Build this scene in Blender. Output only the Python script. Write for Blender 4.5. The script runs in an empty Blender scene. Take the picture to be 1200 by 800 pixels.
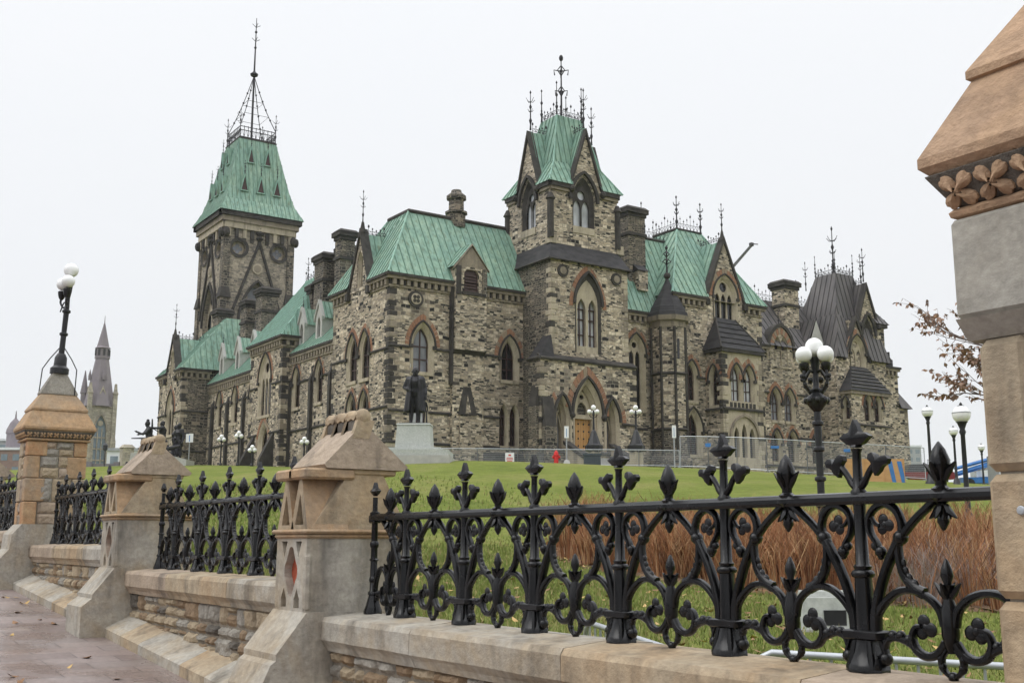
import bpy, math, random
import numpy as np
from mathutils import Vector, Matrix
from mathutils.geometry import tessellate_polygon

random.seed(7)
SC = bpy.context.scene
COL = SC.collection
R_ = math.radians

# ------------------------------------------------------------------ camera
cam_data = bpy.data.cameras.new('camera')
cam = bpy.data.objects.new('camera', cam_data)
COL.objects.link(cam)
SC.camera = cam
cam_data.sensor_width = 36.0
cam_data.lens = 39.11
cam_data.clip_start = 0.05
cam_data.clip_end = 6000
_p, _r, _a = R_(10.248), R_(0.08), R_(33.91)
_fw = Vector((-math.cos(_a), math.sin(_a), 0)); _rt = Vector((math.sin(_a), math.cos(_a), 0)); _up = Vector((0, 0, 1))
_F = _fw * math.cos(_p) + _up * math.sin(_p)
_U = _up * math.cos(_p) - _fw * math.sin(_p)
_R = _rt * math.cos(_r) + _U * math.sin(_r)
_U2 = _U * math.cos(_r) - _rt * math.sin(_r)
_m = Matrix((( _R.x, _U2.x, -_F.x, 0), (_R.y, _U2.y, -_F.y, 0), (_R.z, _U2.z, -_F.z, 1.6), (0, 0, 0, 1)))
cam.matrix_world = _m

# ------------------------------------------------------------------ world, sun, exposure
world = bpy.data.worlds.new('World')
SC.world = world
world.use_nodes = True
wn = world.node_tree; wn.nodes.clear()
w_out = wn.nodes.new('ShaderNodeOutputWorld')
w_bg = wn.nodes.new('ShaderNodeBackground')
w_sky = wn.nodes.new('ShaderNodeTexSky')
w_sky.sky_type = 'NISHITA'; w_sky.sun_disc = False
SUN_EL, SUN_AZ = R_(48), R_(205)
w_sky.sun_elevation = SUN_EL; w_sky.sun_rotation = SUN_AZ
w_sky.air_density = 1.0; w_sky.dust_density = 3.0
w_bw = wn.nodes.new('ShaderNodeRGBToBW')
w_mul = wn.nodes.new('ShaderNodeMix'); w_mul.data_type = 'RGBA'
w_mul.inputs[0].default_value = 0.90            # thick even cloud over the clear sky
CL = 9.35
w_cl = wn.nodes.new('ShaderNodeMix'); w_cl.data_type = 'RGBA'
w_cl.inputs[6].default_value = (CL * .955, CL * .985, CL * 1.03, 1)
w_cl.inputs[7].default_value = (CL * 1.0, CL * 1.01, CL * 1.035, 1)
w_tc = wn.nodes.new('ShaderNodeTexCoord')
w_map = wn.nodes.new('ShaderNodeMapping'); w_map.inputs['Scale'].default_value = (1, 1, 3)
w_noise = wn.nodes.new('ShaderNodeTexNoise'); w_noise.inputs['Scale'].default_value = 1.6; w_noise.inputs['Detail'].default_value = 4
wl = wn.links
wl.new(w_tc.outputs['Generated'], w_map.inputs[0]); wl.new(w_map.outputs[0], w_noise.inputs['Vector'])
wl.new(w_noise.outputs['Fac'], w_cl.inputs[0])
wl.new(w_sky.outputs[0], w_bw.inputs[0]); wl.new(w_bw.outputs[0], w_mul.inputs[6]); wl.new(w_cl.outputs[2], w_mul.inputs[7])
# an overcast sky is brighter overhead than at the horizon
w_sep = wn.nodes.new('ShaderNodeSeparateXYZ'); wl.new(w_tc.outputs['Generated'], w_sep.inputs[0])
w_gr = wn.nodes.new('ShaderNodeValToRGB')
while len(w_gr.color_ramp.elements) < 5: w_gr.color_ramp.elements.new(.5)
for e_, (q_, c_) in zip(w_gr.color_ramp.elements, ((0, .318), (.25, .352), (.46, .375), (.62, .62), (1, .95))): e_.position = q_; e_.color = (c_, c_, c_, 1)
wl.new(w_sep.outputs['Z'], w_gr.inputs[0])
w_g2 = wn.nodes.new('ShaderNodeMath'); w_g2.operation = 'MULTIPLY'; w_g2.inputs[1].default_value = 2.98; wl.new(w_gr.outputs[0], w_g2.inputs[0])
w_sc = wn.nodes.new('ShaderNodeVectorMath'); w_sc.operation = 'SCALE'; wl.new(w_mul.outputs[2], w_sc.inputs[0]); wl.new(w_g2.outputs[0], w_sc.inputs['Scale'])
wl.new(w_sc.outputs[0], w_bg.inputs[0]); wl.new(w_bg.outputs[0], w_out.inputs[0])
w_bg.inputs[1].default_value = 0.10

sun_d = bpy.data.lights.new('sun', 'SUN'); sun_d.energy = 0.7; sun_d.angle = R_(35); sun_d.color = (1.0, .97, .92)
sun = bpy.data.objects.new('sun', sun_d); COL.objects.link(sun)
# the sky's sun_rotation turns clockwise from +Y; same direction for the lamp
_sd = Vector((math.sin(SUN_AZ) * math.cos(SUN_EL), math.cos(SUN_AZ) * math.cos(SUN_EL), math.sin(SUN_EL)))
sun.rotation_euler = _sd.to_track_quat('Z', 'Y').to_euler()
SC.view_settings.view_transform = 'Standard'; SC.view_settings.look = 'None'
SC.view_settings.exposure = 0.0; SC.view_settings.gamma = 1.0
SC.view_settings.use_curve_mapping = False
HAZE = 0.00016
SC.cycles.volume_bounces = 1
SC.cycles.max_bounces = 5; SC.cycles.diffuse_bounces = 3; SC.cycles.glossy_bounces = 3
SC.cycles.transparent_max_bounces = 8; SC.cycles.transmission_bounces = 3
SC.cycles.use_adaptive_sampling = True; SC.cycles.adaptive_threshold = 0.02
SC.cycles.caustics_reflective = False; SC.cycles.caustics_refractive = False

# ------------------------------------------------------------------ materials
MATS = {}
class N:
    """small node-tree writer"""
    def __init__(self, name):
        self.m = bpy.data.materials.new(name); self.m.use_nodes = True
        self.t = self.m.node_tree; self.t.nodes.clear()
        self.out = self.t.nodes.new('ShaderNodeOutputMaterial')
        self.b = self.t.nodes.new('ShaderNodeBsdfPrincipled')
        self.t.links.new(self.b.outputs[0], self.out.inputs[0])
        MATS[name] = self.m
    def n(self, typ, **kw):
        x = self.t.nodes.new(typ)
        for k, v in kw.items(): setattr(x, k, v)
        return x
    def l(self, a, b): self.t.links.new(a, b)
    def val(self, sock, v):
        if hasattr(v, 'links') or hasattr(v, 'is_linked'): self.l(v, sock)
        else: sock.default_value = v
    def math(self, op, a, b=0.0, c=None, clamp=False):
        x = self.n('ShaderNodeMath', operation=op); x.use_clamp = clamp
        self.val(x.inputs[0], a); self.val(x.inputs[1], b)
        if c is not None: self.val(x.inputs[2], c)
        return x.outputs[0]
    def mix(self, f, a, b, blend='MIX'):
        x = self.n('ShaderNodeMix', data_type='RGBA', blend_type=blend)
        self.val(x.inputs[0], f); self.val(x.inputs[6], a); self.val(x.inputs[7], b)
        return x.outputs[2]
    def noise(self, vec, scale, detail=4, rough=.55, dist=0.0):
        x = self.n('ShaderNodeTexNoise'); x.inputs['Scale'].default_value = scale
        x.inputs['Detail'].default_value = detail; x.inputs['Roughness'].default_value = rough
        x.inputs['Distortion'].default_value = dist
        if vec is not None: self.l(vec, x.inputs['Vector'])
        return x.outputs['Fac']
    def ramp(self, f, stops, interp='LINEAR'):
        x = self.n('ShaderNodeValToRGB'); r = x.color_ramp; r.interpolation = interp
        while len(r.elements) < len(stops): r.elements.new(.5)
        for e, (p, c) in zip(r.elements, stops):
            e.position = p; e.color = c if len(c) == 4 else (*c, 1)
        self.l(f, x.inputs[0]); return x.outputs[0]
    def pos(self): return self.n('ShaderNodeNewGeometry').outputs['Position']
    def scaled(self, vec, s):
        x = self.n('ShaderNodeVectorMath', operation='MULTIPLY'); self.l(vec, x.inputs[0]); x.inputs[1].default_value = s
        return x.outputs[0]
    def wall_uv(self):
        """metres along the wall and height, for any upright face"""
        g = self.n('ShaderNodeNewGeometry')
        c = self.n('ShaderNodeVectorMath', operation='CROSS_PRODUCT'); self.l(g.outputs['True Normal'], c.inputs[0]); c.inputs[1].default_value = (0, 0, 1)
        ab = self.n('ShaderNodeVectorMath', operation='NORMALIZE'); self.l(c.outputs[0], ab.inputs[0])
        d = self.n('ShaderNodeVectorMath', operation='DOT_PRODUCT'); self.l(ab.outputs[0], d.inputs[0]); self.l(g.outputs['Position'], d.inputs[1])
        s = self.n('ShaderNodeSeparateXYZ'); self.l(g.outputs['Position'], s.inputs[0])
        return d.outputs['Value'], s.outputs['Z'], g.outputs['Position']
    def vec(self, x, y, z=0.0):
        c = self.n('ShaderNodeCombineXYZ'); self.val(c.inputs[0], x); self.val(c.inputs[1], y); self.val(c.inputs[2], z); return c.outputs[0]
    def bump(self, h, strength, dist=.02, prev=None):
        x = self.n('ShaderNodeBump'); x.inputs['Strength'].default_value = strength; x.inputs['Distance'].default_value = dist
        self.l(h, x.inputs['Height'])
        if prev is not None: self.l(prev, x.inputs['Normal'])
        return x.outputs[0]
    def fin(self, col, rough=.8, normal=None, metal=0.0, spec=.4):
        self.val(self.b.inputs['Base Color'], col if not isinstance(col, tuple) or len(col) == 4 else (*col, 1))
        self.val(self.b.inputs['Roughness'], rough); self.val(self.b.inputs['Metallic'], metal)
        self.val(self.b.inputs['Specular IOR Level'], spec)
        if normal is not None: self.l(normal, self.b.inputs['Normal'])
        return self.m

def brick(k, vec, bw, bh, mortar, off=.5, sq=.72, sqf=3, smooth=.15):
    x = k.n('ShaderNodeTexBrick'); x.offset = off; x.squash = sq; x.squash_frequency = sqf; x.offset_frequency = 2
    k.l(vec, x.inputs['Vector'])
    x.inputs['Color1'].default_value = (0, 0, 0, 1); x.inputs['Color2'].default_value = (1, 1, 1, 1); x.inputs['Mortar'].default_value = (.5, .5, .5, 1)
    x.inputs['Scale'].default_value = 1; x.inputs['Mortar Size'].default_value = mortar; x.inputs['Mortar Smooth'].default_value = smooth
    x.inputs['Bias'].default_value = 0; x.inputs['Brick Width'].default_value = bw; x.inputs['Row Height'].default_value = bh
    return x.outputs['Color'], x.outputs['Fac']

def mk_rubble(name, palette, bw=.43, bh=.165, soot=.5, mortar=(.34, .30, .235)):
    k = N(name); u, v, P = k.wall_uv()
    wob = k.noise(P, .9, 2)
    wob2 = k.noise(P, 3.0, 2)
    u2 = k.math('ADD', u, k.math('MULTIPLY', wob2, .16))
    v2 = k.math('ADD', v, k.math('ADD', k.math('MULTIPLY', wob, .30), k.math('MULTIPLY', wob2, .10)))
    vec = k.vec(u2, v2)
    c1, f1 = brick(k, vec, bw, bh, .018)
    c2, f2 = brick(k, k.vec(k.math('ADD', u2, 3.3), k.math('ADD', v2, 1.7)), bw * 1.55, bh * 1.7, .02, sq=.6, sqf=2)
    c3, f3 = brick(k, k.vec(k.math('ADD', u2, 7.1), k.math('ADD', v2, .4)), bw * .7, bh * .62, .015, sq=1.3, sqf=2)
    vo = k.n('ShaderNodeTexVoronoi'); vo.inputs['Scale'].default_value = .8; k.l(k.vec(u2, k.math('MULTIPLY', v2, 1.7)), vo.inputs['Vector'])
    sv = k.n('ShaderNodeSeparateColor'); k.l(vo.outputs['Color'], sv.inputs[0])
    pk = k.math('GREATER_THAN', sv.outputs[0], .58); pk3 = k.math('GREATER_THAN', sv.outputs[1], .66)
    c = k.mix(pk, c1, c2); f = k.math('ADD', k.math('MULTIPLY', f1, k.math('SUBTRACT', 1, pk)), k.math('MULTIPLY', f2, pk))
    c = k.mix(pk3, c, c3); f = k.math('ADD', k.math('MULTIPLY', f, k.math('SUBTRACT', 1, pk3)), k.math('MULTIPLY', f3, pk3))
    col = k.ramp(c, palette, 'CONSTANT')
    fine = k.noise(P, 5, 5, .65); big = k.noise(P, .16, 3)
    col = k.mix(1.0, col, k.ramp(fine, [(.25, (.55, .55, .55)), (.75, (1.3, 1.3, 1.3))]), 'MULTIPLY')
    tone = k.ramp(big, [(.3, (.80, .78, .76)), (.7, (1.15, 1.12, 1.06))])
    col = k.mix(1.0, col, tone, 'MULTIPLY')
    st = k.noise(k.vec(k.math('MULTIPLY', u, .55), k.math('MULTIPLY', v, .09)), 1.0, 4, .6)
    stf = k.math('MULTIPLY', k.ramp(st, [(.52, (0, 0, 0)), (.72, (1, 1, 1))]), soot)
    col = k.mix(stf, col, (.035, .033, .031, 1))
    sg = k.noise(k.vec(k.math('MULTIPLY', u2, .8), k.math('MULTIPLY', v2, 1.5)), .9, 5, .75)
    sgf = k.math('MULTIPLY', k.ramp(sg, [(.56, (0, 0, 0)), (.64, (1, 1, 1))]), soot * 1.35, clamp=True)
    cs = k.n('ShaderNodeSeparateColor'); k.l(c, cs.inputs[0])
    col = k.mix(k.math('MULTIPLY', sgf, k.math('GREATER_THAN', cs.outputs[0], .38)), col, (.045, .043, .042, 1))
    col = k.mix(k.math('MULTIPLY', f, .8), col, (*mortar, 1))
    h = k.math('SUBTRACT', k.math('MULTIPLY', fine, .6), f)
    k.fin(col, .88, k.bump(h, .55, .06), spec=.25)

PAL_WALL = [(0, (.028, .027, .027)), (.11, (.47, .395, .305)), (.21, (.24, .205, .168)), (.31, (.59, .51, .41)), (.43, (.09, .08, .07)),
            (.51, (.51, .43, .33)), (.63, (.38, .32, .25)), (.76, (.69, .605, .49)), (.90, (.285, .25, .21))]
mk_rubble('rubble_wall', PAL_WALL)
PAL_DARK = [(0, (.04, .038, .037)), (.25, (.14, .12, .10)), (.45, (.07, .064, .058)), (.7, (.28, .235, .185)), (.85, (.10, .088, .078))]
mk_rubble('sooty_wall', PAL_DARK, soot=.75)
PAL_TOWER = [(0, (.15, .138, .125)), (.15, (.30, .265, .22)), (.35, (.21, .188, .16)), (.5, (.38, .33, .27)), (.66, (.26, .23, .195)), (.82, (.43, .375, .30))]
mk_rubble('tower_wall', PAL_TOWER, soot=.6)
mk_rubble('plinth_stone', [(0, (.06, .06, .06)), (.3, (.11, .108, .105)), (.6, (.085, .083, .08)), (.8, (.15, .145, .14))], bw=.9, bh=.42, soot=.35, mortar=(.2, .2, .19))
mk_rubble('church_wall', [(0, (.34, .31, .26)), (.4, (.42, .38, .31)), (.7, (.28, .26, .22))], bw=1.2, bh=.6, soot=.2)

def mk_dressed(name, base, var, soot=.35, sc=1.0, block=None, bump=.25, patch=None):
    k = N(name); u, v, P = k.wall_uv()
    n1 = k.noise(P, 1.3 * sc, 5, .6); n2 = k.noise(P, 14 * sc, 4, .65)
    col = k.ramp(n1, [(.28, base), (.72, var)])
    if patch:
        n4 = k.noise(k.scaled(P, (1.0, 1.0, .7)), .9 * sc, 4, .7, .8)
        col = k.mix(k.math('MULTIPLY', k.ramp(n4, [(.42, (0, 0, 0)), (.62, (1, 1, 1))]), .75), col, (*patch, 1))
        n5 = k.noise(k.scaled(P, (1.0, 1.0, 2.2)), 2.6 * sc, 3, .6)
        col = k.mix(.5, col, k.mix(1.0, col, k.ramp(n5, [(.3, (.74, .72, .70)), (.7, (1.22, 1.2, 1.16))]), 'MULTIPLY'))
    st = k.noise(k.scaled(P, (1.1 * sc, 1.1 * sc, .22 * sc)), 2.0, 4, .62)
    col = k.mix(k.math('MULTIPLY', k.ramp(st, [(.5, (0, 0, 0)), (.70, (1, 1, 1))]), soot), col, (.05, .046, .042, 1))
    col = k.mix(1.0, col, k.ramp(n2, [(.2, (.72, .72, .72)), (.8, (1.2, 1.2, 1.2))]), 'MULTIPLY')
    h = n2
    if block:
        c, f = brick(k, k.vec(u, v), block[0], block[1], .006, sq=1)
        col = k.mix(.35, col, k.mix(1.0, col, k.ramp(c, [(0, (.6, .6, .62)), (1, (1.35, 1.3, 1.2))]), 'MULTIPLY'))
        col = k.mix(k.math('MULTIPLY', f, .6), col, (.09, .08, .07, 1)); h = k.math('SUBTRACT', n2, f)
    n9 = k.noise(P, 70 * sc, 3, .7); n8 = k.noise(P, 5 * sc, 5, .7)
    k.fin(col, .85, k.bump(n9, bump * .9, .004, k.bump(h, bump, .02, k.bump(n8, bump, .03))), spec=.22)
mk_dressed('buff_stone', (.50, .43, .325), (.38, .325, .245), .5)
mk_dressed('dark_stone', (.030, .028, .027), (.085, .076, .067), .5)
mk_dressed('cornice_stone', (.32, .27, .205), (.22, .185, .145), .55)
mk_dressed('red_voussoir', (.27, .135, .085), (.34, .19, .12), .25)
mk_dressed('brown_voussoir', (.26, .20, .14), (.33, .26, .19), .35)
mk_dressed('slab_granite', (.40, .42, .39), (.50, .51, .48), .05, 1.0, bump=.08)
mk_dressed('pale_stone', (.50, .49, .46), (.42, .41, .38), .1, 1.0)
# fence piers, near the camera
mk_dressed('grey_sandstone', (.43, .405, .355), (.35, .325, .28), .55, 1.6, bump=.35, patch=(.36, .29, .20))
mk_dressed('orange_sandstone', (.46, .29, .155), (.37, .265, .17), .35, 1.8, bump=.35, patch=(.33, .27, .20))
mk_dressed('tan_sandstone', (.43, .355, .255), (.34, .28, .20), .65, 1.7, bump=.35, patch=(.40, .29, .18))
mk_dressed('rust_sandstone', (.44, .21, .10), (.40, .28, .165), .2, 2.2, bump=.35, patch=(.46, .33, .20))
mk_dressed('pink_sandstone', (.43, .345, .265), (.37, .305, .245), .6, 1.5, bump=.45, patch=(.34, .27, .20))
mk_dressed('cap_sandstone', (.44, .29, .185), (.36, .25, .17), .25, 1.8, bump=.45, patch=(.46, .31, .19))
mk_dressed('plain_sandstone', (.40, .385, .345), (.345, .33, .29), .18, 2.4, bump=.16, patch=(.36, .335, .285))
mk_dressed('red_inset', (.42, .10, .05), (.33, .08, .045), .05, 3)
mk_dressed('rock_buff', (.48, .39, .27), (.34, .27, .185), .35, 3.2, bump=.6)
mk_dressed('rock_brown', (.35, .25, .155), (.23, .165, .11), .35, 3.2, bump=.6)
mk_dressed('rock_grey', (.40, .37, .32), (.27, .25, .215), .4, 3.2, bump=.6)
mk_dressed('rock_dark', (.19, .17, .145), (.10, .088, .075), .5, 3.2, bump=.6)
mk_dressed('mortar', (.27, .235, .185), (.19, .165, .13), .3, 4)

def mk_copper(name, a, b, c):
    k = N(name); P = k.pos()
    n1 = k.noise(k.scaled(P, (1.9, 1.9, .10)), 1.0, 5, .65); n2 = k.noise(P, .35, 4); n3 = k.noise(k.scaled(P, (5, 5, .5)), 1.0, 3, .6)
    col = k.ramp(n1, [(.3, a), (.5, b), (.68, c)])
    col = k.mix(k.math('MULTIPLY', k.ramp(n2, [(.45, (0, 0, 0)), (.7, (1, 1, 1))]), .35), col, (.17, .30, .27, 1))
    col = k.mix(1.0, col, k.ramp(n3, [(.25, (.58, .60, .60)), (.5, (.98, .98, .98)), (.75, (1.22, 1.2, 1.2))]), 'MULTIPLY')
    dk = k.noise(k.scaled(P, (2.4, 2.4, .2)), 1.3, 3)
    col = k.mix(k.math('MULTIPLY', k.ramp(dk, [(.56, (0, 0, 0)), (.70, (1, 1, 1))]), .55), col, (.12, .14, .07, 1))
    k.fin(col, .62, spec=.35)
mk_copper('copper_roof', (.155, .275, .215), (.225, .355, .27), (.29, .41, .30))
mk_copper('copper_pale', (.21, .37, .30), (.25, .42, .33), (.27, .40, .34))

def simple(name, a, b, scale=4, rough=.6, metal=0, spec=.4, bump=0, st=(1, 1, 1)):
    k = N(name); P = k.scaled(k.pos(), st); n = k.noise(P, scale, 5, .6)
    k.fin(k.ramp(n, [(.3, a), (.7, b)]), rough, k.bump(n, bump, .01) if bump else None, metal, spec)
simple('copper_seam', (.085, .17, .125), (.12, .22, .16), 2)
simple('slate', (.022, .021, .023), (.055, .052, .053), 1.2, .65, spec=.18, bump=.2, st=(1, 1, 2.5))
simple('lead_roof', (.06, .055, .056), (.125, .112, .108), 1.0, .5, st=(2, 2, .2))
simple('lead_seam', (.03, .028, .028), (.05, .047, .046), 3, .5)
k = N('cast_iron'); P = k.pos(); n = k.noise(P, 30, 4, .6); n2 = k.noise(P, 6, 3)
k.fin(k.ramp(n2, [(.3, (.003, .003, .0035)), (.7, (.007, .007, .008))]), k.ramp(n2, [(.3, (.17, .17, .17)), (.7, (.34, .34, .34))]), k.bump(n, .16, .003), 0.0, .34)
simple('roof_iron', (.012, .011, .014), (.026, .022, .027), 3, .6)
simple('bronze', (.010, .010, .012), (.026, .025, .028), 2, .45, 0, .3, bump=.1)
simple('lamp_black', (.010, .010, .011), (.02, .02, .022), 6, .4)
simple('oak_door', (.42, .22, .075), (.52, .29, .11), 3, .5, st=(6, 6, .6))
simple('window_frame_paint', (.045, .022, .02), (.06, .03, .026), 3, .5)
simple('galvanised', (.38, .40, .42), (.48, .50, .52), 5, .42, .5)
simple('galvanised_dull', (.30, .31, .33), (.40, .41, .43), 5, .55, .2)
simple('hydrant_red', (.50, .012, .012), (.62, .02, .018), 4, .4)
simple('bin_slate', (.055, .07, .085), (.075, .09, .105), 4, .6)
simple('concrete', (.36, .35, .33), (.46, .45, .42), 3, .9, bump=.15)
simple('sign_white', (.75, .75, .76), (.82, .82, .83), 3, .4)
simple('sign_red', (.55, .04, .03), (.6, .05, .04), 3, .4)
simple('sign_blue', (.04, .16, .42), (.05, .2, .5), 3, .4)
simple('plywood', (.46, .25, .10), (.56, .33, .15), 1.2, .7, st=(1, 1, 5))
simple('car_red', (.16, .012, .014), (.20, .016, .018), 2, .3)
simple('blue_paint', (.02, .13, .38), (.035, .18, .48), 2, .35)
simple('rubber', (.012, .012, .012), (.02, .02, .02), 6, .8)
simple('leaf_brown', (.17, .085, .04), (.27, .15, .07), 9, .8)
simple('leaf_faded', (.27, .17, .125), (.38, .25, .18), 9, .8)
simple('leaf_gold', (.40, .25, .08), (.50, .35, .15), 9, .8)
simple('bark', (.07, .055, .045), (.13, .105, .085), 8, .9, bump=.4)
simple('church_slate', (.16, .135, .15), (.21, .18, .19), .4, .7)
simple('city_brick', (.20, .13, .11), (.26, .17, .14), 1, .85)
simple('city_grey', (.28, .29, .31), (.36, .37, .38), 1, .8)
simple('city_white', (.62, .64, .67), (.72, .73, .76), 1, .7)
simple('city_purple', (.16, .145, .16), (.20, .18, .19), 1, .85)
simple('city_glass', (.12, .16, .19), (.2, .25, .29), .6, .25)
simple('crane_steel', (.10, .10, .105), (.15, .15, .155), .5, .6)
simple('twig', (.13, .10, .09), (.18, .14, .12), 8, .9)
for nm, c, rg in (('glass_dark', (.012, .011, .012), .09), ('glass_grey', (.16, .165, .18), .12), ('glass_sky_pale', (.42, .43, .45), .25), ('car_glass', (.02, .022, .025), .08)):  # grey and pale panes have reflected sky painted into their base colour
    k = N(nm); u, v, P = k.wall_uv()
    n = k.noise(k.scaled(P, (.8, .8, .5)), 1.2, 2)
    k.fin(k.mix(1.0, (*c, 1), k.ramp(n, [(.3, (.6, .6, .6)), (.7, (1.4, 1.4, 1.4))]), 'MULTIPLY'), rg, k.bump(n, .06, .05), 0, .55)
k = N('globe_glass'); n = k.noise(k.pos(), 3, 2)
k.fin(k.ramp(n, [(.3, (.82, .82, .80)), (.7, (.90, .90, .89))]), .25, spec=.5)
k.b.inputs['Subsurface Weight'].default_value = .3; k.b.inputs['Subsurface Radius'].default_value = (.1, .1, .1)
# temporary mesh fencing: a wire pattern with real gaps
k = N('wire_mesh'); u, v, P = k.wall_uv()
fu = k.math('ABSOLUTE', k.math('SUBTRACT', k.math('FRACT', k.math('MULTIPLY', u, 16)), .5))
fv = k.math('ABSOLUTE', k.math('SUBTRACT', k.math('FRACT', k.math('MULTIPLY', v, 8)), .5))
al = k.math('MAXIMUM', k.math('GREATER_THAN', fu, .445), k.math('GREATER_THAN', fv, .465))
k.fin((.42, .44, .47, 1), .5, metal=.3); k.l(al, k.b.inputs['Alpha'])

# lawn
k = N('lawn_grass'); P = k.pos()
a = k.noise(P, .22, 5, .6); b = k.noise(P, 2.2, 5, .7); c = k.noise(k.scaled(P, (1, 1, 1)), 22, 4, .75)
col = k.ramp(a, [(.3, (.13, .168, .034)), (.5, (.17, .205, .046)), (.7, (.225, .225, .078))])
col = k.mix(.75, col, k.mix(1.0, col, k.ramp(b, [(.25, (.62, .66, .55)), (.75, (1.35, 1.3, 1.3))]), 'MULTIPLY'))
col = k.mix(1.0, col, k.ramp(c, [(.25, (.55, .58, .5)), (.78, (1.4, 1.36, 1.3))]), 'MULTIPLY')
dead = k.noise(P, .9, 5, .75)
col = k.mix(k.math('MULTIPLY', k.ramp(dead, [(.58, (0, 0, 0)), (.72, (1, 1, 1))]), .55), col, (.26, .22, .10, 1))
k.fin(col, .95, k.bump(c, .9, .06, k.bump(b, .5, .12)), spec=.12)
simple('grass_blade', (.12, .165, .032), (.21, .245, .07), 1.5, .8, spec=.2)
simple('grass_blade_dry', (.28, .24, .10), (.36, .31, .15), 3, .9, spec=.1)
simple('stem_red', (.29, .13, .062), (.40, .20, .10), 3, .85, spec=.15)
simple('stem_tan', (.42, .25, .13), (.52, .34, .19), 3, .85, spec=.15)
simple('stem_grey', (.24, .19, .165), (.33, .27, .24), 3, .85, spec=.15)
simple('stem_dark', (.11, .045, .025), (.17, .075, .04), 3, .85, spec=.15)
k = N('mulch'); P = k.pos(); n = k.noise(P, 9, 5, .7); n2 = k.noise(P, 40, 3, .7)
k.fin(k.mix(1.0, k.ramp(n, [(.3, (.08, .05, .03)), (.5, (.17, .105, .06)), (.72, (.30, .20, .10))]), k.ramp(n2, [(.3, (.6, .6, .6)), (.7, (1.3, 1.3, 1.3))]), 'MULTIPLY'), .95, k.bump(n, 1, .06))
# wet brick pavement
k = N('brick_paving'); P = k.pos()
wob = k.noise(P, 6, 2)
rot = k.n('ShaderNodeVectorRotate', rotation_type='Z_AXIS'); k.l(P, rot.inputs['Vector']); rot.inputs['Angle'].default_value = R_(90)
ba, bf = brick(k, rot.outputs[0], .62, .31, .006, sq=1, smooth=.2)
col = k.ramp(ba, [(0, (.185, .142, .130)), (.4, (.24, .186, .168)), (.7, (.21, .172, .160)), (1, (.27, .214, .190))])
n1 = k.noise(P, .8, 5, .6); n2 = k.noise(P, 25, 4, .7)
col = k.mix(1.0, col, k.ramp(n2, [(.25, (.68, .68, .68)), (.75, (1.25, 1.25, 1.25))]), 'MULTIPLY')
salt = k.ramp(k.noise(P, 1.1, 6, .7), [(.56, (0, 0, 0)), (.75, (1, 1, 1))])
col = k.mix(k.math('MULTIPLY', salt, .5), col, (.36, .33, .33, 1))
col = k.mix(k.math('MULTIPLY', bf, .7), col, (.06, .05, .048, 1))
wet = k.ramp(n1, [(.40, (.22, .22, .22)), (.62, (.62, .62, .62))])
h = k.math('SUBTRACT', k.math('MULTIPLY', n2, .25), bf)
k.fin(col, wet, k.bump(h, .45, .012), spec=.5)
simple('asphalt', (.045, .045, .047), (.065, .065, .067), 18, .85, bump=.3)
simple('far_ground', (.16, .16, .14), (.2, .2, .18), .2, .95)
M = MATS
# ------------------------------------------------------------------ objects and meshes
def V(*a): return Vector(a)
def thing(name, label, cat, loc, group=None, kind=None):
    o = bpy.data.objects.new(name, None); COL.objects.link(o); o.location = loc
    o.empty_display_size = .2
    o['label'] = label; o['category'] = cat
    if group: o['group'] = group
    return o
def tag(o, label, cat, group=None, kind=None):
    if label: o['label'] = label
    if cat: o['category'] = cat
    if group: o['group'] = group
    if kind: o['kind'] = kind
    return o
def copy_tree(o, loc=None, rz=None, parent=None):
    c = o.copy(); COL.objects.link(c)
    if parent is not None: c.parent = parent
    if loc is not None: c.location = loc
    if rz is not None: c.rotation_euler = (0, 0, rz)
    for ch in o.children: copy_tree(ch, parent=c)
    return c
def home(o):
    v = Vector((0, 0, 0))
    while o is not None:
        v += o.location; o = o.parent
    return v

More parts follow.
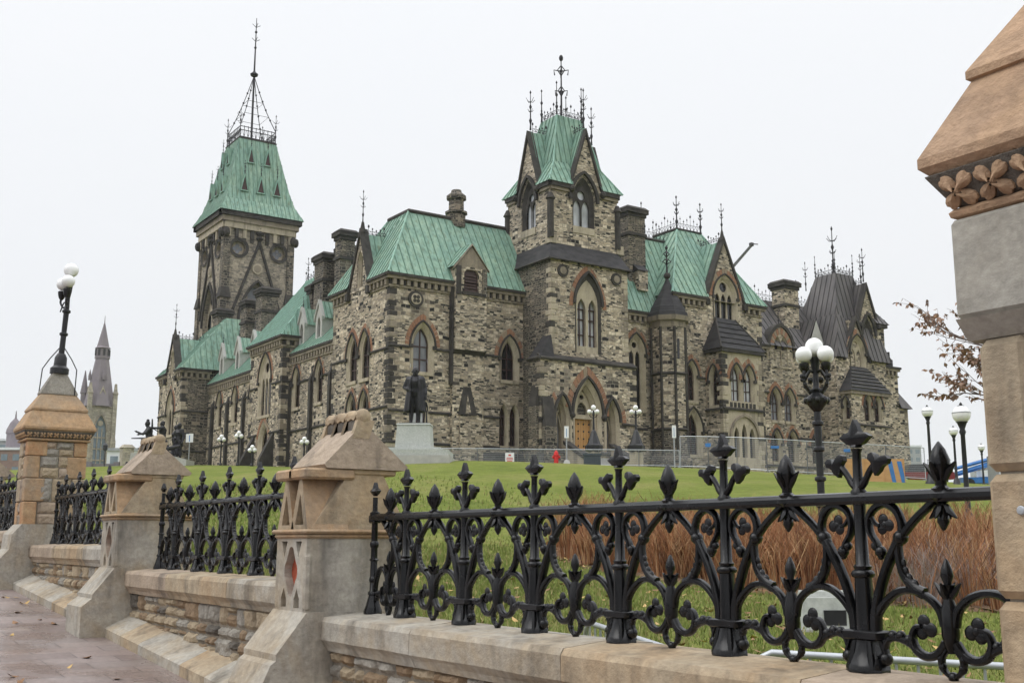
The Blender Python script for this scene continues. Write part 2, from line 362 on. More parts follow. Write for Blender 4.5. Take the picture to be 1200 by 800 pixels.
class MB:
    def __init__(s): s.v = []; s.f = []; s.m = []; s.names = []
    def mi(s, mat):
        if mat not in s.names: s.names.append(mat)
        return s.names.index(mat)
    def add(s, pts, faces, mat):
        b = len(s.v); s.v.extend([tuple(p) for p in pts]); i = s.mi(mat)
        for f in faces: s.f.append(tuple(b + j for j in f)); s.m.append(i)
    def poly(s, pts, mat): s.add(pts, [tuple(range(len(pts)))], mat)
    def box(s, a, b, mat, taper=0.0, skew=(0, 0)):
        x0, y0, z0 = a; x1, y1, z1 = b; t = taper
        p = [(x0, y0, z0), (x1, y0, z0), (x1, y1, z0), (x0, y1, z0), (x0 + t, y0 + t, z1), (x1 - t, y0 + t, z1), (x1 - t, y1 - t, z1), (x0 + t, y1 - t, z1)]
        s.add(p, [(0, 3, 2, 1), (4, 5, 6, 7), (0, 1, 5, 4), (1, 2, 6, 5), (2, 3, 7, 6), (3, 0, 4, 7)], mat)
    def cbox(s, a, b, mat, c=.01):
        """box with chamfered edges"""
        a = Vector(a); b = Vector(b); c = min(c, (b - a).x * .45, (b - a).y * .45, (b - a).z * .45)
        pts = []; idx = {}
        for sx in (0, 1):
            for sy in (0, 1):
                for sz in (0, 1):
                    corner = Vector((b.x if sx else a.x, b.y if sy else a.y, b.z if sz else a.z))
                    d = Vector((-c if sx else c, -c if sy else c, -c if sz else c))
                    for ax in range(3):
                        p = corner.copy()
                        for k2 in range(3):
                            if k2 != ax: p[k2] += d[k2]
                        idx[(sx, sy, sz, ax)] = len(pts); pts.append(p)
        F = []
        def q(ax, vals):
            o = [i for i in range(3) if i != ax]
            seq = [(0, 0), (1, 0), (1, 1), (0, 1)]; r = []
            for e, g in seq:
                key = [0, 0, 0]; key[ax] = vals; key[o[0]] = e; key[o[1]] = g
                r.append(idx[(*key, ax)])
            return tuple(r)
        for ax in range(3):
            for sgn in (0, 1): F.append(q(ax, sgn))
        for ax in range(3):
            o = [i for i in range(3) if i != ax]
            for e in (0, 1):
                for g in (0, 1):
                    k0 = [0, 0, 0]; k1 = [0, 0, 0]; k0[ax] = 0; k1[ax] = 1
                    for kk in (k0, k1): kk[o[0]] = e; kk[o[1]] = g
                    F.append((idx[(*k0, o[0])], idx[(*k1, o[0])], idx[(*k1, o[1])], idx[(*k0, o[1])]))
        for sx in (0, 1):
            for sy in (0, 1):
                for sz in (0, 1): F.append(tuple(idx[(sx, sy, sz, ax)] for ax in range(3)))
        s.add(pts, F, mat)
    def extrude(s, loop, vec, mat, caps=True, side_mat=None):
        """loop: 3D points of one flat face; a solid between it and its copy moved by vec"""
        n = len(loop); vec = Vector(vec); L = [Vector(p) for p in loop]
        s.add(L + [p + vec for p in L], [(i, (i + 1) % n, n + (i + 1) % n, n + i) for i in range(n)], side_mat or mat)
        if caps:
            s.capped(L, mat); s.capped([p + vec for p in L], mat)
    def capped(s, L, mat):
        if len(L) <= 4: s.poly(L, mat); return
        s.add(L, [tuple(t) for t in tessellate_polygon([[Vector(p) for p in L]])], mat)
    def holed(s, loops, mat):
        L = [[Vector(p) for p in l] for l in loops]
        s.add([p for l in L for p in l], [tuple(t) for t in tessellate_polygon(L)], mat)
    def tube(s, pts, rad, mat, n=6, cap=True):
        P = [Vector(p) for p in pts]
        if not hasattr(rad, '__len__'): rad = [rad] * len(P)
        t = (P[1] - P[0]).normalized()
        u = t.cross(Vector((0, 0, 1)) if abs(t.z) < .9 else Vector((1, 0, 0))).normalized()
        vs = []; k = len(P)
        for i, p in enumerate(P):
            t = (P[min(i + 1, k - 1)] - P[max(i - 1, 0)]).normalized()
            u = (u - t * u.dot(t))
            u = u.normalized() if u.length > 1e-6 else t.orthogonal().normalized()
            w = t.cross(u)
            for j in range(n):
                a = 2 * math.pi * j / n
                vs.append(p + (u * math.cos(a) + w * math.sin(a)) * rad[i])
        F = [(i * n + j, i * n + (j + 1) % n, (i + 1) * n + (j + 1) % n, (i + 1) * n + j) for i in range(k - 1) for j in range(n)]
        if cap: F += [tuple(range(n - 1, -1, -1)), tuple((k - 1) * n + j for j in range(n))]
        s.add(vs, F, mat)
    def lathe(s, prof, c, mat, n=12, sx=1, sy=1, rot=0.0, axis=None):
        """prof: (radius, height) pairs from bottom to top round the upright axis through c"""
        c = Vector(c); vs = []; k = len(prof)
        for r, h in prof:
            for j in range(n):
                a = 2 * math.pi * j / n + rot
                vs.append(c + Vector((r * sx * math.cos(a), r * sy * math.sin(a), h)))
        F = [(i * n + j, i * n + (j + 1) % n, (i + 1) * n + (j + 1) % n, (i + 1) * n + j) for i in range(k - 1) for j in range(n)]
        F += [tuple(range(n - 1, -1, -1)), tuple((k - 1) * n + j for j in range(n))]
        s.add(vs, F, mat)
    def ball(s, c, r, mat, n=12, k=8, sc=(1, 1, 1)):
        c = Vector(c); vs = []; 
        for i in range(1, k):
            a = math.pi * i / k
            for j in range(n):
                b = 2 * math.pi * j / n
                vs.append(c + Vector((r * sc[0] * math.sin(a) * math.cos(b), r * sc[1] * math.sin(a) * math.sin(b), r * sc[2] * math.cos(a))))
        vs.append(c + Vector((0, 0, r * sc[2]))); vs.append(c - Vector((0, 0, r * sc[2])))
        F = [(i * n + j, i * n + (j + 1) % n, (i + 1) * n + (j + 1) % n, (i + 1) * n + j) for i in range(k - 2) for j in range(n)]
        T = (k - 1) * n
        F += [(T, (j + 1) % n, j) for j in range(n)] + [(T + 1, (k - 2) * n + j, (k - 2) * n + (j + 1) % n) for j in range(n)]
        s.add(vs, F, mat)
    def ribbon(s, pts, N, w, d, mat, caps=True):
        """bar of rectangular-ish (octagonal) section along pts lying in a plane with normal N: w across in the plane, d along N"""
        P = [Vector(p) for p in pts]; N = Vector(N).normalized(); k = len(P)
        if not hasattr(w, '__len__'): w = [w] * k
        if not hasattr(d, '__len__'): d = [d] * k
        prof = [(.5, .25), (.5, -.25), (.25, -.5), (-.25, -.5), (-.5, -.25), (-.5, .25), (-.25, .5), (.25, .5)]; n = 8; vs = []
        for i, p in enumerate(P):
            t = (P[min(i + 1, k - 1)] - P[max(i - 1, 0)]).normalized(); b = N.cross(t).normalized()
            for a, c in prof: vs.append(p + b * (a * w[i]) + N * (c * d[i]))
        F = [(i * n + j, i * n + (j + 1) % n, (i + 1) * n + (j + 1) % n, (i + 1) * n + j) for i in range(k - 1) for j in range(n)]
        if caps: F += [tuple(range(n - 1, -1, -1)), tuple((k - 1) * n + j for j in range(n))]
        s.add(vs, F, mat)
    def build(s, name, parent=None, org=None, smooth=None, link=True):
        """ONE mesh object; vertices are given in world space, org is the origin of the whole thing"""
        if org is None: org = home(parent) if parent is not None else Vector((0, 0, 0))
        me = bpy.data.meshes.new(name)
        o_ = Vector(org)
        me.from_pydata([(x - o_.x, y - o_.y, z - o_.z) for x, y, z in s.v], [], s.f)
        for nm in s.names: me.materials.append(M[nm])
        me.polygons.foreach_set('material_index', s.m)
        if smooth is not None:
            me.polygons.foreach_set('use_smooth', [True] * len(s.f))
            me.set_sharp_from_angle(angle=R_(smooth))
        me.validate(); me.update()
        o = bpy.data.objects.new(name, me)
        if link: COL.objects.link(o)
        if parent is not None: o.parent = parent
        else: o.location = o_
        return o

def bez(p0, p1, p2, p3, n=10):
    p0, p1, p2, p3 = map(Vector, (p0, p1, p2, p3)); r = []
    for i in range(n + 1):
        t = i / n; u = 1 - t
        r.append(p0 * u ** 3 + p1 * 3 * u * u * t + p2 * 3 * u * t * t + p3 * t ** 3)
    return r
def spline(pts, n=6):
    P = [Vector(p) for p in pts]; r = []
    for i in range(len(P) - 1):
        a = P[max(i - 1, 0)]; b = P[i]; c = P[i + 1]; d = P[min(i + 2, len(P) - 1)]
        for j in range(n):
            t = j / n
            r.append(.5 * ((2 * b) + (c - a) * t + (2 * a - 5 * b + 4 * c - d) * t * t + (3 * b - a - 3 * c + d) * t ** 3))
    r.append(P[-1]); return r
def lerp(a, b, t): return a + (b - a) * t

# ------------------------------------------------------------------ building kit
class Fr:
    """an upright wall plane: u along it, v is height, d out of it"""
    def __init__(s, o, U, Nn): s.o = Vector(o); s.U = Vector(U); s.N = Vector(Nn)
    def __call__(s, u, v, d=0.0): return s.o + s.U * u + Vector((0, 0, v)) + s.N * d
XC, YC = -69.7, 36.27
def FE(x): return Fr((XC + x, YC, 0), (0, 1, 0), (1, 0, 0))     # faces east, u = metres north of the corner
def FS(y): return Fr((XC, YC + y, 0), (1, 0, 0), (0, -1, 0))    # faces south, u = metres east of the corner
def FN(y): return Fr((XC, YC + y, 0), (1, 0, 0), (0, 1, 0))
def FW(x): return Fr((XC + x, YC, 0), (0, 1, 0), (-1, 0, 0))
def arch(uc, w, v0, vs, va, n=7):
    """pointed arch outline, from bottom left round to bottom right"""
    h = va - vs; r = (w * w / 4 + h * h) / w; p = [(uc - w / 2, v0), (uc - w / 2, vs)]
    a1 = math.acos(max(-1, min(1, (r - w / 2) / r)))
    for i in range(1, n + 1):
        a = a1 * i / n; p.append((uc - w / 2 + r - r * math.cos(a), vs + r * math.sin(a)))
    q = [(2 * uc - x, y) for x, y in reversed(p[:-1])]
    return p + q
def rect(u0, v0, u1, v1): return [(u0, v0), (u0, v1), (u1, v1), (u1, v0)]
def circ(uc, vc, r, n=16): return [(uc + r * math.cos(2 * math.pi * i / n), vc + r * math.sin(2 * math.pi * i / n)) for i in range(n)]
def offset_loop(loop, d):
    """grow a closed outline by d (roughly)"""
    n = len(loop); A = sum(loop[i][0] * loop[(i + 1) % n][1] - loop[(i + 1) % n][0] * loop[i][1] for i in range(n)); sg = 1 if A > 0 else -1
    r = []
    for i in range(n):
        p = Vector(loop[i - 1]); q = Vector(loop[i]); s2 = Vector(loop[(i + 1) % n])
        e1 = (q - p).normalized(); e2 = (s2 - q).normalized()
        n1 = Vector((e1.y, -e1.x)) * sg; n2 = Vector((e2.y, -e2.x)) * sg
        m = n1 + n2; m = m / max(.35, m.dot(n1)) if m.length > 1e-5 else n1
        r.append((q.x + m.x * d, q.y + m.y * d))
    return r
def wall(mb, fr, outline, holes, mat, depth=.45, d=0.0):
    mb.holed([[fr(u, v, d) for u, v in outline]] + [[fr(u, v, d) for u, v in h] for h in holes], mat)
    for h in holes:
        n = len(h); P = [fr(u, v, d) for u, v in h] + [fr(u, v, d - depth) for u, v in h]
        mb.add(P, [(i, (i + 1) % n, n + (i + 1) % n, n + i) for i in range(n)], mat)
def ring(mb, fr, a, b, da, db, mat, open_bottom=True):
    """strip between outlines a (outer, depth da) and b (inner, depth db) with equal point counts"""
    n = len(a); P = [fr(u, v, da) for u, v in a] + [fr(u, v, db) for u, v in b]
    F = [(i, (i + 1) % n, n + (i + 1) % n, n + i) for i in range(n - 1 if open_bottom else n)]
    mb.add(P, F, mat)
def band(mb, fr, path, w, d0, d1, mat):
    """moulding that follows an open outline, w wide (outside it), from depth d0 to d1"""
    n = len(path)
    c = [Vector(p) for p in path]; o = []
    for i in range(n):
        t = (c[min(i + 1, n - 1)] - c[max(i - 1, 0)])
        t = t.normalized() if t.length > 1e-6 else Vector((0, 1)); nn = Vector((-t.y, t.x)); o.append(c[i] + nn * w)
    P = []
    for i in range(n): P += [fr(*c[i], d0), fr(*c[i], d1), fr(*o[i], d1), fr(*o[i], d0)]
    F = []
    for i in range(n - 1):
        a = i * 4; b = a + 4
        F += [(a, b, b + 1, a + 1), (a + 1, b + 1, b + 2, a + 2), (a + 2, b + 2, b + 3, a + 3)]
    F += [(0, 1, 2, 3), tuple((n - 1) * 4 + j for j in (3, 2, 1, 0))]
    mb.add(P, F, mat)
def fbox(mb, fr, u0, v0, d0, u1, v1, d1, mat):
    P = [fr(u0, v0, d0), fr(u1, v0, d0), fr(u1, v0, d1), fr(u0, v0, d1), fr(u0, v1, d0), fr(u1, v1, d0), fr(u1, v1, d1), fr(u0, v1, d1)]
    mb.add(P, [(0, 3, 2, 1), (4, 5, 6, 7), (0, 1, 5, 4), (1, 2, 6, 5), (2, 3, 7, 6), (3, 0, 4, 7)], mat)

def window(parent, fr, uc, w, v0, vs, va, sur=.28, lights=1, glass='glass_dark', voussoir=True, hood=True, dpt=.34, bars=True, hood_to=None, stone='buff_stone', sill=True, oculus=True, frame=True, ring_w=.34):
    """a pointed window: stone surround, brick relieving arch and hood as one part, pane and frame under it. Returns the hole for the wall."""
    hole = arch(uc, w + 2 * sur, v0 - .02, vs, va + sur * 1.25)
    inner = arch(uc, w, v0, vs, va)
    mb = MB()
    mid = arch(uc, w + sur, v0, vs, va + sur * .62)
    ring(mb, fr, hole, mid, .03, -.08, stone); ring(mb, fr, mid, inner, -.10, -dpt + .10, stone)
    ring(mb, fr, mid, mid, -.08, -.10, stone)
    ring(mb, fr, inner, inner, -dpt + .10, -dpt - .03, stone)
    if sill: fbox(mb, fr, uc - w / 2 - sur * .8, v0 - .26, -dpt, uc + w / 2 + sur * .8, v0, .09, stone)
    if hood:
        path = [p for p in hole if p[1] >= vs - .05]
        band(mb, fr, path, .13, .0, .12, 'dark_stone')
        for p in (path[0], path[-1]): fbox(mb, fr, p[0] - .15, p[1] - .2, .0, p[0] + .15, p[1] + .06, .16, 'dark_stone')
    if voussoir:
        path = arch(uc, w + 2 * sur + .27, vs, vs + .0, va + sur * 1.25 + .17, 9)[1:-1]
        outer = arch(uc, w + 2 * sur + .27 + 2 * ring_w, vs, vs + .0, va + sur * 1.25 + .17 + ring_w * 1.2, 9)[1:-1]
        for i in range(len(path) - 1):
            g = .06
            a0, a1 = Vector(path[i]), Vector(path[i + 1]); b0, b1 = Vector(outer[i]), Vector(outer[i + 1])
            L = [a0.lerp(a1, g), a0.lerp(a1, 1 - g), b0.lerp(b1, 1 - g), b0.lerp(b1, g)]
            mt = 'red_voussoir' if random.random() < .72 else 'brown_voussoir'
            dd = .02 + random.random() * .02
            mb.extrude([fr(*p, dd) for p in L], fr.N * -.08, mt)
    if lights >= 2:
        lw = w / lights - .16; holes = []
        top = vs - .05 if oculus else vs
        for i in range(lights):
            c = uc - w / 2 + w / lights * (i + .5)
            holes.append(arch(c, lw, v0 + .02, top - .25, top + lw * .75, 5))
        plate = [[fr(u, v, -dpt + .06) for u, v in inner]]
        if oculus: holes.append(circ(uc, lerp(top + lw * .75, va, .48), min(w * .2, (va - top) * .28), 12))
        wallp = MB()
        for dd in (-dpt + .08, -dpt - .04):
            mb.holed([[fr(u, v, dd) for u, v in offset_loop(inner, -.005)]] + [[fr(u, v, dd) for u, v in h] for h in holes], stone)
        for h in holes:
            n = len(h); mb.add([fr(u, v, -dpt + .08) for u, v in h] + [fr(u, v, -dpt - .04) for u, v in h], [(i, (i + 1) % n, n + (i + 1) % n, n + i) for i in range(n)], stone)
    win = mb.build('window', parent)
    pm = MB(); pm.holed([[fr(u, v, -dpt - .10) for u, v in arch(uc, w + .06, v0 - .02, vs, va + .04)]], glass)
    pm.build('pane', win)
    if frame:
        fm = MB(); dd = -dpt - .07; f = .07
        ring(fm, fr, arch(uc, w, v0, vs, va), offset_loop(arch(uc, w, v0, vs, va), -f), dd, dd, 'window_frame_paint', False)
        fbox(fm, fr, uc - .05, v0, dd - .03, uc + .05, va - .12, dd + .02, 'window_frame_paint')
        h = vs - v0; rows = 3 if h > 2.2 else 2
        for i in range(1, rows + 1):
            vv = v0 + h * i / rows; fbox(fm, fr, uc - w / 2, vv - .04, dd - .03, uc + w / 2, vv + .04, dd + .03, 'window_frame_paint')
        fm.build('window_frame', win)
    return hole

def string(mb, fr, u0, u1, v, h=.2, d=.13, mat='dark_stone', skip=()):
    """string course, broken where openings cross it"""
    segs = [(u0, u1)]
    for a, b in sorted(skip):
        new = []
        for s0, s1 in segs:
            if b <= s0 or a >= s1: new.append((s0, s1)); continue
            if a > s0: new.append((s0, a))
            if b < s1: new.append((b, s1))
        segs = new
    for s0, s1 in segs:
        P = [fr(s0, v - h / 2, 0), fr(s0, v - h / 2, d * .8), fr(s0, v, d), fr(s0, v + h / 2, 0)]
        mb.extrude(P, fr(s1, v, 0) - fr(s0, v, 0), mat)
def cornice(mb, fr, u0, u1, v, d=.42, mat='cornice_stone', corb=True, e0=0, e1=0):
    """eaves band whose top is at v"""
    fbox(mb, fr, u0 - e0 * d, v - .2, -.1, u1 + e1 * d, v, d, 'dark_stone')
    fbox(mb, fr, u0 - e0 * d * .7, v - .42, -.1, u1 + e1 * d * .7, v - .2, d * .7, mat)
    fbox(mb, fr, u0 - e0 * .1, v - 1.0, -.1, u1 + e1 * .1, v - .84, .1, mat)
    if corb:
        n = max(1, int((u1 - u0) / .55)); st = (u1 - u0) / n
        for i in range(n):
            c = u0 + (i + .5) * st
            fbox(mb, fr, c - .13, v - .84, -.05, c + .13, v - .42, d * .55, mat)
        fbox(mb, fr, u0, v - .84, -.1, u1, v - .42, .02, 'dark_stone')
def quoins(mb, x, y, sx, sy, z0, z1, dark=.6):
    z = z0; k = 0
    while z < z1 - .15:
        h = min(random.uniform(.32, .5), z1 - z); a, b = (.62, .36) if k % 2 else (.36, .62)
        a += random.uniform(-.06, .1); b += random.uniform(-.06, .1)
        o = .03
        X0, X1 = sorted((XC + x + sx * o, XC + x - sx * a)); Y0, Y1 = sorted((YC + y + sy * o, YC + y - sy * b))
        mb.cbox((X0, Y0, z + .012), (X1, Y1, z + h - .012), random.choices(['dark_stone', 'buff_stone', 'cornice_stone'], [dark, .5 * (1 - dark), .5 * (1 - dark)])[0], .03)
        z += h; k += 1
def one(f, name, parent, *a, **k):
    m = MB(); f(m, *a, **k); return m.build(name, parent)
def roof_face(mb, pts, eave_dir, mat='copper_roof', seam='copper_seam', sp=.62, sw=.04, sh=.05):
    """one flat roof slope with standing seams running up it"""
    P = [Vector(p) for p in pts]
    if len(P) <= 4: mb.poly(P, mat)
    else: mb.capped(P, mat)
    nrm = Vector((0, 0, 0))
    for i in range(len(P)): nrm += P[i].cross(P[(i + 1) % len(P)])
    nrm.normalize()
    if nrm.z < 0: nrm = -nrm
    e = Vector(eave_dir); e = (e - nrm * e.dot(nrm)).normalized(); sdir = nrm.cross(e).normalized()
    ks = [p.dot(e) for p in P]; k0, k1 = min(ks), max(ks)
    k_ = k0 + sp * .5
    while k_ < k1:
        hit = []
        for i in range(len(P)):
            a, b = P[i], P[(i + 1) % len(P)]; ka, kb = a.dot(e) - k_, b.dot(e) - k_
            if (ka < 0) != (kb < 0): hit.append(a.lerp(b, ka / (ka - kb)))
        if len(hit) >= 2:
            hit.sort(key=lambda q: q.dot(sdir)); a, b = hit[0], hit[-1]
            if (b - a).length > .3:
                w = e * (sw / 2); up = nrm * sh
                mb.add([a - w, a + w, a + w + up, a - w + up, b - w, b + w, b + w + up, b - w + up], [(0, 1, 2, 3), (4, 7, 6, 5), (1, 5, 6, 2), (2, 6, 7, 3), (3, 7, 4, 0)], seam)
        k_ += sp
def roof_with_gap(mb, a, b, c, d, L, R, I, e, *args, **kw):
    """slope a-b (eaves) to c-d (ridge) left open between L and R, where a gable roof meets it at I"""
    roof_face(mb, [a, L, I, d], e, *args, **kw); roof_face(mb, [R, b, c, I], e, *args, **kw); roof_face(mb, [d, I, c], e, *args, **kw)
def hipcap(mb, a, b, mat, r=.09): mb.tube([a, b], r, mat, 6)
def finial(mb, base, h, mat='roof_iron', r=.05, arms=True, n=6):
    x, y, z = base; r *= .72
    mb.lathe([(r * 1.6, 0), (r * 1.2, h * .1), (r, h * .15), (r * 2.4, h * .24), (r, h * .3), (r * .8, h * .52), (r * 2.2, h * .58), (r * .7, h * .64), (r * .5, h * .9), (r * 1.5, h * .94), (.005, h)], base, mat, n)
    if arms:
        for f, L in ((.70, .12), (.46, .075)):
            for dx, dy in ((1, 0), (0, 1), (-1, 0), (0, -1)):
                c = Vector((x, y, z + h * f)); L2 = h * L
                mb.tube([c, c + Vector((dx, dy, 0)) * L2 * .6 + V(0, 0, L2 * .1), c + Vector((dx, dy, 0)) * L2 + V(0, 0, L2 * .6)], [r * .5, r * .5, r * .35], mat, 4)
                mb.ball(c + Vector((dx, dy, 0)) * L2 + V(0, 0, L2 * .6), r * .6, mat, 5, 4)
def cresting(mb, a, b, h=.8, sp=.42, mat='roof_iron', big=4):
    a, b = Vector(a), Vector(b); L = (b - a).length; n = max(2, int(L / sp)); t = (b - a) / n
    for f in (.12, .48): mb.tube([a + V(0, 0, h * f), b + V(0, 0, h * f)], .022, mat, 4)
    for i in range(n + 1):
        p = a + t * i; hh = h * (1.35 if i % big == 0 else 1.0 if i % 2 else .8)
        mb.tube([p, p + V(0, 0, hh)], [.028, .012], mat, 4)
        mb.ball(p + V(0, 0, hh * .82), .06 if i % big else .085, mat, 5, 4, (1, 1, 1.5))
        if i < n:
            q = p + t * .5; d = t.normalized()
            mb.tube([p + V(0, 0, h * .12), q + V(0, 0, h * .44), p + t + V(0, 0, h * .12)], .018, mat, 3)
def gable(part, roofpart, fr, uc, hw, vf, va, back, mat, roof='copper_roof', seam='copper_seam', thick=.5, d=.05, hole=None, cope='dark_stone', fin=2.2, crest=True):
    """stone gable with raked coping; its two roof slopes run back to depth -back"""
    mb = part
    tri = [(uc - hw, vf), (uc, va), (uc + hw, vf)]
    if hole: wall(mb, fr, tri, [hole], mat, .45, d)
    else: mb.poly([fr(u, v, d) for u, v in tri], mat)
    mb.poly([fr(u, v, d - thick) for u, v in tri], mat)
    k = .26
    for s in (-1, 1):
        a = Vector((uc + s * (hw + .12), vf - .15)); b = Vector((uc, va + .1)); t = (b - a).normalized(); nn = Vector((t.y * s, -t.x * s))
        L = [a, b, b + Vector((0, k * 1.6)), a + nn * k]
        mb.extrude([fr(p.x, p.y, d + .12) for p in L], fr.N * -(thick + .2), cope)
        fbox(mb, fr, a.x - .22, vf - .5, -.1, a.x + .22, vf + .05, d + .28, cope)
    roof_face(roofpart, [fr(uc - hw - .1, vf, d - .3), fr(uc, va + .12, d - .3), fr(uc, va + .12, -back), fr(uc - hw - .1, vf, -back)], fr.N, roof, seam)
    roof_face(roofpart, [fr(uc + hw + .1, vf, d - .3), fr(uc, va + .12, d - .3), fr(uc, va + .12, -back), fr(uc + hw + .1, vf, -back)], fr.N, roof, seam)
    ap = fr(uc, va + .1, d - .15)
    mb.lathe([(.28, -.3), (.3, .1), (.2, .35), (.1, .9), (.04, 1.0)], ap, cope, 6)
    return ap + V(0, 0, .9)
def chimney(parent, x, y, z0, z1, sx=1.3, sy=1.3, cap=1.15, mat='sooty_wall'):
    mb = MB(); X, Y = XC + x, YC + y
    mb.box((X - sx / 2, Y - sy / 2, z0), (X + sx / 2, Y + sy / 2, z1 - .9), mat)
    mb.box((X - sx / 2 - .12, Y - sy / 2 - .12, z1 - 2.6), (X + sx / 2 + .12, Y + sy / 2 + .12, z1 - 2.35), 'dark_stone')
    mb.box((X - sx / 2 - .1, Y - sy / 2 - .1, z1 - .9), (X + sx / 2 + .1, Y + sy / 2 + .1, z1 - .6), 'dark_stone')
    mb.box((X - sx / 2 - .25, Y - sy / 2 - .25, z1 - .6), (X + sx / 2 + .25, Y + sy / 2 + .25, z1 - .25), 'dark_stone')
    mb.box((X - sx / 2 - .3, Y - sy / 2 - .3, z1 - .25), (X + sx / 2 + .3, Y + sy / 2 + .3, z1), 'dark_stone', .25)
    for i in (-1, 0, 1):
        mb.box((X - sx * .38 + i * .02, Y + i * sy * .28 - .1, z1 - 2.2), (X + sx / 2 + .03, Y + i * sy * .28 + .1, z1 - 1.0), mat)
    return mb.build('chimney', parent)
# ------------------------------------------------------------------ the big stone building
B = thing('stone_building', 'huge dark brown gothic revival stone building with green copper roofs and turrets on the hill', 'building', (XC, YC, 8.0))
Z0 = 5.4
def p3(x, y, z): return Vector((XC + x, YC + y, z))

# --- south-east block -------------------------------------------------
fe, fs = FE(0), FS(0)
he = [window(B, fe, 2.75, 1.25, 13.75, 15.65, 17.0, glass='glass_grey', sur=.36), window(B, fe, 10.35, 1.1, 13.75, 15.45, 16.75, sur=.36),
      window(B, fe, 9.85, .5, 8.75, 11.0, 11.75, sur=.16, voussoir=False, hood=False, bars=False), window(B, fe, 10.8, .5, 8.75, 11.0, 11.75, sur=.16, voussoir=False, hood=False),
      window(B, fe, 2.6, 1.1, 8.9, 10.9, 11.9, sur=.26, voussoir=False, hood=False, glass='glass_sky_pale')]
mb = MB(); wall(mb, fe, rect(0, 8.2, 13, 20.3), he, 'rubble_wall'); mb.build('wall', B)
hs = [window(B, fs, c, 1.15, 13.5, 15.3, 16.75, sur=.34, ring_w=.28, dpt=.22) for c in (-3.85, -5.95)] + \
     [window(B, fs, c, .95, 8.9, 11.2, 12.35, sur=.24, ring_w=.25, dpt=.22) for c in (-3.75, -5.85)]
mb = MB(); wall(mb, fs, rect(-9.4, 8.2, 0, 20.3), hs, 'rubble_wall'); 
wall(mb, FW(-9.4), rect(0, 8.2, 3, 20.3), [], 'rubble_wall'); mb.build('wall', B)
mb = MB()
for fr, a, b in ((fe, 0, 13), (fs, -9.4, 0)):
    fbox(mb, fr, a - .1, Z0, -.3, b + .12, 7.95, .16, 'plinth_stone')
    P = [fr(a - .1, 7.95, 0), fr(a - .1, 7.95, .16), fr(a - .1, 8.2, 0)]; mb.extrude(P, fr(b + .12, 0, 0) - fr(a - .1, 0, 0), 'dark_stone')
mb.build('plinth', B)
mb = MB()
string(mb, fe, 0, 12, 15.5, skip=[(1.6, 3.9), (9.3, 11.4), (5.1, 7.9)]); string(mb, fe, 0, 12, 10.85, skip=[(1.9, 3.3), (5.6, 7.2), (9.4, 11.3)]); string(mb, fe, 0, 12, 8.6, d=.1)
string(mb, fs, -9.4, 0, 15.3, skip=[(-7.0, -2.9)]); string(mb, fs, -9.4, 0, 11.1, skip=[(-6.7, -3.0)]); string(mb, fs, -9.4, 0, 8.6, d=.1)
mb.build('string_course', B)
one(cornice, 'cornice', B, fe, 0, 12.5, 20.75, e0=1); one(cornice, 'cornice', B, fs, -9.4, -6.7, 20.75, e0=1); one(cornice, 'cornice', B, fs, -3.1, 0, 20.75)
one(quoins, 'quoin', B, 0, 0, 1, -1, 8.2, 19.8, .72); one(quoins, 'quoin', B, -9.4, 0, -1, -1, 8.2, 19.8, .3)
mb = MB()   # round medallion
mb.extrude([fe(u, v, .12) for u, v in circ(2.1, 19.05, .62, 18)], fe.N * -.2, 'dark_stone'); mb.extrude([fe(u, v, .16) for u, v in circ(2.1, 19.05, .42, 18)], fe.N * -.1, 'buff_stone')
for i in range(4):
    a = math.pi / 4 + i * math.pi / 2; mb.extrude([fe(u, v, .19) for u, v in circ(2.1 + .2 * math.cos(a), 19.05 + .2 * math.sin(a), .14, 8)], fe.N * -.1, 'dark_stone')
mb.build('medallion', B)
# buttress with stone dormer on the east front
fb = FE(.64); mb = MB()
ho = [(5.85, 20.0), (5.85, 21.4), (6.05, 21.7), (6.95, 21.7), (7.15, 21.4), (7.15, 20.0)]
wall(mb, fb, rect(5.15, 15.6, 7.85, 21.9), [[p for p in ho]], 'rubble_wall', .3); mb.poly([fb(5.15, 21.9, 0), fb(6.5, 23.5, 0), fb(7.85, 21.9, 0)], 'cornice_stone')
for u in (5.15, 7.85): mb.poly([fb(u, 15.6, 0), fb(u, 21.9, 0), fb(u, 21.9, -3), fb(u, 20.3, -3), fb(u, 20.3, -.66), fb(u, 15.6, -.66)], 'rubble_wall')
mb.extrude([fb(5.15, 15.6, 0), fb(5.15, 15.3, -.36), fb(5.15, 15.6, -.36)], fb(7.85, 0, 0) - fb(5.15, 0, 0), 'dark_stone'); fbox(mb, fe, 5.15, Z0, -.2, 7.85, 15.62, .28, 'rubble_wall'); fbox(mb, fe, 5.1, 15.4, 0, 7.9, 15.6, .36, 'dark_stone')
fbox(mb, fb, 4.97, 13.0, -.64, 5.12, 20.3, -.2, 'dark_stone'); fbox(mb, fb, 7.88, 15.6, -.64, 8.0, 20.3, -.2, 'dark_stone')
for a, b in (((4.95, 21.7), (6.5, 23.62)), ((8.05, 21.7), (6.5, 23.62))):
    mb.extrude([fb(a[0], a[1], .12), fb(b[0], b[1], .12), fb(b[0], b[1] + .12, .08), fb(a[0], a[1] + .12, .08)], fb.N * -.2, 'cornice_stone')
for u in (5.36, 7.64): fbox(mb, fb, u - .2, 19.75, -.1, u + .2, 21.9, .10, 'dark_stone' if u < 6 else 'sooty_wall')
fbox(mb, fb, 5.7, 19.75, -.3, 7.3, 20.0, .14, 'dark_stone')
bt = mb.build('dormer_buttress', B)
mb = MB(); mb.poly([fb(u, v, -.22) for u, v in ho], 'window_frame_paint')
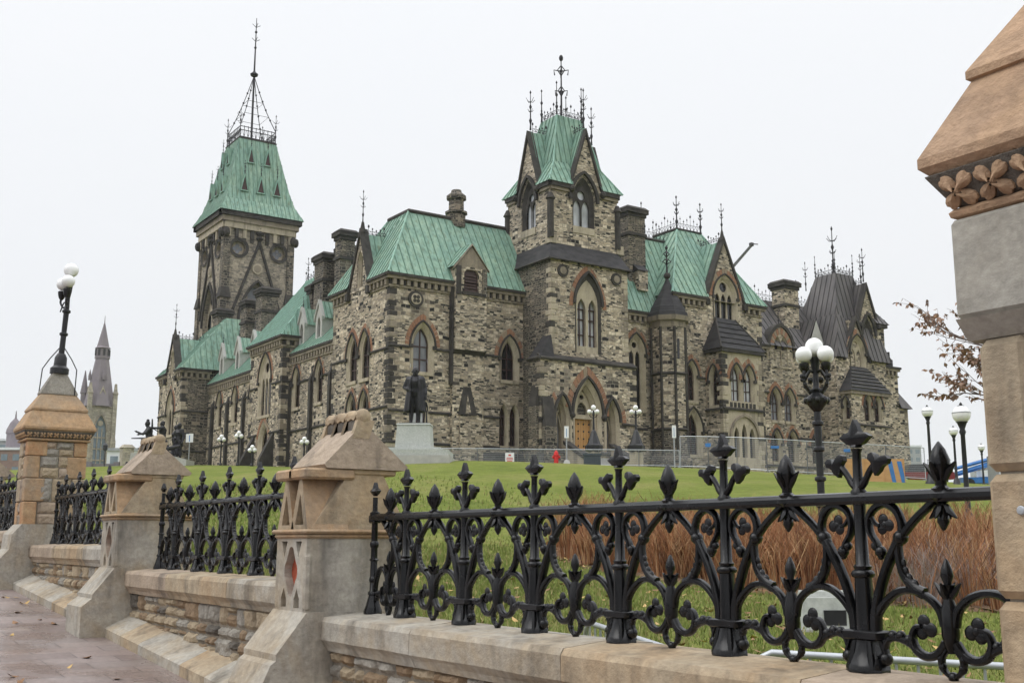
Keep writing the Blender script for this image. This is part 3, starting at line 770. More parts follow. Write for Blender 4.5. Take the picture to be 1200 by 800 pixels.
for i in range(6): fbox(mb, fb, 5.97, 20.08 + i * .23, -.21, 7.03, 20.2 + i * .23, -.12, 'window_frame_paint')
mb.build('louvre', bt)
mb = MB()
for s in (-1, 1): roof_face(mb, [fb(6.5 + s * 1.6, 21.85, .0), fb(6.5, 23.75, .0), fb(6.5, 23.75, -3.2), fb(6.5 + s * 1.6, 21.85, -2)], fb.N)
mb.build('dormer_roof', bt)
mb = MB(); fbox(mb, fe, 5.75, Z0, -.2, 7.05, 10.8, .42, 'rubble_wall')
mb.extrude([fe(5.65, 10.8, .5), fe(7.15, 10.8, .5), fe(6.72, 12.9, .3), fe(6.08, 12.9, .3)], fe.N * -.5, 'dark_stone')
mb.extrude([fe(6.18, 10.9, .56), fe(6.62, 10.9, .56), fe(6.4, 12.3, .4)], fe.N * -.3, 'rubble_wall'); mb.build('buttress', B)
# roof
mb = MB(); E_ = p3(.36, -.36, 20.76); T_ = p3(-3, 3.0, 26.6)
roof_face(mb, [E_, p3(.36, 13, 20.76), p3(-3, 13, 26.6), T_], (0, 1, 0))
roof_with_gap(mb, p3(-9.75, -.36, 20.76), E_, T_, p3(-6.2, 3.0, 26.6), p3(-6.6, -.36, 20.76), p3(-3.2, -.36, 20.76), p3(-4.9, 1.91, 24.7), (1, 0, 0), sp=.5)
roof_face(mb, [p3(-9.75, -.36, 20.76), p3(-6.2, 3, 26.6), p3(-6.2, 13, 26.6), p3(-9.75, 13, 20.76)], (0, 1, 0))
mb.poly([T_, p3(-3, 13, 26.6), p3(-6.2, 13, 26.6), p3(-6.2, 3, 26.6)], 'copper_roof')
rf = mb.build('roof', B)
mb = MB(); mb.tube([p3(-6.2, 3, 26.65), T_ + V(0, 0, .05), p3(-3, 13, 26.65)], .17, 'dark_stone', 6); mb.build('ridge_roll', rf)
mb = MB(); hipcap(mb, E_, T_, 'copper_pale'); hipcap(mb, p3(-9.75, -.36, 20.76), p3(-6.2, 3, 26.6), 'copper_pale'); mb.build('hip_roll', rf)
mb = MB(); X, Y = XC - 3.2, YC + 7.4
mb.lathe([(.75, 26.0), (.75, 27.1), (.9, 27.15), (.9, 27.3), (.62, 27.35), (.6, 28.3), (.8, 28.35), (.8, 28.6), (.45, 28.9), (.4, 29.1)], (X, Y, 0), 'sooty_wall', 10); mb.build('chimney', B)
# south gable
mb, rm = MB(), MB()
gw = window(B, FS(.05), -4.9, .6, 20.6, 22.4, 23.2, sur=.2, voussoir=False, hood=False, dpt=.3)
ap = gable(mb, rm, fs, -4.9, 1.62, 20.3, 24.7, 3.2, 'rubble_wall', hole=gw)
g_ = mb.build('gable', B); rm.build('gable_roof', g_)
mb = MB(); finial(mb, ap, 2.6); mb.build('finial', g_)
mb = MB(); cresting(mb, p3(-4.9, .6, 24.8), p3(-4.9, 2.6, 24.8), .6, .3); mb.build('cresting', g_)

# --- wings and pavilions of the south front ---------------------------------
def lucarne(x, y, zb, w=1.25, h=1.9, za=1.3):
    """small stone-fronted dormer on a south slope"""
    fr = FS(y); m2 = MB()
    ho = arch(x, .6, zb + .25, zb + 1.3, zb + 2.0, 4)
    wall(m2, fr, [(x - w / 2, zb), (x - w / 2, zb + h), (x, zb + h + za), (x + w / 2, zb + h), (x + w / 2, zb)], [ho], 'pale_stone', .25)
    for u in (x - w / 2, x + w / 2): m2.poly([fr(u, zb, 0), fr(u, zb + h, 0), fr(u, zb + h, -2.2), fr(u, zb, -.2)], 'pale_stone')
    for s in (-1, 1):
        m2.extrude([fr(x + s * (w / 2 + .2), zb + h - .25, .12), fr(x, zb + h + za, .12), fr(x, zb + h + za + .28, .12), fr(x + s * (w / 2 + .2), zb + h + .02, .12)], fr.N * -.3, 'pale_stone')
    o = m2.build('dormer', B)
    m3 = MB(); m3.poly([fr(u, v, -.22) for u, v in ho], 'glass_dark'); m3.build('pane', o)
    m4 = MB()
    for s in (-1, 1): roof_face(m4, [fr(x + s * (w / 2 + .2), zb + h - .1, 0), fr(x, zb + h + za + .15, 0), fr(x, zb + h + za + .15, -3.4), fr(x + s * (w / 2 + .2), zb + h - .1, -2.3)], fr.N, sp=.4)
    m4.build('dormer_roof', o)
    m5 = MB(); finial(m5, fr(x, zb + h + za + .2, -.1), 1.0, r=.04, arms=False); m5.build('finial', o)

def south_wing(u0, u1, y, eave, wins, ridge_y, ridge_z, dormers, strips):
    fr = FS(y); holes = []
    for c in wins: holes.append(window(B, fr, c, 1.0, 12.85, 14.9, 16.1, sur=.26, ring_w=.26, dpt=.22))
    mb = MB(); wall(mb, fr, rect(u0, Z0, u1, eave), holes, 'rubble_wall'); mb.build('wall', B)
    mb = MB(); string(mb, fr, u0, u1, 15.0, skip=[(c - 1, c + 1) for c in wins]); string(mb, fr, u0, u1, 10.9); mb.build('string_course', B)
    mb = MB(); cornice(mb, fr, u0, u1, eave + .1, d=.3); mb.build('cornice', B)
    mb = MB()
    for c in strips:
        fbox(mb, fr, c - .2, Z0, -.1, c + .2, 14.9, .28, 'dark_stone'); mb.extrude([fr(c - .2, 14.9, 0), fr(c - .2, 14.9, .28), fr(c - .2, 15.6, 0)], fr(c + .2, 0, 0) - fr(c - .2, 0, 0), 'dark_stone')
    mb.build('buttress', B)
    mb = MB(); roof_face(mb, [fr(u0, eave + .1, .3), fr(u1, eave + .1, .3), p3(u1, ridge_y, ridge_z), p3(u0, ridge_y, ridge_z)], (1, 0, 0), sp=.55)
    roof_face(mb, [p3(u0, ridge_y * 2 - y, eave), p3(u1, ridge_y * 2 - y, eave), p3(u1, ridge_y, ridge_z), p3(u0, ridge_y, ridge_z)], (1, 0, 0))
    r_ = mb.build('roof', B)
    for c in dormers: lucarne(c, y + .45, eave + .75)
south_wing(-20, -9.4, .9, 17.5, (-18.55, -13.95, -10.2), 6.2, 23.6, (-18.9, -15.3), (-19.7, -15.2, -11.4))
south_wing(-41, -27, .9, 17.3, (-37.7, -33.3, -28.75), 6.0, 23.6, (-38.9, -34.4, -30.2), (-39.3, -35.0, -30.6))
# middle pavilion
fr = FS(0)
holes = [window(B, fr, -23.45, 2.3, 12.6, 15.6, 17.75, sur=.36, lights=3, dpt=.26, ring_w=.3), window(B, fr, -23.4, 1.5, 8.4, 9.9, 11.5, sur=.4, voussoir=True, hood=False)]
mb = MB(); wall(mb, fr, rect(-27, Z0, -19.6, 19.0), holes, 'rubble_wall'); wall(mb, FE(-19.6), rect(0, Z0, 2, 19.0), [], 'rubble_wall'); wall(mb, FW(-27), rect(0, Z0, 2, 19.0), [], 'rubble_wall'); mb.build('wall', B)
mb = MB(); string(mb, fr, -27, -19.6, 15.2, skip=[(-25.2, -21.7)]); string(mb, fr, -27, -19.6, 10.95, skip=[(-24.8, -22)])
string(mb, FE(-19.6), 0, 1, 15.2); mb.build('string_course', B)
one(cornice, 'cornice', B, fr, -27, -19.6, 19.2, e0=1, e1=1); one(cornice, 'cornice', B, FE(-19.6), 0, 1.5, 19.2)
one(quoins, 'quoin', B, -19.6, 0, 1, -1, 8, 18.2, .4); one(quoins, 'quoin', B, -27, 0, -1, -1, 8, 18.2, .4)
for c in (-25.6, -21.1):   # raking stone shields beside the door
    mb = MB(); mb.extrude([fr(c - .25, 5.5, .0), fr(c - .25, 5.5, 1.6), fr(c - .25, 8.6, 1.2), fr(c - .25, 11.0, 0)], V(.5, 0, 0), 'dark_stone'); mb.build('buttress', B)
mb = MB(); a, b, c, d = p3(-27.35, -.35, 19.2), p3(-19.25, -.35, 19.2), p3(-21.3, 4.2, 25.4), p3(-25.2, 4.2, 25.4)
roof_face(mb, [a, b, c, d], (1, 0, 0), 'copper_pale', sp=.5); roof_face(mb, [b, p3(-19.25, 8.6, 19.2), c], (0, 1, 0), 'copper_pale'); roof_face(mb, [a, d, p3(-27.35, 8.6, 19.2)], (0, 1, 0), 'copper_pale')
mb.extrude([d, c, p3(-21.3, 6.5, 25.4), p3(-25.2, 6.5, 25.4)], (0, 0, .18), 'copper_pale')
mb.poly([c, d, p3(-25.2, 6.5, 25.4), p3(-21.3, 6.5, 25.4)], 'copper_pale'); roof_face(mb, [c, p3(-21.3, 6.5, 25.4), p3(-19.25, 8.6, 19.2)], (0, 1, 0), 'copper_pale')
r_ = mb.build('roof', B)
mb = MB(); cresting(mb, p3(-25.2, 4.3, 25.5), p3(-21.3, 4.3, 25.5), .8, .5); finial(mb, p3(-25.0, 4.4, 25.5), 2.4); mb.build('cresting', r_)
# west pavilion
fr = FS(-1.9); fw = FE(-41)
holes = [window(B, fr, -44.5, 1.9, 12.4, 14.6, 16.6, sur=.36, lights=2, dpt=.26, ring_w=.3)]
mb = MB(); wall(mb, fr, rect(-48.6, Z0, -41, 18.6), holes, 'rubble_wall'); mb.build('wall', B)
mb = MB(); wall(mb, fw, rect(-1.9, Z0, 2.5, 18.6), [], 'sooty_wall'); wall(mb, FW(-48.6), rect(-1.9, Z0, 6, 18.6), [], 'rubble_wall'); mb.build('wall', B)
mb = MB(); string(mb, fr, -48.6, -41, 14.6, skip=[(-46.2, -42.8)]); string(mb, fw, -1.9, 1, 14.6); string(mb, fr, -48.6, -41, 10.6); string(mb, fw, -1.9, 1, 10.6); mb.build('string_course', B)
one(cornice, 'cornice', B, fr, -48.6, -46, 18.9, e0=1); one(cornice, 'cornice', B, fr, -42.8, -41, 18.9, e1=1); one(cornice, 'cornice', B, fw, -1.9, 1, 18.9)
one(quoins, 'quoin', B, -41, -1.9, 1, -1, 8, 17.9, .3); one(quoins, 'quoin', B, -48.6, -1.9, -1, -1, 8, 17.9, .4)
mb = MB(); a, b, c, d = p3(-48.9, -2.2, 18.95), p3(-40.7, -2.2, 18.95), p3(-43.3, 3.2, 25.0), p3(-46.3, 3.2, 25.0)
roof_with_gap(mb, a, b, c, d, p3(-46.3, -2.2, 18.95), p3(-42.7, -2.2, 18.95), p3(-44.5, .88, 22.4), (1, 0, 0)); roof_face(mb, [b, p3(-40.7, 5, 18.95), p3(-43.3, 5, 25.0), c], (0, 1, 0)); roof_face(mb, [a, d, p3(-46.3, 5, 25), p3(-48.9, 5, 18.95)], (0, 1, 0))
mb.poly([c, d, p3(-46.3, 5, 25), p3(-43.3, 5, 25)], 'copper_roof'); mb.build('roof', B)
mb, rm = MB(), MB(); gw = window(B, FS(-1.85), -44.5, .6, 18.6, 20.2, 21.0, sur=.2, voussoir=False, hood=False, dpt=.3)
ap = gable(mb, rm, fr, -44.5, 1.7, 18.3, 22.4, 3.0, 'rubble_wall', hole=gw); g_ = mb.build('gable', B); rm.build('gable_roof', g_)
mb = MB(); finial(mb, ap, 2.8); mb.build('finial', g_)
mb = MB(); cresting(mb, p3(-44.5, -1.4, 22.5), p3(-44.5, 1.2, 22.5), .6, .35); mb.build('cresting', g_)
# chimneys of the south range
chimney(B, -45.3, 3.4, 18, 26.3, 1.5, 1.5); chimney(B, -39.6, 4.4, 19, 26.4, 1.5, 1.5); chimney(B, -35.6, 4.6, 19, 26.9, 1.7, 1.7)
chimney(B, -18.6, 3.6, 19, 26.6, 1.9, 1.9); chimney(B, -16.3, 4.6, 19, 27.0, 1.3, 2.0); chimney(B, -13.3, 2.6, 20, 27.4, 1.1, 1.3)
chimney(B, -20.4, 3.4, 19, 24.2, .9, 1.5)

# --- great west tower -----------------------------------------------------
tx, ty, ts = -47.6, 4.0, 8.1
fe_, fs_ = FE(tx), FS(ty)
T = thing('west_tower', None, None, (0, 0, 0)); del T['label'], T['category']; T.name = 'tower'; T.parent = B; T.location = (0, 0, 0)
def tower_face(fr, c, half):
    mb = MB()
    big = arch(c, 3.9, 20, 25.6, 30.4, 8)
    c1, c2 = circ(c - 2.35, 34.05, .8, 16), circ(c + 2.35, 34.05, .8, 16)
    wall(mb, fr, rect(c - half, 18, c + half, 37.2), [big, c1, c2], 'tower_wall', .6)
    # gablet with raked mouldings over the belfry arch
    for s in (-1, 1):
        a = Vector((c + s * 2.75, 26.6)); b = Vector((c, 34.6))
        mb.extrude([fr(a.x, a.y, .22), fr(b.x, b.y, .22), fr(b.x, b.y + .75, .22), fr(a.x + s * .28, a.y, .22)], fr.N * -.35, 'dark_stone')
    mb.lathe([(.1, 0), (.28, .3), (.45, .5), (.2, .7), (.5, 1.05), (.2, 1.4), (.25, 1.7), (.03, 2.0)], fr(c, 34.9, .1), 'dark_stone', 8)
    path = [p for p in arch(c, 3.9, 20, 25.6, 30.4, 8)][1:-1]; band(mb, fr, path, .28, 0, .2, 'dark_stone')
    mb.extrude([fr(u, v, .12) for u, v in circ(c - .1, 31.9, .62, 14)], fr.N * -.2, 'buff_stone'); mb.extrude([fr(u, v, .16) for u, v in circ(c - .1, 31.9, .42, 14)], fr.N * -.1, 'cornice_stone')
    for cc in (c - 2.35, c + 2.35): ring(mb, fr, circ(cc, 34.05, 1.15, 16), circ(cc, 34.05, .8, 16), .12, .05, 'dark_stone', False)
    mb.poly([fr(u, v, -.55) for u, v in circ(c - 2.35, 34.05, .85, 16)], 'buff_stone'); mb.poly([fr(u, v, -.55) for u, v in circ(c + 2.35, 34.05, .85, 16)], 'buff_stone')
    for cc in (c - 2.35, c + 2.35):
        for i in range(4):
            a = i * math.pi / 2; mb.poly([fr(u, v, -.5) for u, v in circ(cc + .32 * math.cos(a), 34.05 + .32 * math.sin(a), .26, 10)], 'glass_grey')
    rose = circ(c - .05, 28.9, .95, 18)
    mb.holed([[fr(u, v, -.5) for u, v in arch(c, 4.0, 20, 25.6, 30.5, 8)], [fr(u, v, -.5) for u, v in rose]] + [[fr(u, v, -.5) for u, v in arch(cc, 1.25, 20.1, 26.0, 27.4, 5)] for cc in (c - 1.0, c + 1.0)], 'buff_stone')
    ring(mb, fr, circ(c - .05, 28.9, 1.2, 18), rose, -.42, -.42, 'cornice_stone', False)
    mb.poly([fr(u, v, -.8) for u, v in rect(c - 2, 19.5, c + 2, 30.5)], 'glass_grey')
    mb.build('tower_face', T)
tower_face(fe_, ty + ts / 2, ts / 2); tower_face(fs_, tx - ts / 2, ts / 2)
mb = MB(); wall(mb, FW(tx - ts), rect(ty, 18, ty + ts, 37.2), [], 'tower_wall'); wall(mb, FN(ty + ts), rect(tx - ts, 18, tx, 37.2), [], 'tower_wall'); mb.build('tower_face', T)
mb = MB()
for sx, sy in ((0, -1), (0, 1), (-1, -1), (-1, 1)):
    X = XC + tx - (ts if sx else 0); Y = YC + ty + (ts if sy > 0 else 0); o = .22; w = .75
    x0, x1 = (X - o, X + w) if sx else (X - w, X + o); y0, y1 = (Y - o, Y + w) if sy < 0 else (Y - w, Y + o)
    mb.box((x0, y0, 16), (x1, y1, 28.5), 'sooty_wall'); mb.box((x0 + .08, y0 + .08, 28.5), (x1 - .08, y1 - .08, 36.3), 'sooty_wall')
    mb.box((x0 - .15, y0 - .15, 28.2), (x1 + .15, y1 + .15, 29.4), 'dark_stone', .2)
mb.build('corner_pier', T)
mb = MB()
for fr, a in ((fe_, ty), (fs_, tx - ts), (FN(ty + ts), tx - ts), (FW(tx - ts), ty)):
    fbox(mb, fr, a - .1, 36.2, -.1, a + ts + .1, 36.9, .32, 'buff_stone'); fbox(mb, fr, a - .45, 36.9, -.1, a + ts + .45, 37.5, .5, 'cornice_stone')
    fbox(mb, fr, a - .75, 37.5, -.1, a + ts + .75, 38.05, .75, 'dark_stone')
    for i in range(9):
        c = a + ts * (i + .5) / 9; fbox(mb, fr, c - .2, 35.2, -.1, c + .2, 36.2, .22, 'dark_stone' if i % 2 else 'buff_stone')
        fbox(mb, fr, c - .2, 34.8, -.1, c + .2, 35.2, .12, 'dark_stone')
    for s in (a + .1, a + ts - .1): mb.ball(fr(s, 35.6, .35), .4, 'dark_stone', 8, 6, (1, 1, 1.4))
mb.build('cornice', T)
mb = MB(); cx, cy = tx - ts / 2, ty + ts / 2
lev = [(4.95, 38.05), (4.1, 39.7), (3.55, 41.6), (2.25, 47.6)]
for (h0, z0), (h1, z1) in zip(lev[:-1], lev[1:]):
    cs0 = [(-h0, -h0), (h0, -h0), (h0, h0), (-h0, h0)]; cs1 = [(-h1, -h1), (h1, -h1), (h1, h1), (-h1, h1)]
    for i in range(4):
        j = (i + 1) % 4; a, b = cs0[i], cs0[j]; c, d = cs1[j], cs1[i]
        roof_face(mb, [p3(cx + a[0], cy + a[1], z0), p3(cx + b[0], cy + b[1], z0), p3(cx + c[0], cy + c[1], z1), p3(cx + d[0], cy + d[1], z1)], (b[0] - a[0], b[1] - a[1], 0), sp=.5, sh=.04)
h = 2.3; mb.box(p3(cx - h, cy - h, 47.6), p3(cx + h, cy + h, 47.75), 'dark_stone')
tr = mb.build('tower_roof', T)
def spike(fr, u, z, w, h, din):
    m = MB(); e = din
    L = [fr(u - w / 2, z, e), fr(u + w / 2, z, e), fr(u, z + h, e)]
    m.poly(L, 'window_frame_paint'); 
    for s in (-1, 1): m.poly([fr(u + s * w / 2 * 1.15, z, e + .08), fr(u, z + h * 1.06, e + .08), fr(u, z + h * 1.0, e - h * .8), fr(u + s * w / 2 * 1.15, z, e - .4)], 'copper_roof')
    for s in (-1, 1): m.tube([fr(u + s * w / 2, z, e + .05), fr(u, z + h, e + .05)], .06, 'copper_pale', 4)
    fbox(m, fr, u - w * .6, z - .12, e - .3, u + w * .6, z, e + .1, 'copper_pale')
    finial(m, fr(u, z + h, e - .05), 1.7, r=.045); m.build('lucarne', T)
def flank(z):   # half-width of the tower roof at z
    for (h0, z0), (h1, z1) in zip(lev[:-1], lev[1:]):
        if z0 <= z <= z1: return lerp(h0, h1, (z - z0) / (z1 - z0))
for fr, c in ((FE(cx), cy), (FS(cy), cx)):
    for u in (-1.95, 0, 1.95): spike(fr, c + u, 40.9, .85, 1.9, flank(40.9) + .12)
    for u in (-1.0, 1.0): spike(fr, c + u, 44.6, .75, 1.9, flank(44.6) + .12)
mb = MB(); h = 2.15
for i in range(4):
    a = [(-h, -h), (h, -h), (h, h), (-h, h)][i]; b = [(h, -h), (h, h), (-h, h), (-h, -h)][i]
    P, Q = p3(cx + a[0], cy + a[1], 47.75), p3(cx + b[0], cy + b[1], 47.75)
    for hh in (.1, .9, 1.35): mb.tube([P + V(0, 0, hh), Q + V(0, 0, hh)], .05, 'roof_iron', 4)
    n = 9
    for k_ in range(n):
        q = P.lerp(Q, k_ / n); r2 = P.lerp(Q, (k_ + .5) / n); mb.tube([q, q + V(0, 0, 1.45)], .04, 'roof_iron', 4); mb.tube([q + V(0, 0, .1), r2 + V(0, 0, .9), P.lerp(Q, (k_ + 1) / n) + V(0, 0, .1)], .03, 'roof_iron', 3)
    finial(mb, P, 3.6, r=.07)
mb.build('iron_railing', T)
mb = MB(); c0 = p3(cx, cy, 47.7)
mb.tube([c0, c0 + V(0, 0, 9.0), c0 + V(0, 0, 16.2)], [.14, .12, .04], 'roof_iron', 6)
mb.lathe([(.1, 8.6), (.42, 8.8), (.5, 9.0), (.2, 9.25), (.1, 9.5)], c0, 'roof_iron', 8)
for z in (12.4, 14.4): mb.ball(c0 + V(0, 0, z), .17, 'roof_iron', 6, 4)
for z in (13.2, 15.0):
    for dx, dy in ((.5, 0), (-.5, 0), (0, .5), (0, -.5)): mb.tube([c0 + V(0, 0, z), c0 + V(dx, dy, z + .35)], .035, 'roof_iron', 4)
for sx in (-1, 1):
    for sy in (-1, 1):
        a = c0 + V(sx * h, sy * h, 1.5); b = c0 + V(0, 0, 8.8)
        mid = [a.lerp(b, t) + V(0, 0, -.5 * math.sin(t * math.pi)) for t in (0, .2, .4, .6, .8, 1)]
        mb.tube(mid, .05, 'roof_iron', 4)
        for t in (.25, .45, .6, .75): mb.ball(a.lerp(b, t) + V(0, 0, -.45 * math.sin(t * math.pi)), .13, 'roof_iron', 5, 4)
for z, s in ((3.4, 1.45), (5.2, .95)):
    ring_ = [c0 + V(s * x, s * y, z) for x, y in ((-1, -1), (1, -1), (1, 1), (-1, 1), (-1, -1))]; mb.tube(ring_, .03, 'roof_iron', 3)
mb.build('mast', T)
# --- east entrance tower -------------------------------------------------------
def sub(name):
    o = bpy.data.objects.new(name, None); COL.objects.link(o); o.parent = B; o.empty_display_size = .2; return o
ET = sub('tower')
f1, f2, f3 = FE(4.1), FE(3.7), FE(2.95)
u0, u1 = 10.3, 19.45; dc = 14.65
# lower stage with the triple-arched doorway
door_hole = arch(dc, 2.7, 8.0, 11.0, 13.75, 9)
sl, sr = arch(dc - 2.35, 1.35, 8.3, 10.6, 12.35, 6), arch(dc + 2.35, 1.35, 8.3, 10.6, 12.35, 6)
mb = MB(); wall(mb, f1, rect(u0, Z0, u1, 15.0), [door_hole, sl, sr], 'rubble_wall', .9)
mb.poly([f1(u1, Z0, 0), f1(u1, 15, 0), f1(u1, 15, -4.1), f1(u1, Z0, -4.1)], 'rubble_wall')
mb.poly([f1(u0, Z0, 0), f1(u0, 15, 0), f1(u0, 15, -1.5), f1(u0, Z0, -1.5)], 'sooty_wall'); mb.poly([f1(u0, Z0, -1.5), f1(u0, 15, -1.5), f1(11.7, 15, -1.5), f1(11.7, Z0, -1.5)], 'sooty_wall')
mb.build('wall', ET)
mb = MB()
for c, w, a, b, cth in ((dc, 2.7, 11.0, 13.75, .3), (dc - 2.35, 1.35, 10.6, 12.35, .2), (dc + 2.35, 1.35, 10.6, 12.35, .2)):
    out = arch(c, w, 8.0, a, b, 8); inn = arch(c, w - cth * 2, 8.0, a, b - cth * 1.5, 8); i2 = arch(c, w - cth * 3.4, 8.0, a, b - cth * 2.5, 8)
    ring(mb, f1, out, inn, .02, -.2, 'buff_stone'); ring(mb, f1, inn, inn, -.2, -.3, 'buff_stone'); ring(mb, f1, inn, i2, -.3, -.6, 'buff_stone'); ring(mb, f1, i2, i2, -.6, -.95, 'buff_stone')
    path = [p for p in arch(c, w + .04, 8.0, a, b + .04, 8) if p[1] >= a - .01]; band(mb, f1, path, .17, 0, .2, 'dark_stone')
    pa = arch(c, w + .5, a, a, b + .35, 9)[1:-1]; po = arch(c, w + 1.4, a, a, b + .95, 9)[1:-1]
    for i in range(len(pa) - 1):
        L = [Vector(pa[i]).lerp(Vector(pa[i + 1]), .06), Vector(pa[i]).lerp(Vector(pa[i + 1]), .94), Vector(po[i]).lerp(Vector(po[i + 1]), .94), Vector(po[i]).lerp(Vector(po[i + 1]), .06)]
        if c != dc or i: 
            if c < dc and i > 5 or c > dc and i < len(pa) - 7: continue
            mb.extrude([f1(p.x, p.y, .03) for p in L], f1.N * -.1, 'red_voussoir' if random.random() < .75 else 'brown_voussoir')
for c in (dc - 1.5, dc + 1.5): mb.ball(f1(c, 10.9, .12), .24, 'dark_stone', 8, 6)
# tracery of the tympanum and of the side lights
tz = 10.95
inn = arch(dc, 1.7, tz, 11.3, 12.9, 7)
holes = [arch(dc, .95, 11.1, 11.3, 12.05, 5), circ(dc, 12.42, .2, 8)]
for dd in (-.72, -.9): mb.holed([[f1(u, v, dd) for u, v in inn]] + [[f1(u, v, dd) for u, v in h] for h in holes], 'buff_stone')
mb.poly([f1(u, v, -1.0) for u, v in inn], 'sooty_wall')
fbox(mb, f1, dc - 1.0, 10.75, -1.0, dc + 1.0, 11.0, -.55, 'buff_stone')
for c in (dc - 2.35, dc + 2.35):
    fbox(mb, f1, c - .04, 8.3, -.8, c + .04, 11.3, -.7, 'buff_stone')
    for s in (-1, 1): mb.tube([f1(c + s * .36, 10.0, -.72), f1(c + s * .2, 10.7, -.72), f1(c, 11.2, -.72)], .05, 'buff_stone', 5)
    mb.tube([f1(u, v, -.72) for u, v in circ(c, 11.35, .22, 10)] + [f1(c + .22, 11.35, -.72)], .05, 'buff_stone', 5)
for c in (dc - 1.62, dc - 1.2, dc + 1.2, dc + 1.62): mb.tube([f1(c, 8.0, .02 if abs(c - dc) > 1.4 else -.45), f1(c, 10.95, .02 if abs(c - dc) > 1.4 else -.45)], .11, 'buff_stone', 8)
mb.build('doorway', ET)
mb = MB()
fbox(mb, f1, dc - 1.02, 7.6, -1.05, dc + 1.02, 10.78, -.9, 'oak_door')
for i in range(8): fbox(mb, f1, dc - 1.0 + i * .25 + .01, 7.6, -.92, dc - 1.0 + (i + 1) * .25 - .01, 10.75, -.86, 'oak_door')
for r in range(5):
    for i in range(4): mb.ball(f1(dc - .75 + i * .5, 8.2 + r * .55, -.85), .075, 'lamp_black', 6, 4)
mb.build('door', ET)
mb = MB()
for c in (dc - 2.35, dc + 2.35): mb.poly([f1(u, v, -.98) for u, v in rect(c - .8, 8.2, c + .8, 12.4)], 'glass_grey')
mb.build('pane', ET)
mb = MB()
string(mb, f1, u0, u1, 15.0, .26, .2); string(mb, f1, u0, u1, 10.5, skip=[(dc - 3.3, dc + 3.3)]); string(mb, FS(u0), 2.6, 4.1, 15.0, .26, .2); string(mb, FS(u0), 2.6, 4.1, 10.5)
mb.extrude([f1(u0, 15.1, 0), f1(u0, 15.1, .05), f1(u0, 15.4, -.42), f1(u0, 15.1, -.42)], f1.U * (u1 - u0), 'dark_stone')
mb.extrude([FS(u0)(3.7, 15.1, 0), FS(u0)(3.7, 16.9, -1.3), FS(u0)(3.7, 15.1, -1.3)], V(-1.1, 0, 0), 'slate'); mb.add([FS(u0)(4.12, 15.1, 0), FS(u0)(3.7, 15.1, 0), FS(u0)(3.7, 16.9, -1.3), FS(u0)(4.12, 15.1, -1.3)], [(0, 1, 2), (0, 2, 3)], 'slate')
string(mb, f1, u0 - .05, u1 + .05, 8.2, .3, .25, 'plinth_stone')
fbox(mb, f1, u0 - .2, Z0, -1.6, dc - 3.2, 8.0, .22, 'plinth_stone'); fbox(mb, f1, dc + 3.2, Z0, -4, u1 + .2, 8.0, .22, 'plinth_stone')
mb.build('string_course', ET)
one(quoins, 'quoin', ET, 4.1, u0, 1, -1, 8.2, 14.8, .15); one(quoins, 'quoin', ET, 4.1, u1, 1, 1, 8.2, 14.8, .2)
# angle buttresses beside the lower stage
mb = MB()
fbox(mb, FS(u0), 3.0, Z0, 0, 3.95, 11.4, .3, 'sooty_wall'); mb.extrude([FS(u0)(3.0, 11.4, .3), FS(u0)(3.0, 13.0, 0), FS(u0)(3.0, 11.4, 0)], V(.95, 0, 0), 'dark_stone')
fbox(mb, f1, u0 + .15, Z0, 0, u0 + 1.15, 9.9, .5, 'sooty_wall'); mb.extrude([f1(u0 + .15, 9.9, .5), f1(u0 + .15, 12.2, 0), f1(u0 + .15, 9.9, 0)], f1.U * 1.0, 'dark_stone')
mb.build('buttress', ET)
# middle stage
m0, m1 = 11.6, 19.05
mc = 15.1
hole = arch(mc, 2.5, 15.75, 19.5, 22.0, 9)
mb = MB(); wall(mb, f2, rect(m0, 15.0, m1, 22.75), [hole], 'rubble_wall', .55)
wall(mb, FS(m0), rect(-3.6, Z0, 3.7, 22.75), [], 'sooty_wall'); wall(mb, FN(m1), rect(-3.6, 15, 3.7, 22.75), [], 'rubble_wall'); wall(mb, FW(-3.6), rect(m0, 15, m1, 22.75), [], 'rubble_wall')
mb.build('wall', ET)
mb = MB()
ring(mb, f2, hole, arch(mc, 2.1, 15.75, 19.5, 21.5, 9), .02, -.12, 'dark_stone')
plate = arch(mc, 2.1, 15.6, 19.5, 21.5, 9); lh = [arch(c, .8, 16.3, 19.1, 20.0, 5) for c in (mc - .52, mc + .52)]
for dd in (-.14, -.4): mb.holed([[f2(u, v, dd) for u, v in plate]] + [[f2(u, v, dd) for u, v in h] for h in lh], 'buff_stone')
for h in lh:
    n = len(h); mb.add([f2(u, v, -.14) for u, v in h] + [f2(u, v, -.4) for u, v in h], [(i, (i + 1) % n, n + (i + 1) % n, n + i) for i in range(n)], 'buff_stone')
path = [p for p in hole if p[1] >= 19.0]; band(mb, f2, path, .2, 0, .2, 'dark_stone')
pa = arch(mc, 2.9, 19.3, 19.3, 22.25, 10)[1:-1]; po = arch(mc, 3.6, 19.3, 19.3, 22.7, 10)[1:-1]
for i in range(len(pa) - 1):
    L = [Vector(pa[i]).lerp(Vector(pa[i + 1]), .04), Vector(pa[i]).lerp(Vector(pa[i + 1]), .96), Vector(po[i]).lerp(Vector(po[i + 1]), .96), Vector(po[i]).lerp(Vector(po[i + 1]), .04)]
    mb.extrude([f2(p.x, min(p.y, 22.6), .04) for p in L], f2.N * -.1, 'red_voussoir' if random.random() < .8 else 'brown_voussoir')
w_ = mb.build('window', ET)
mb = MB(); mb.poly([f2(u, v, -.5) for u, v in rect(mc - 1.1, 15.8, mc + 1.1, 20.4)], 'glass_sky_pale'); mb.build('pane', w_)
mb = MB()
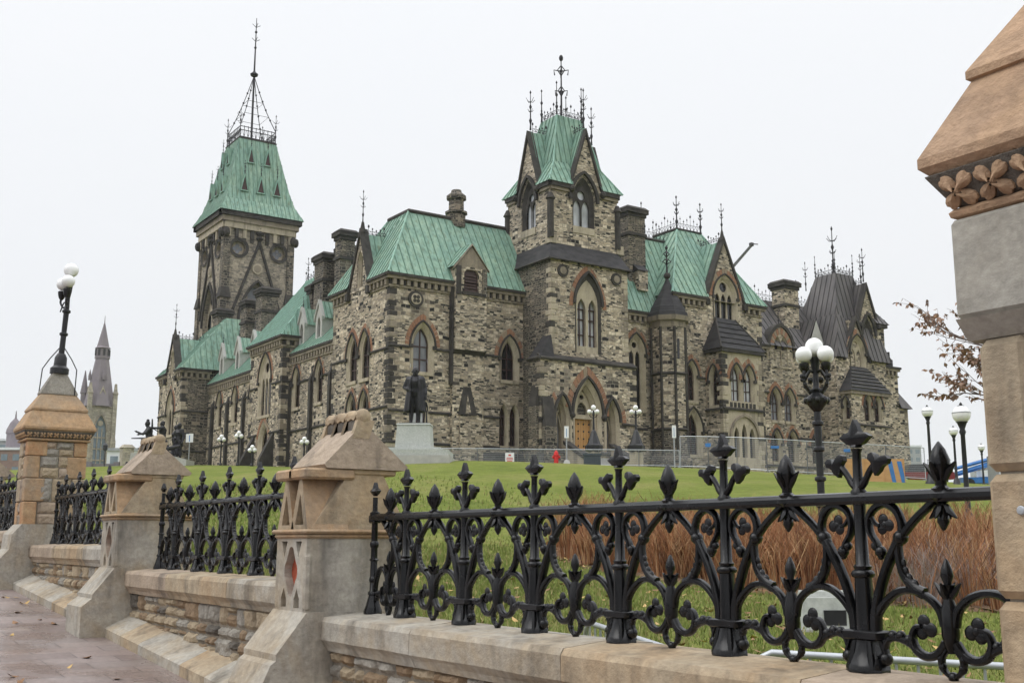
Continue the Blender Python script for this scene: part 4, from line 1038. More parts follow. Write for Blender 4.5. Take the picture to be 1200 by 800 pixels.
for c in (mc - .52, mc + .52):
    for v in (17.2, 18.4, 19.2): fbox(mb, f2, c - .42, v - .05, -.46, c + .42, v + .05, -.40, 'window_frame_paint')
    for du in (-.38, 0, .38): fbox(mb, f2, c + du - .045, 16.3, -.46, c + du + .045, 19.9 if du == 0 else 19.2, -.40, 'window_frame_paint')
mb.build('window_frame', w_)
mb = MB()
for c in (12.7, 17.9):
    mb.extrude([f2(u, v, .1) for u, v in circ(c, 21.9, .5, 16)], f2.N * -.2, 'dark_stone'); mb.extrude([f2(u, v, .14) for u, v in circ(c, 21.9, .3, 12)], f2.N * -.1, 'cornice_stone')
mb.build('medallion', ET)
one(quoins, 'quoin', ET, 3.7, m0, 1, -1, 15.4, 22.4, .15); one(quoins, 'quoin', ET, 3.7, m1, 1, 1, 15.4, 22.4, .2)
# slate skirt up to the belfry
bx0, bx1, by0, by1 = -2.95, 2.95, 12.15, 18.75
mb = MB()
lo = [p3(3.95, m0 - .25, 22.7), p3(3.95, m1 + .25, 22.7), p3(-3.85, m1 + .25, 22.7), p3(-3.85, m0 - .25, 22.7)]
hi = [p3(bx1, by0, 24.25), p3(bx1, by1, 24.25), p3(bx0, by1, 24.25), p3(bx0, by0, 24.25)]
for i in range(4):
    j = (i + 1) % 4; mb.poly([lo[i], lo[j], hi[j], hi[i]], 'slate'); mb.tube([lo[i], lo[j]], .09, 'dark_stone', 5)
mb.build('slate_skirt', ET)
# belfry
bf, bs = FE(bx1), FS(by0)
def belfry(fr, c, a, b, z0, ze, zf, za, hw, win, dark='sooty_wall', roof='copper_roof', seam='copper_seam', back=3.0, parent=None, ww=2.0, wc=None):
    wc = c if wc is None else wc
    hole = arch(wc, ww, win[0], win[1], win[2], 8)
    mb = MB(); out = [(a, z0), (a, ze), (c - hw, ze), (c, za), (c + hw, ze), (b, ze), (b, z0)]
    wall(mb, fr, out, [hole], 'rubble_wall', .5)
    mb.build('belfry_wall', parent)
    mb = MB(); inn = arch(wc, ww - .5, win[0] + .1, win[1], win[2] - .45, 8)
    ring(mb, fr, arch(wc, ww + .1, win[0], win[1], win[2] + .1, 8), inn, .02, -.3, 'dark_stone')
    lw = (ww - .5) / 2 - .12
    hl = [arch(wc + s * (ww - .5) / 4, lw, win[0] + .5, win[1] - .6, win[1] + .15, 5) for s in (-1, 1)] + [circ(wc, win[1] + .55, ww * .17, 12)]
    for dd in (-.3, -.42): mb.holed([[fr(u, v, dd) for u, v in inn]] + [[fr(u, v, dd) for u, v in h] for h in hl], 'dark_stone')
    path = [p for p in arch(wc, ww + .3, win[0], win[1], win[2] + .25, 8) if p[1] >= win[1] - .8]; band(mb, fr, path, .25, 0, .22, 'dark_stone')
    fbox(mb, fr, wc - ww / 2, win[0] - .05, -.4, wc + ww / 2, win[0] + .5, .05, 'buff_stone')
    w_ = mb.build('window', parent)
    mb = MB(); mb.poly([fr(u, v, -.46) for u, v in arch(wc, ww - .4, win[0], win[1], win[2] - .3, 8)], 'glass_sky_pale'); mb.build('pane', w_)
    mb, rm = MB(), MB()
    for s in (-1, 1):
        p = Vector((c + s * (hw + .1), ze - .15)); q = Vector((c, za)); 
        mb.extrude([fr(p.x, p.y, .18), fr(q.x, q.y, .18), fr(q.x, q.y + .5, .18), fr(p.x + s * .16, p.y, .18)], fr.N * -.6, 'dark_stone')
        mb.ball(fr(p.x, ze - .3, .25), .27, 'dark_stone', 7, 5)
        roof_face(rm, [fr(c + s * (hw + .12), ze, -.2), fr(c, za + .45, -.2), fr(c, za + .45, -back), fr(c + s * (hw + .12), ze, -back)], fr.N, roof, seam, sp=.5)
    g = mb.build('gable_coping', parent); rm.build('gable_roof', parent)
    m2 = MB(); finial(m2, fr(c, za + .6, -.2), 3.4, r=.075); m2.build('finial', g)
    m2 = MB(); cresting(m2, fr(c, za + .5, -.4), fr(c, za + .5, -back + .6), .6, .3); m2.build('cresting', g)
cyb = (by0 + by1) / 2
belfry(bf, cyb + .15, by0, by1, 24.0, 29.1, 29, 33.6, 1.45, (25.4, 28.0, 30.0), parent=ET, wc=cyb - .1, ww=2.15)
belfry(bs, 0.0, bx0, bx1, 24.0, 29.1, 29, 33.6, 1.4, (25.4, 28.0, 29.9), parent=ET, ww=1.9)
belfry(FN(by1), 0.0, bx0, bx1, 24.0, 29.1, 29, 33.6, 1.4, (25.4, 28.0, 29.9), parent=ET, ww=1.9)
mb = MB(); wall(mb, FW(bx0), rect(by0, 24, by1, 29.1), [], 'rubble_wall'); mb.build('belfry_wall', ET)
mb = MB()
for fr, a, b, c, hw in ((bf, by0, by1, cyb + .15, 1.45), (bs, bx0, bx1, 0, 1.4), (FN(by1), bx0, bx1, 0, 1.4)):
    for s, t in ((a, c - hw - .15), (c + hw + .15, b)):
        fbox(mb, fr, s - .05, 28.75, -.1, t + .05, 29.1, .28, 'dark_stone'); fbox(mb, fr, s, 28.5, -.1, t, 28.75, .15, 'cornice_stone')
for x, y in ((bx1, by0), (bx1, by1), (bx0, by0)):
    mb.lathe([(.26, 24.6), (.26, 27.6), (.4, 27.7), (.15, 28.2)], p3(x, y, 0), 'dark_stone', 8)
    mb.box(p3(x - .55, y - .12, 24.2), p3(x + .12, y + .55, 24.9), 'buff_stone')
mb.build('cornice', ET)
mb = MB()
lv = [((bx1 + .35, -bx0 + .35, 3.3 + .35), 29.1), ((2.1, 2.1, 2.35), 31.2), ((1.05, 1.05, 1.25), 35.6)]
prev = None; gw_ = {0: (cyb + .15 + YC, 1.45, 1), 1: (XC, 1.4, 0), 3: (XC, 1.4, 0)}
for lvl, ((a, b, h), z) in enumerate(lv):
    cur = [p3(a, cyb - h, z), p3(a, cyb + h, z), p3(-b, cyb + h, z), p3(-b, cyb - h, z)]
    if prev:
        for i in range(4):
            j = (i + 1) % 4; A_, B_, C2, D2 = prev[i], prev[j], cur[j], cur[i]
            if lvl == 1 and i in gw_:
                g0, hw_, ax = gw_[i]; sgn = 1 if B_[ax] > A_[ax] else -1
                def at_(P, Q, val): t = max(0, min(1, (val - P[ax]) / (Q[ax] - P[ax]))); return P.lerp(Q, t)
                roof_face(mb, [A_, at_(A_, B_, g0 - sgn * (hw_ + .05)), at_(D2, C2, g0 - sgn * (hw_ * .5)), D2], B_ - A_, sp=.5, sh=.05)
                roof_face(mb, [at_(A_, B_, g0 + sgn * (hw_ + .05)), B_, C2, at_(D2, C2, g0 + sgn * (hw_ * .5))], B_ - A_, sp=.5, sh=.05)
            else: roof_face(mb, [A_, B_, C2, D2], B_ - A_, sp=.5, sh=.05)
            hipcap(mb, prev[i], cur[i], 'copper_pale', .07)
    prev = cur
mb.poly(prev, 'copper_roof'); mb.build('tower_roof', ET)
mb = MB(); z = 35.6
for i in range(4):
    a, b = prev[i], prev[(i + 1) % 4]; cresting(mb, a, b, .9, .35); finial(mb, a, 2.9, r=.075, arms=False)
c = p3(0, cyb, z)
mb.tube([c, c + V(0, 0, 5.8)], [.1, .04], 'roof_iron', 6)
for zz, L in ((2.6, .5), (4.4, .6)):
    mb.ball(c + V(0, 0, zz), .16, 'roof_iron', 6, 4)
    for dx, dy in ((.56, .83), (-.56, -.83), (.83, -.56), (-.83, .56)):
        mb.tube([c + V(0, 0, zz), c + V(dx * L, dy * L, zz + .1), c + V(dx * L * .9, dy * L * .9, zz - .35)], .05, 'roof_iron', 4)
        mb.tube([c + V(0, 0, zz - .4), c + V(dx * L * .5, dy * L * .5, zz + .1), c + V(0, 0, zz + .5)], .045, 'roof_iron', 4)
mb.ball(c + V(0, 0, 5.55), .18, 'roof_iron', 6, 5, (1, 1, 1.6)); mb.build('finial', ET)

# --- wall, turret and pavilion right of the tower -------------------------------
holes = [window(B, fe, 23.0, 1.3, 12.4, 17.0, 18.3, sur=.34, lights=2, frame=False, ring_w=.3)]
mb = MB(); wall(mb, fe, rect(19, Z0, 27, 20.3), holes, 'rubble_wall'); mb.build('wall', B)
one(cornice, 'cornice', B, fe, 19.0, 24.2, 20.6)
mb = MB(); string(mb, fe, 19, 24, 15.3, skip=[(21.9, 24.1)]); string(mb, fe, 19, 24, 10.8); mb.build('string_course', B)
mb = MB()
P = p3(-3.2, 26.5, 28.2)
roof_face(mb, [p3(.36, 17, 20.6), p3(.36, 30, 20.6), p3(-3.2, 30, 28.2), P], (0, 1, 0))
roof_face(mb, [p3(.36, 17, 20.6), P, p3(-5.4, 26.5, 28.2), p3(-9, 17, 20.6)], (1, 0, 0))
roof_face(mb, [p3(-9, 17, 20.6), p3(-5.4, 26.5, 28.2), p3(-5.4, 40, 28.2), p3(-9, 40, 20.6)], (0, 1, 0)); mb.poly([P, p3(-3.2, 31, 28.2), p3(-5.4, 31, 28.2), p3(-5.4, 26.5, 28.2)], 'copper_roof')
r_ = mb.build('roof', B)
mb = MB(); mb.tube([p3(-5.4, 26.5, 28.25), p3(-3.2, 26.5, 28.25), p3(-3.2, 30, 28.25)], .14, 'dark_stone', 5); mb.build('ridge_roll', r_)
mb = MB(); cresting(mb, p3(-3.2, 26.6, 28.3), p3(-3.2, 30.5, 28.3), 1.3, .4); cresting(mb, p3(-5.4, 24, 28.3), p3(-5.4, 26.5, 28.3), 1.3, .4); finial(mb, p3(-3.2, 26.6, 28.5), 3.1, r=.08); mb.build('cresting', r_)
chimney(B, -1.7, 24.1, 23.0, 30.1, 1.5, 1.9)
mb = MB(); mb.box(p3(-.9, 23.7, 22.6), p3(-.3, 24.7, 24.4), 'rubble_wall'); mb.extrude([p3(-.2, 23.6, 24.3), p3(-2.2, 23.6, 26.0), p3(-2.2, 23.6, 24.3)], V(0, 1.2, 0), 'slate'); mb.build('roof_vent', B)
mb = MB(); tcx, tcy, tr_ = 1.0, 25.7, 1.5
mb.lathe([(tr_ + .35, Z0), (tr_ + .35, 8.2), (tr_ + .1, 8.6), (tr_, 10.6)], p3(tcx, tcy, 0), 'sooty_wall', 8, rot=R_(22.5)); mb.lathe([(tr_, 10.6), (tr_, 19.3)], p3(tcx, tcy, 0), 'rubble_wall', 8, rot=R_(22.5))
for z in (10.7, 15.3): mb.lathe([(tr_, z - .12), (tr_ + .16, z), (tr_, z + .14)], p3(tcx, tcy, 0), 'dark_stone', 8, rot=R_(22.5))
mb.lathe([(tr_ + .05, 19.2), (tr_ + .05, 19.7), (tr_ + .3, 19.75), (tr_ + .38, 20.15), (tr_ + .1, 20.2)], p3(tcx, tcy, 0), 'cornice_stone', 8, rot=R_(22.5))
for i in range(8):
    a = i * math.pi / 4 + R_(22.5); x, y = tcx + math.cos(a) * tr_, tcy + math.sin(a) * tr_
    mb.lathe([(.12, 8.6), (.12, 19.2)], p3(x, y, 0), 'dark_stone', 6)
tu = mb.build('turret', B)
mb = MB(); mb.lathe([(tr_ + .34, 20.1), (tr_ + .22, 20.5), (tr_ + .12, 20.55), (tr_ - .05, 21.0), (tr_ - .1, 21.04), (tr_ - .38, 21.6), (tr_ - .42, 21.64), (.62, 22.4), (.25, 23.2), (.1, 23.6)], p3(tcx, tcy, 0), 'slate', 8, rot=R_(22.5)); mb.build('turret_roof', tu)
mb = MB(); c = p3(tcx, tcy, 23.5); mb.ball(c + V(0, 0, .3), .3, 'dark_stone', 8, 6); mb.tube([c, c + V(0, 0, 3.0)], [.09, .04], 'roof_iron', 6); mb.ball(c + V(0, 0, 2.75), .14, 'roof_iron', 6, 5)
for zz, L in ((1.55, .36), (2.2, .25)):
    for dx, dy in ((.56, .83), (-.56, -.83), (.83, -.56), (-.83, .56)): mb.tube([c + V(0, 0, zz - .25), c + V(dx * L, dy * L, zz), c + V(0, 0, zz + .25)], .05, 'roof_iron', 4)
mb.build('finial', tu)
mb = MB(); mb.poly([p3(tcx + tr_ * .93, tcy - .35, z) for z in (16.5,)] + [p3(tcx + tr_ * .93 + .06, tcy - .12, 16.5), p3(tcx + tr_ * .93 + .06, tcy - .12, 18.2), p3(tcx + tr_ * .93, tcy - .35, 18.2)], 'glass_dark'); mb.build('slit', tu)
# pavilion with the steep gable
fp = FE(1.5)
gh = window(B, FE(1.56), 31.9, 2.2, 20.5, 22.6, 24.2, sur=.34, lights=3, ring_w=.36, glass='glass_dark', frame=False)
holes = [window(B, fp, 27.75, .85, 13.3, 15.4, 16.4, sur=.26, ring_w=.3), window(B, fp, 27.8, 1.15, 8.8, 10.7, 12.2, sur=.42, hood=True, voussoir=False)]
lowm = 22.2
mb = MB(); wall(mb, fp, [(25.9, Z0), (25.9, lowm), (29.8, lowm), (30.75, 24.3), (33.05, 24.3), (34.0, lowm), (36.3, lowm), (36.3, Z0)], holes + [[q for q in gh]], 'rubble_wall')
wall(mb, FN(36.3), rect(-2, Z0, 1.5, lowm), [], 'rubble_wall'); wall(mb, FS(25.9), rect(-2, 15, 1.5, lowm), [], 'rubble_wall'); mb.build('wall', B)
mb, rm = MB(), MB()
ap = gable(mb, rm, fp, 31.9, 2.15, lowm, 27.6, 4.2, 'rubble_wall', d=.05, hole=[p for p in arch(31.9, 2.9, lowm + .03, 22.6, 24.65)])
g_ = mb.build('gable', B); rm.build('gable_roof', g_)
mb = MB(); finial(mb, ap, 2.6, r=.065); mb.build('finial', g_)
mb = MB(); cresting(mb, p3(1.0, 31.9, 27.8), p3(-1.6, 31.9, 27.8), .6, .3); mb.build('cresting', g_)
one(cornice, 'cornice', B, fp, 25.9, 29.6, lowm + .1, e0=1); one(cornice, 'cornice', B, fp, 34.2, 36.3, lowm + .1, e1=1)
mb = MB(); string(mb, fp, 25.9, 29.4, 15.3, skip=[(26.9, 28.6)]); string(mb, fp, 25.9, 29.4, 10.7, skip=[(26.7, 28.9)]); string(mb, fp, 33.9, 36.3, 15.3); mb.build('string_course', B)
one(quoins, 'quoin', B, 1.5, 36.3, 1, 1, 8, 21.2, .4)
mb = MB(); a, b, c, d = p3(1.86, 25.5, 22.3), p3(1.86, 36.7, 22.3), p3(-2.2, 32.8, 29.3), p3(-2.2, 29.9, 29.3)
roof_with_gap(mb, a, b, c, d, p3(1.86, 29.65, 22.3), p3(1.86, 34.15, 22.3), p3(-1.2, 31.9, 27.6), (0, 1, 0)); roof_face(mb, [a, d, p3(-5.4, 29.9, 29.3), p3(-9.5, 25.5, 22.3)], (1, 0, 0)); roof_face(mb, [b, p3(-9.5, 36.7, 22.3), p3(-5.4, 32.8, 29.3), c], (1, 0, 0)); mb.poly([c, d, p3(-5.4, 29.9, 29.3), p3(-5.4, 32.8, 29.3)], 'copper_roof')
r_ = mb.build('roof', B)
mb = MB(); hipcap(mb, a, d, 'copper_pale'); hipcap(mb, b, c, 'copper_pale'); mb.tube([p3(-5.4, 29.9, 29.35), d + V(0, 0, .05), c + V(0, 0, .05), p3(-5.4, 32.8, 29.35)], .15, 'dark_stone', 5); mb.build('hip_roll', r_)
mb = MB(); cresting(mb, d, c, 1.3, .38); cresting(mb, p3(-5.4, 29.9, 29.3), d, 1.3, .38); finial(mb, d, 3.2, r=.09); finial(mb, c, 3.0, r=.09); mb.build('cresting', r_)
# projecting bay
fy = FE(3.5); b0, b1 = 29.3, 33.95
holes = [window(B, fy, c, .95, 13.3, 15.1, 16.2, sur=.2, glass='glass_sky_pale', ring_w=.32, hood=True, sill=False) for c in (30.95, 32.4)]
tri = arch(31.65, 3.1, 8.2, 10.2, 12.0, 8); th = [arch(c, .6, 8.6, 10.3, 11.1 + (.35 if abs(c - 31.65) < .1 else 0), 5) for c in (30.75, 31.65, 32.55)]
mb = MB(); wall(mb, fy, rect(b0, 12.5, b1, 17.6), holes, 'buff_stone'); wall(mb, fy, rect(b0, Z0, b1, 12.5), th, 'buff_stone', .35)
h2 = [window(B, FS(b0), 2.5, .8, 12.9, 15.0, 16.1, sur=.2, ring_w=.3)]
wall(mb, FS(b0), rect(1.5, Z0, 3.5, 17.6), h2, 'rubble_wall'); wall(mb, FN(b1), rect(1.5, Z0, 3.5, 17.6), [], 'rubble_wall')
path = [p for p in tri if p[1] >= 10.1]; band(mb, fy, path, .2, 0, .16, 'cornice_stone')
bay = mb.build('bay', B)
mb = MB()
for h in th: mb.poly([fy(u, v, -.34) for u, v in h], 'glass_dark')
mb.build('pane', bay)
mb = MB(); string(mb, fy, b0, b1, 12.6, .26, .2); string(mb, FS(b0), 1.5, 3.5, 12.6, .26, .2); string(mb, fy, b0, b0 + .6, 10.2); string(mb, fy, b1 - .6, b1, 10.2)
fbox(mb, fy, b0 - .2, 17.35, -1.9, b1 + .2, 17.65, .25, 'dark_stone')
for i in range(7): fbox(mb, fy, b0 + .8 + i * .45, 12.75, 0, b0 + 1.05 + i * .45, 13.15, .06, 'dark_stone')
mb.build('string_course', bay)
one(quoins, 'quoin', bay, 3.5, b0, 1, -1, 8, 17.2, .7); one(quoins, 'quoin', bay, 3.5, b1, 1, 1, 8, 17.2, .15)
mb = MB(); a, b, c, d = p3(3.8, b0 - .3, 17.65), p3(3.8, b1 + .3, 17.65), p3(1.6, 32.9, 20.7), p3(1.6, 30.6, 20.7)
roof_face(mb, [a, b, c, d], (0, 1, 0), 'slate', 'slate', sp=30); roof_face(mb, [a, d, p3(1.5, b0 - .3, 17.65)], (1, 0, 0), 'slate', 'slate', sp=30); roof_face(mb, [b, p3(1.5, b1 + .3, 17.65), c], (1, 0, 0), 'slate', 'slate', sp=30)
for i in range(1, 6):
    t = i / 6; mb.tube([a.lerp(d, t) + V(.03, 0, .03), b.lerp(c, t) + V(.03, 0, .03)], .04, 'slate', 4)
hipcap(mb, a, d, 'dark_stone'); hipcap(mb, b, c, 'dark_stone'); mb.build('bay_roof', bay)

# --- north wing under lead roofs --------------------------------------------
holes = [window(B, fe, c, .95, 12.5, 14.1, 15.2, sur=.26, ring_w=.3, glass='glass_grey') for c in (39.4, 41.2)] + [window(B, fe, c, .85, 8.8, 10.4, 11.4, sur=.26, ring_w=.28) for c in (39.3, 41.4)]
holes += [window(B, fe, 45.2, .95, 12.6, 14.2, 15.3, sur=.26, ring_w=.3), window(B, fe, 44.6, .85, 8.8, 10.4, 11.4, sur=.26)]
dh = [window(B, FE(.06), c, .6, 17.6, 19.3, 20.1, sur=.14, voussoir=False, hood=False, sill=False) for c in (39.85, 40.65)]
mb = MB(); wall(mb, fe, rect(36, Z0, 48.5, 19.0), holes, 'rubble_wall')
dw = arch(40.25, 3.0, 19.0, 19.2, 21.2, 8); mb.holed([[fe(u, v, .06) for u, v in [(38.75, 17.3)] + dw[1:-1] + [(41.75, 17.3)]]] + [[FE(.06)(u, v, 0) for u, v in h] for h in dh], 'rubble_wall'); mb.build('wall', B)
mb = MB(); band(mb, fe, [p for p in dw[1:-1]], .3, -.6, .2, 'dark_stone')
pa = arch(40.25, 1.9, 19.2, 19.2, 20.5, 7)[1:-1]; po = arch(40.25, 2.9, 19.2, 19.2, 21.1, 7)[1:-1]
for i in range(len(pa) - 1):
    L = [Vector(pa[i]).lerp(Vector(pa[i + 1]), .05), Vector(pa[i]).lerp(Vector(pa[i + 1]), .95), Vector(po[i]).lerp(Vector(po[i + 1]), .95), Vector(po[i]).lerp(Vector(po[i + 1]), .05)]
    mb.extrude([fe(p.x, p.y, .12) for p in L], fe.N * -.1, 'red_voussoir' if i % 2 else 'brown_voussoir')
finial(mb, fe(40.25, 21.4, -.1), 1.8); d_ = mb.build('dormer', B)
mb = MB()
for i in range(len(dw) - 3):
    a, b = dw[i + 1], dw[i + 2]; mb.poly([fe(a[0], a[1] + .15, 0), fe(b[0], b[1] + .15, 0), fe(b[0], b[1] + .15, -2.5), fe(a[0], a[1] + .15, -2.5)], 'lead_roof')
mb.build('dormer_roof', d_)
mb = MB(); string(mb, fe, 36, 48, 15.0, skip=[(38.5, 42.2), (44.3, 46.1)]); string(mb, fe, 36, 48, 11.0, skip=[(38.5, 42.2), (43.9, 45.4)]); string(mb, fe, 36, 48, 8.4); mb.build('string_course', B)
one(cornice, 'cornice', B, fe, 36.3, 38.6, 19.3); one(cornice, 'cornice', B, fe, 41.9, 47, 19.3)
mb = MB(); roof_face(mb, [p3(.3, 36, 19.3), p3(.3, 53, 19.3), p3(-3.6, 53, 24.6), p3(-3.6, 36, 24.6)], (0, 1, 0), 'lead_roof', 'lead_seam', sp=.75); roof_face(mb, [p3(-8, 36, 19.3), p3(-8, 53, 19.3), p3(-3.6, 53, 24.6), p3(-3.6, 36, 24.6)], (0, 1, 0), 'lead_roof', 'lead_seam')
r_ = mb.build('roof', B)
mb = MB(); cresting(mb, p3(-3.6, 37, 24.6), p3(-3.6, 48, 24.6), 1.1, .5); mb.build('cresting', r_)
chimney(B, -2.2, 43.6, 21, 26.3, 1.6, 1.9, mat='rubble_wall')
mb = MB()   # pale gabled dormer half hidden by the lamp
for s in (-1, 1): roof_face(mb, [p3(.2, 45.0 + s * 1.5, 19.4), p3(.2, 45.0, 22.4), p3(-3.4, 45.0, 22.4), p3(-2.5, 45.0 + s * 1.5, 19.6)], (1, 0, 0), 'lead_roof', 'lead_seam')
mb.poly([p3(.25, 43.7, 19.3), p3(.25, 45.0, 22.3), p3(.25, 46.3, 19.3)], 'pale_stone'); mb.build('dormer', B)
# --- north pavilion with its small tower
NT = sub('tower'); fn = FE(2.0)
gh = window(NT, FE(2.05), 48.5, 1.6, 17.0, 19.2, 20.6, sur=.3, lights=2, ring_w=.36, frame=False)
holes = [window(NT, fn, 46.3, .5, 12.8, 14.2, 14.9, sur=.16, voussoir=False)]
mb = MB(); wall(mb, fn, [(45.4, Z0), (45.4, 18.6), (46.9, 18.6), (48.4, 22.4), (49.9, 18.6), (52.6, 18.6), (52.6, Z0)], holes + [gh], 'rubble_wall'); wall(mb, FS(45.4), rect(-1, Z0, 2, 18.6), [], 'rubble_wall'); wall(mb, FN(52.6), rect(-1, Z0, 2, 18.6), [], 'rubble_wall'); mb.build('wall', NT)
mb = MB()
for s in (-1, 1):
    mb.extrude([fn(48.4 + s * 1.75, 18.4, .2), fn(48.4, 22.4, .2), fn(48.4, 22.9, .2), fn(48.4 + s * 2.0, 18.4, .2)], fn.N * -.5, 'dark_stone')
finial(mb, fn(48.4, 22.8, 0), 1.6, arms=False); mb.build('gable_coping', NT)
mb = MB()
for s in (-1, 1): roof_face(mb, [fn(48.4 + s * 1.7, 18.6, -.1), fn(48.4, 22.6, -.1), fn(48.4, 22.6, -4), fn(48.4 + s * 1.7, 18.6, -4)], (1, 0, 0), 'lead_roof', 'lead_seam')
lv = [((2.4, 4.6, 3.9), 18.6, 49.2), ((1.1, 3.6, 2.5), 23.0, 49.4), ((.05, 2.4, 1.3), 27.4, 49.6)]
prev = None
for (a, b, h), z, cy_ in lv:
    cur = [p3(a, cy_ - h, z), p3(a, cy_ + h, z), p3(-b, cy_ + h, z), p3(-b, cy_ - h, z)]
    if prev:
        for i in range(4):
            if i == 0 and z < 24: roof_with_gap(mb, prev[0], prev[1], cur[1], cur[0], p3(2.4, 46.65, 18.6), p3(2.4, 50.15, 18.6), p3(1.25, 48.4, 22.5), (0, 1, 0), 'lead_roof', 'lead_seam', sp=.6)
            else: roof_face(mb, [prev[i], prev[(i + 1) % 4], cur[(i + 1) % 4], cur[i]], prev[(i + 1) % 4] - prev[i], 'lead_roof', 'lead_seam', sp=.6)
    prev = cur
mb.poly(prev, 'lead_roof'); mb.build('tower_roof', NT)
mb = MB()
for i in range(4): cresting(mb, prev[i], prev[(i + 1) % 4], .8, .4); finial(mb, prev[i], 2.2, r=.06, arms=False)
finial(mb, p3(-1.2, 49.6, 27.4), 5.2, r=.11); finial(mb, p3(1.2, 50.6, 26.4), 3.0, r=.06); finial(mb, p3(-3.4, 48.0, 26.2), 3.0, r=.06); cresting(mb, p3(-3.6, 44.7, 24.6), p3(-3.6, 47.5, 24.6), 1.1, .35); finial(mb, p3(-3.6, 46.8, 24.6), 2.6, r=.08); mb.build('finial', NT)
bfn = FE(1.7)
belfry(bfn, 50.6, 47.9, 53.0, 18.0, 22.4, 22, 25.9, 1.3, (18.6, 21.2, 22.9), roof='lead_roof', seam='lead_seam', back=3.0, parent=NT, ww=1.5)
mb = MB(); wall(mb, FN(53.0), rect(-3.5, 14, 1.7, 22.4), [], 'rubble_wall'); wall(mb, FS(47.9), rect(-3.5, 19, 1.7, 22.4), [], 'rubble_wall')
fbox(mb, bfn, 51.9, 22.1, -4, 53.2, 22.5, .3, 'dark_stone'); mb.build('belfry_wall', NT)
mb = MB(); a, b = p3(2.1, 51.5, 22.45), p3(2.1, 53.4, 22.45)
roof_face(mb, [a, b, p3(-.2, 51.5, 25.6), p3(-.2, 50.9, 25.6)], (0, 1, 0), 'lead_roof', 'lead_seam'); roof_face(mb, [b, p3(-3.8, 53.4, 22.45), p3(-2, 51.0, 27), p3(-.2, 51.2, 25.8)], (1, 0, 0), 'lead_roof', 'lead_seam'); mb.build('tower_roof', NT)
# bay of the north pavilion
fq = FE(3.1)
holes = [window(NT, fq, c, .8, 12.7, 14.1, 15.0, sur=.2, ring_w=.25, sill=False) for c in (48.3, 49.7)]
mb = MB(); wall(mb, fq, rect(45.9, Z0, 51.2, 15.0 + .3), holes, 'rubble_wall'); hh = [window(NT, FS(45.9), 2.5, .5, 12.8, 14.0, 14.7, sur=.14, voussoir=False)]; wall(mb, FS(45.9), rect(2, Z0, 3.1, 15.3), hh, 'rubble_wall'); wall(mb, FN(51.2), rect(2, Z0, 3.1, 15.3), [], 'rubble_wall')
string(mb, fq, 45.9, 51.2, 12.3); fbox(mb, fq, 45.7, 15.1, -1.1, 51.4, 15.4, .2, 'cornice_stone'); mb.build('bay', NT)
mb = MB(); a, b, c, d = p3(3.4, 45.6, 15.4), p3(3.4, 51.5, 15.4), p3(2.05, 49.7, 17.9), p3(2.05, 47.4, 17.9)
for pts in ([a, b, c, d], [a, d, p3(2, 45.6, 15.4)], [b, p3(2, 51.5, 15.4), c]): mb.poly(pts, 'slate')
for i in range(1, 7): t = i / 7; mb.tube([a.lerp(d, t) + V(.05, 0, .02), b.lerp(c, t) + V(.05, 0, .02)], .055, 'lead_roof', 4)
mb.build('bay_roof', NT)
# lower blocks at the north end
mb = MB(); fa = FE(1.0); wall(mb, fa, rect(52.6, Z0, 55.6, 18.6), [], 'rubble_wall'); wall(mb, FN(55.6), rect(-5, Z0, 1, 18.6), [], 'rubble_wall'); cornice(mb, fa, 52.6, 55.6, 18.6, d=.3, e1=1)
wall(mb, fa, rect(55.6, Z0, 57.0, 14.6), [], 'rubble_wall', d=-.1); wall(mb, FN(57.0), rect(-5, Z0, .9, 14.6), [], 'rubble_wall'); mb.build('wall', NT)
mb = MB(); fbox(mb, fa, 52.5, 18.6, -3, 55.4, 19.4, -.3, 'slate'); mb.poly([p3(.7, 52.5, 19.4), p3(.7, 55.3, 19.4), p3(-.6, 54.6, 21.6), p3(-.6, 52.5, 21.6)], 'lead_roof'); mb.poly([p3(.7, 55.3, 19.4), p3(-4, 55.3, 19.4), p3(-.6, 54.6, 21.6)], 'lead_roof')
mb.poly([p3(1.3, 55.6, 14.6), p3(1.3, 57.3, 14.6), p3(0, 55.6, 17.2)], 'lead_roof'); mb.poly([p3(1.3, 57.3, 14.6), p3(-4, 57.3, 14.6), p3(-4, 55.6, 17.2), p3(0, 55.6, 17.2)], 'lead_roof')
for x, y in ((.4, 55.2), (.9, 53.6)): mb.tube([p3(x, y, 18.8), p3(x, y, 20.2)], .12, 'dark_stone', 6)
mb.build('lower_roof', NT)
# back walls close the block
mb = MB(); wall(mb, FW(-9.4), rect(12, Z0, 57, 19), [], 'rubble_wall'); wall(mb, FN(57), rect(-9.4, Z0, -4, 19), [], 'rubble_wall'); wall(mb, FN(12), rect(-48.6, Z0, -9.4, 17.3), [], 'rubble_wall'); mb.build('wall', B)
# entrance steps with low flanking walls
mb = MB()
for i in range(6): mb.box(p3(3.8, dc - 1.9, 5.0), p3(4.6 + (5 - i) * .42, dc + 1.9, 6.4 + i * .28), 'concrete')
mb.build('entrance_steps', ET)
mb = MB()
for s in (-2.15, 2.15):
    mb.extrude([p3(4.4, dc + s - .2, 5), p3(4.4, dc + s - .2, 8.7), p3(7.4, dc + s - .2, 7.1), p3(7.4, dc + s - .2, 5)], V(0, .4, 0), 'buff_stone')
    mb.extrude([p3(4.3, dc + s - .3, 8.7), p3(4.3, dc + s - .3, 8.95), p3(7.5, dc + s - .3, 7.3), p3(7.5, dc + s - .3, 7.05)], V(0, .6, 0), 'dark_stone')
mb.build('stair_wall', ET)
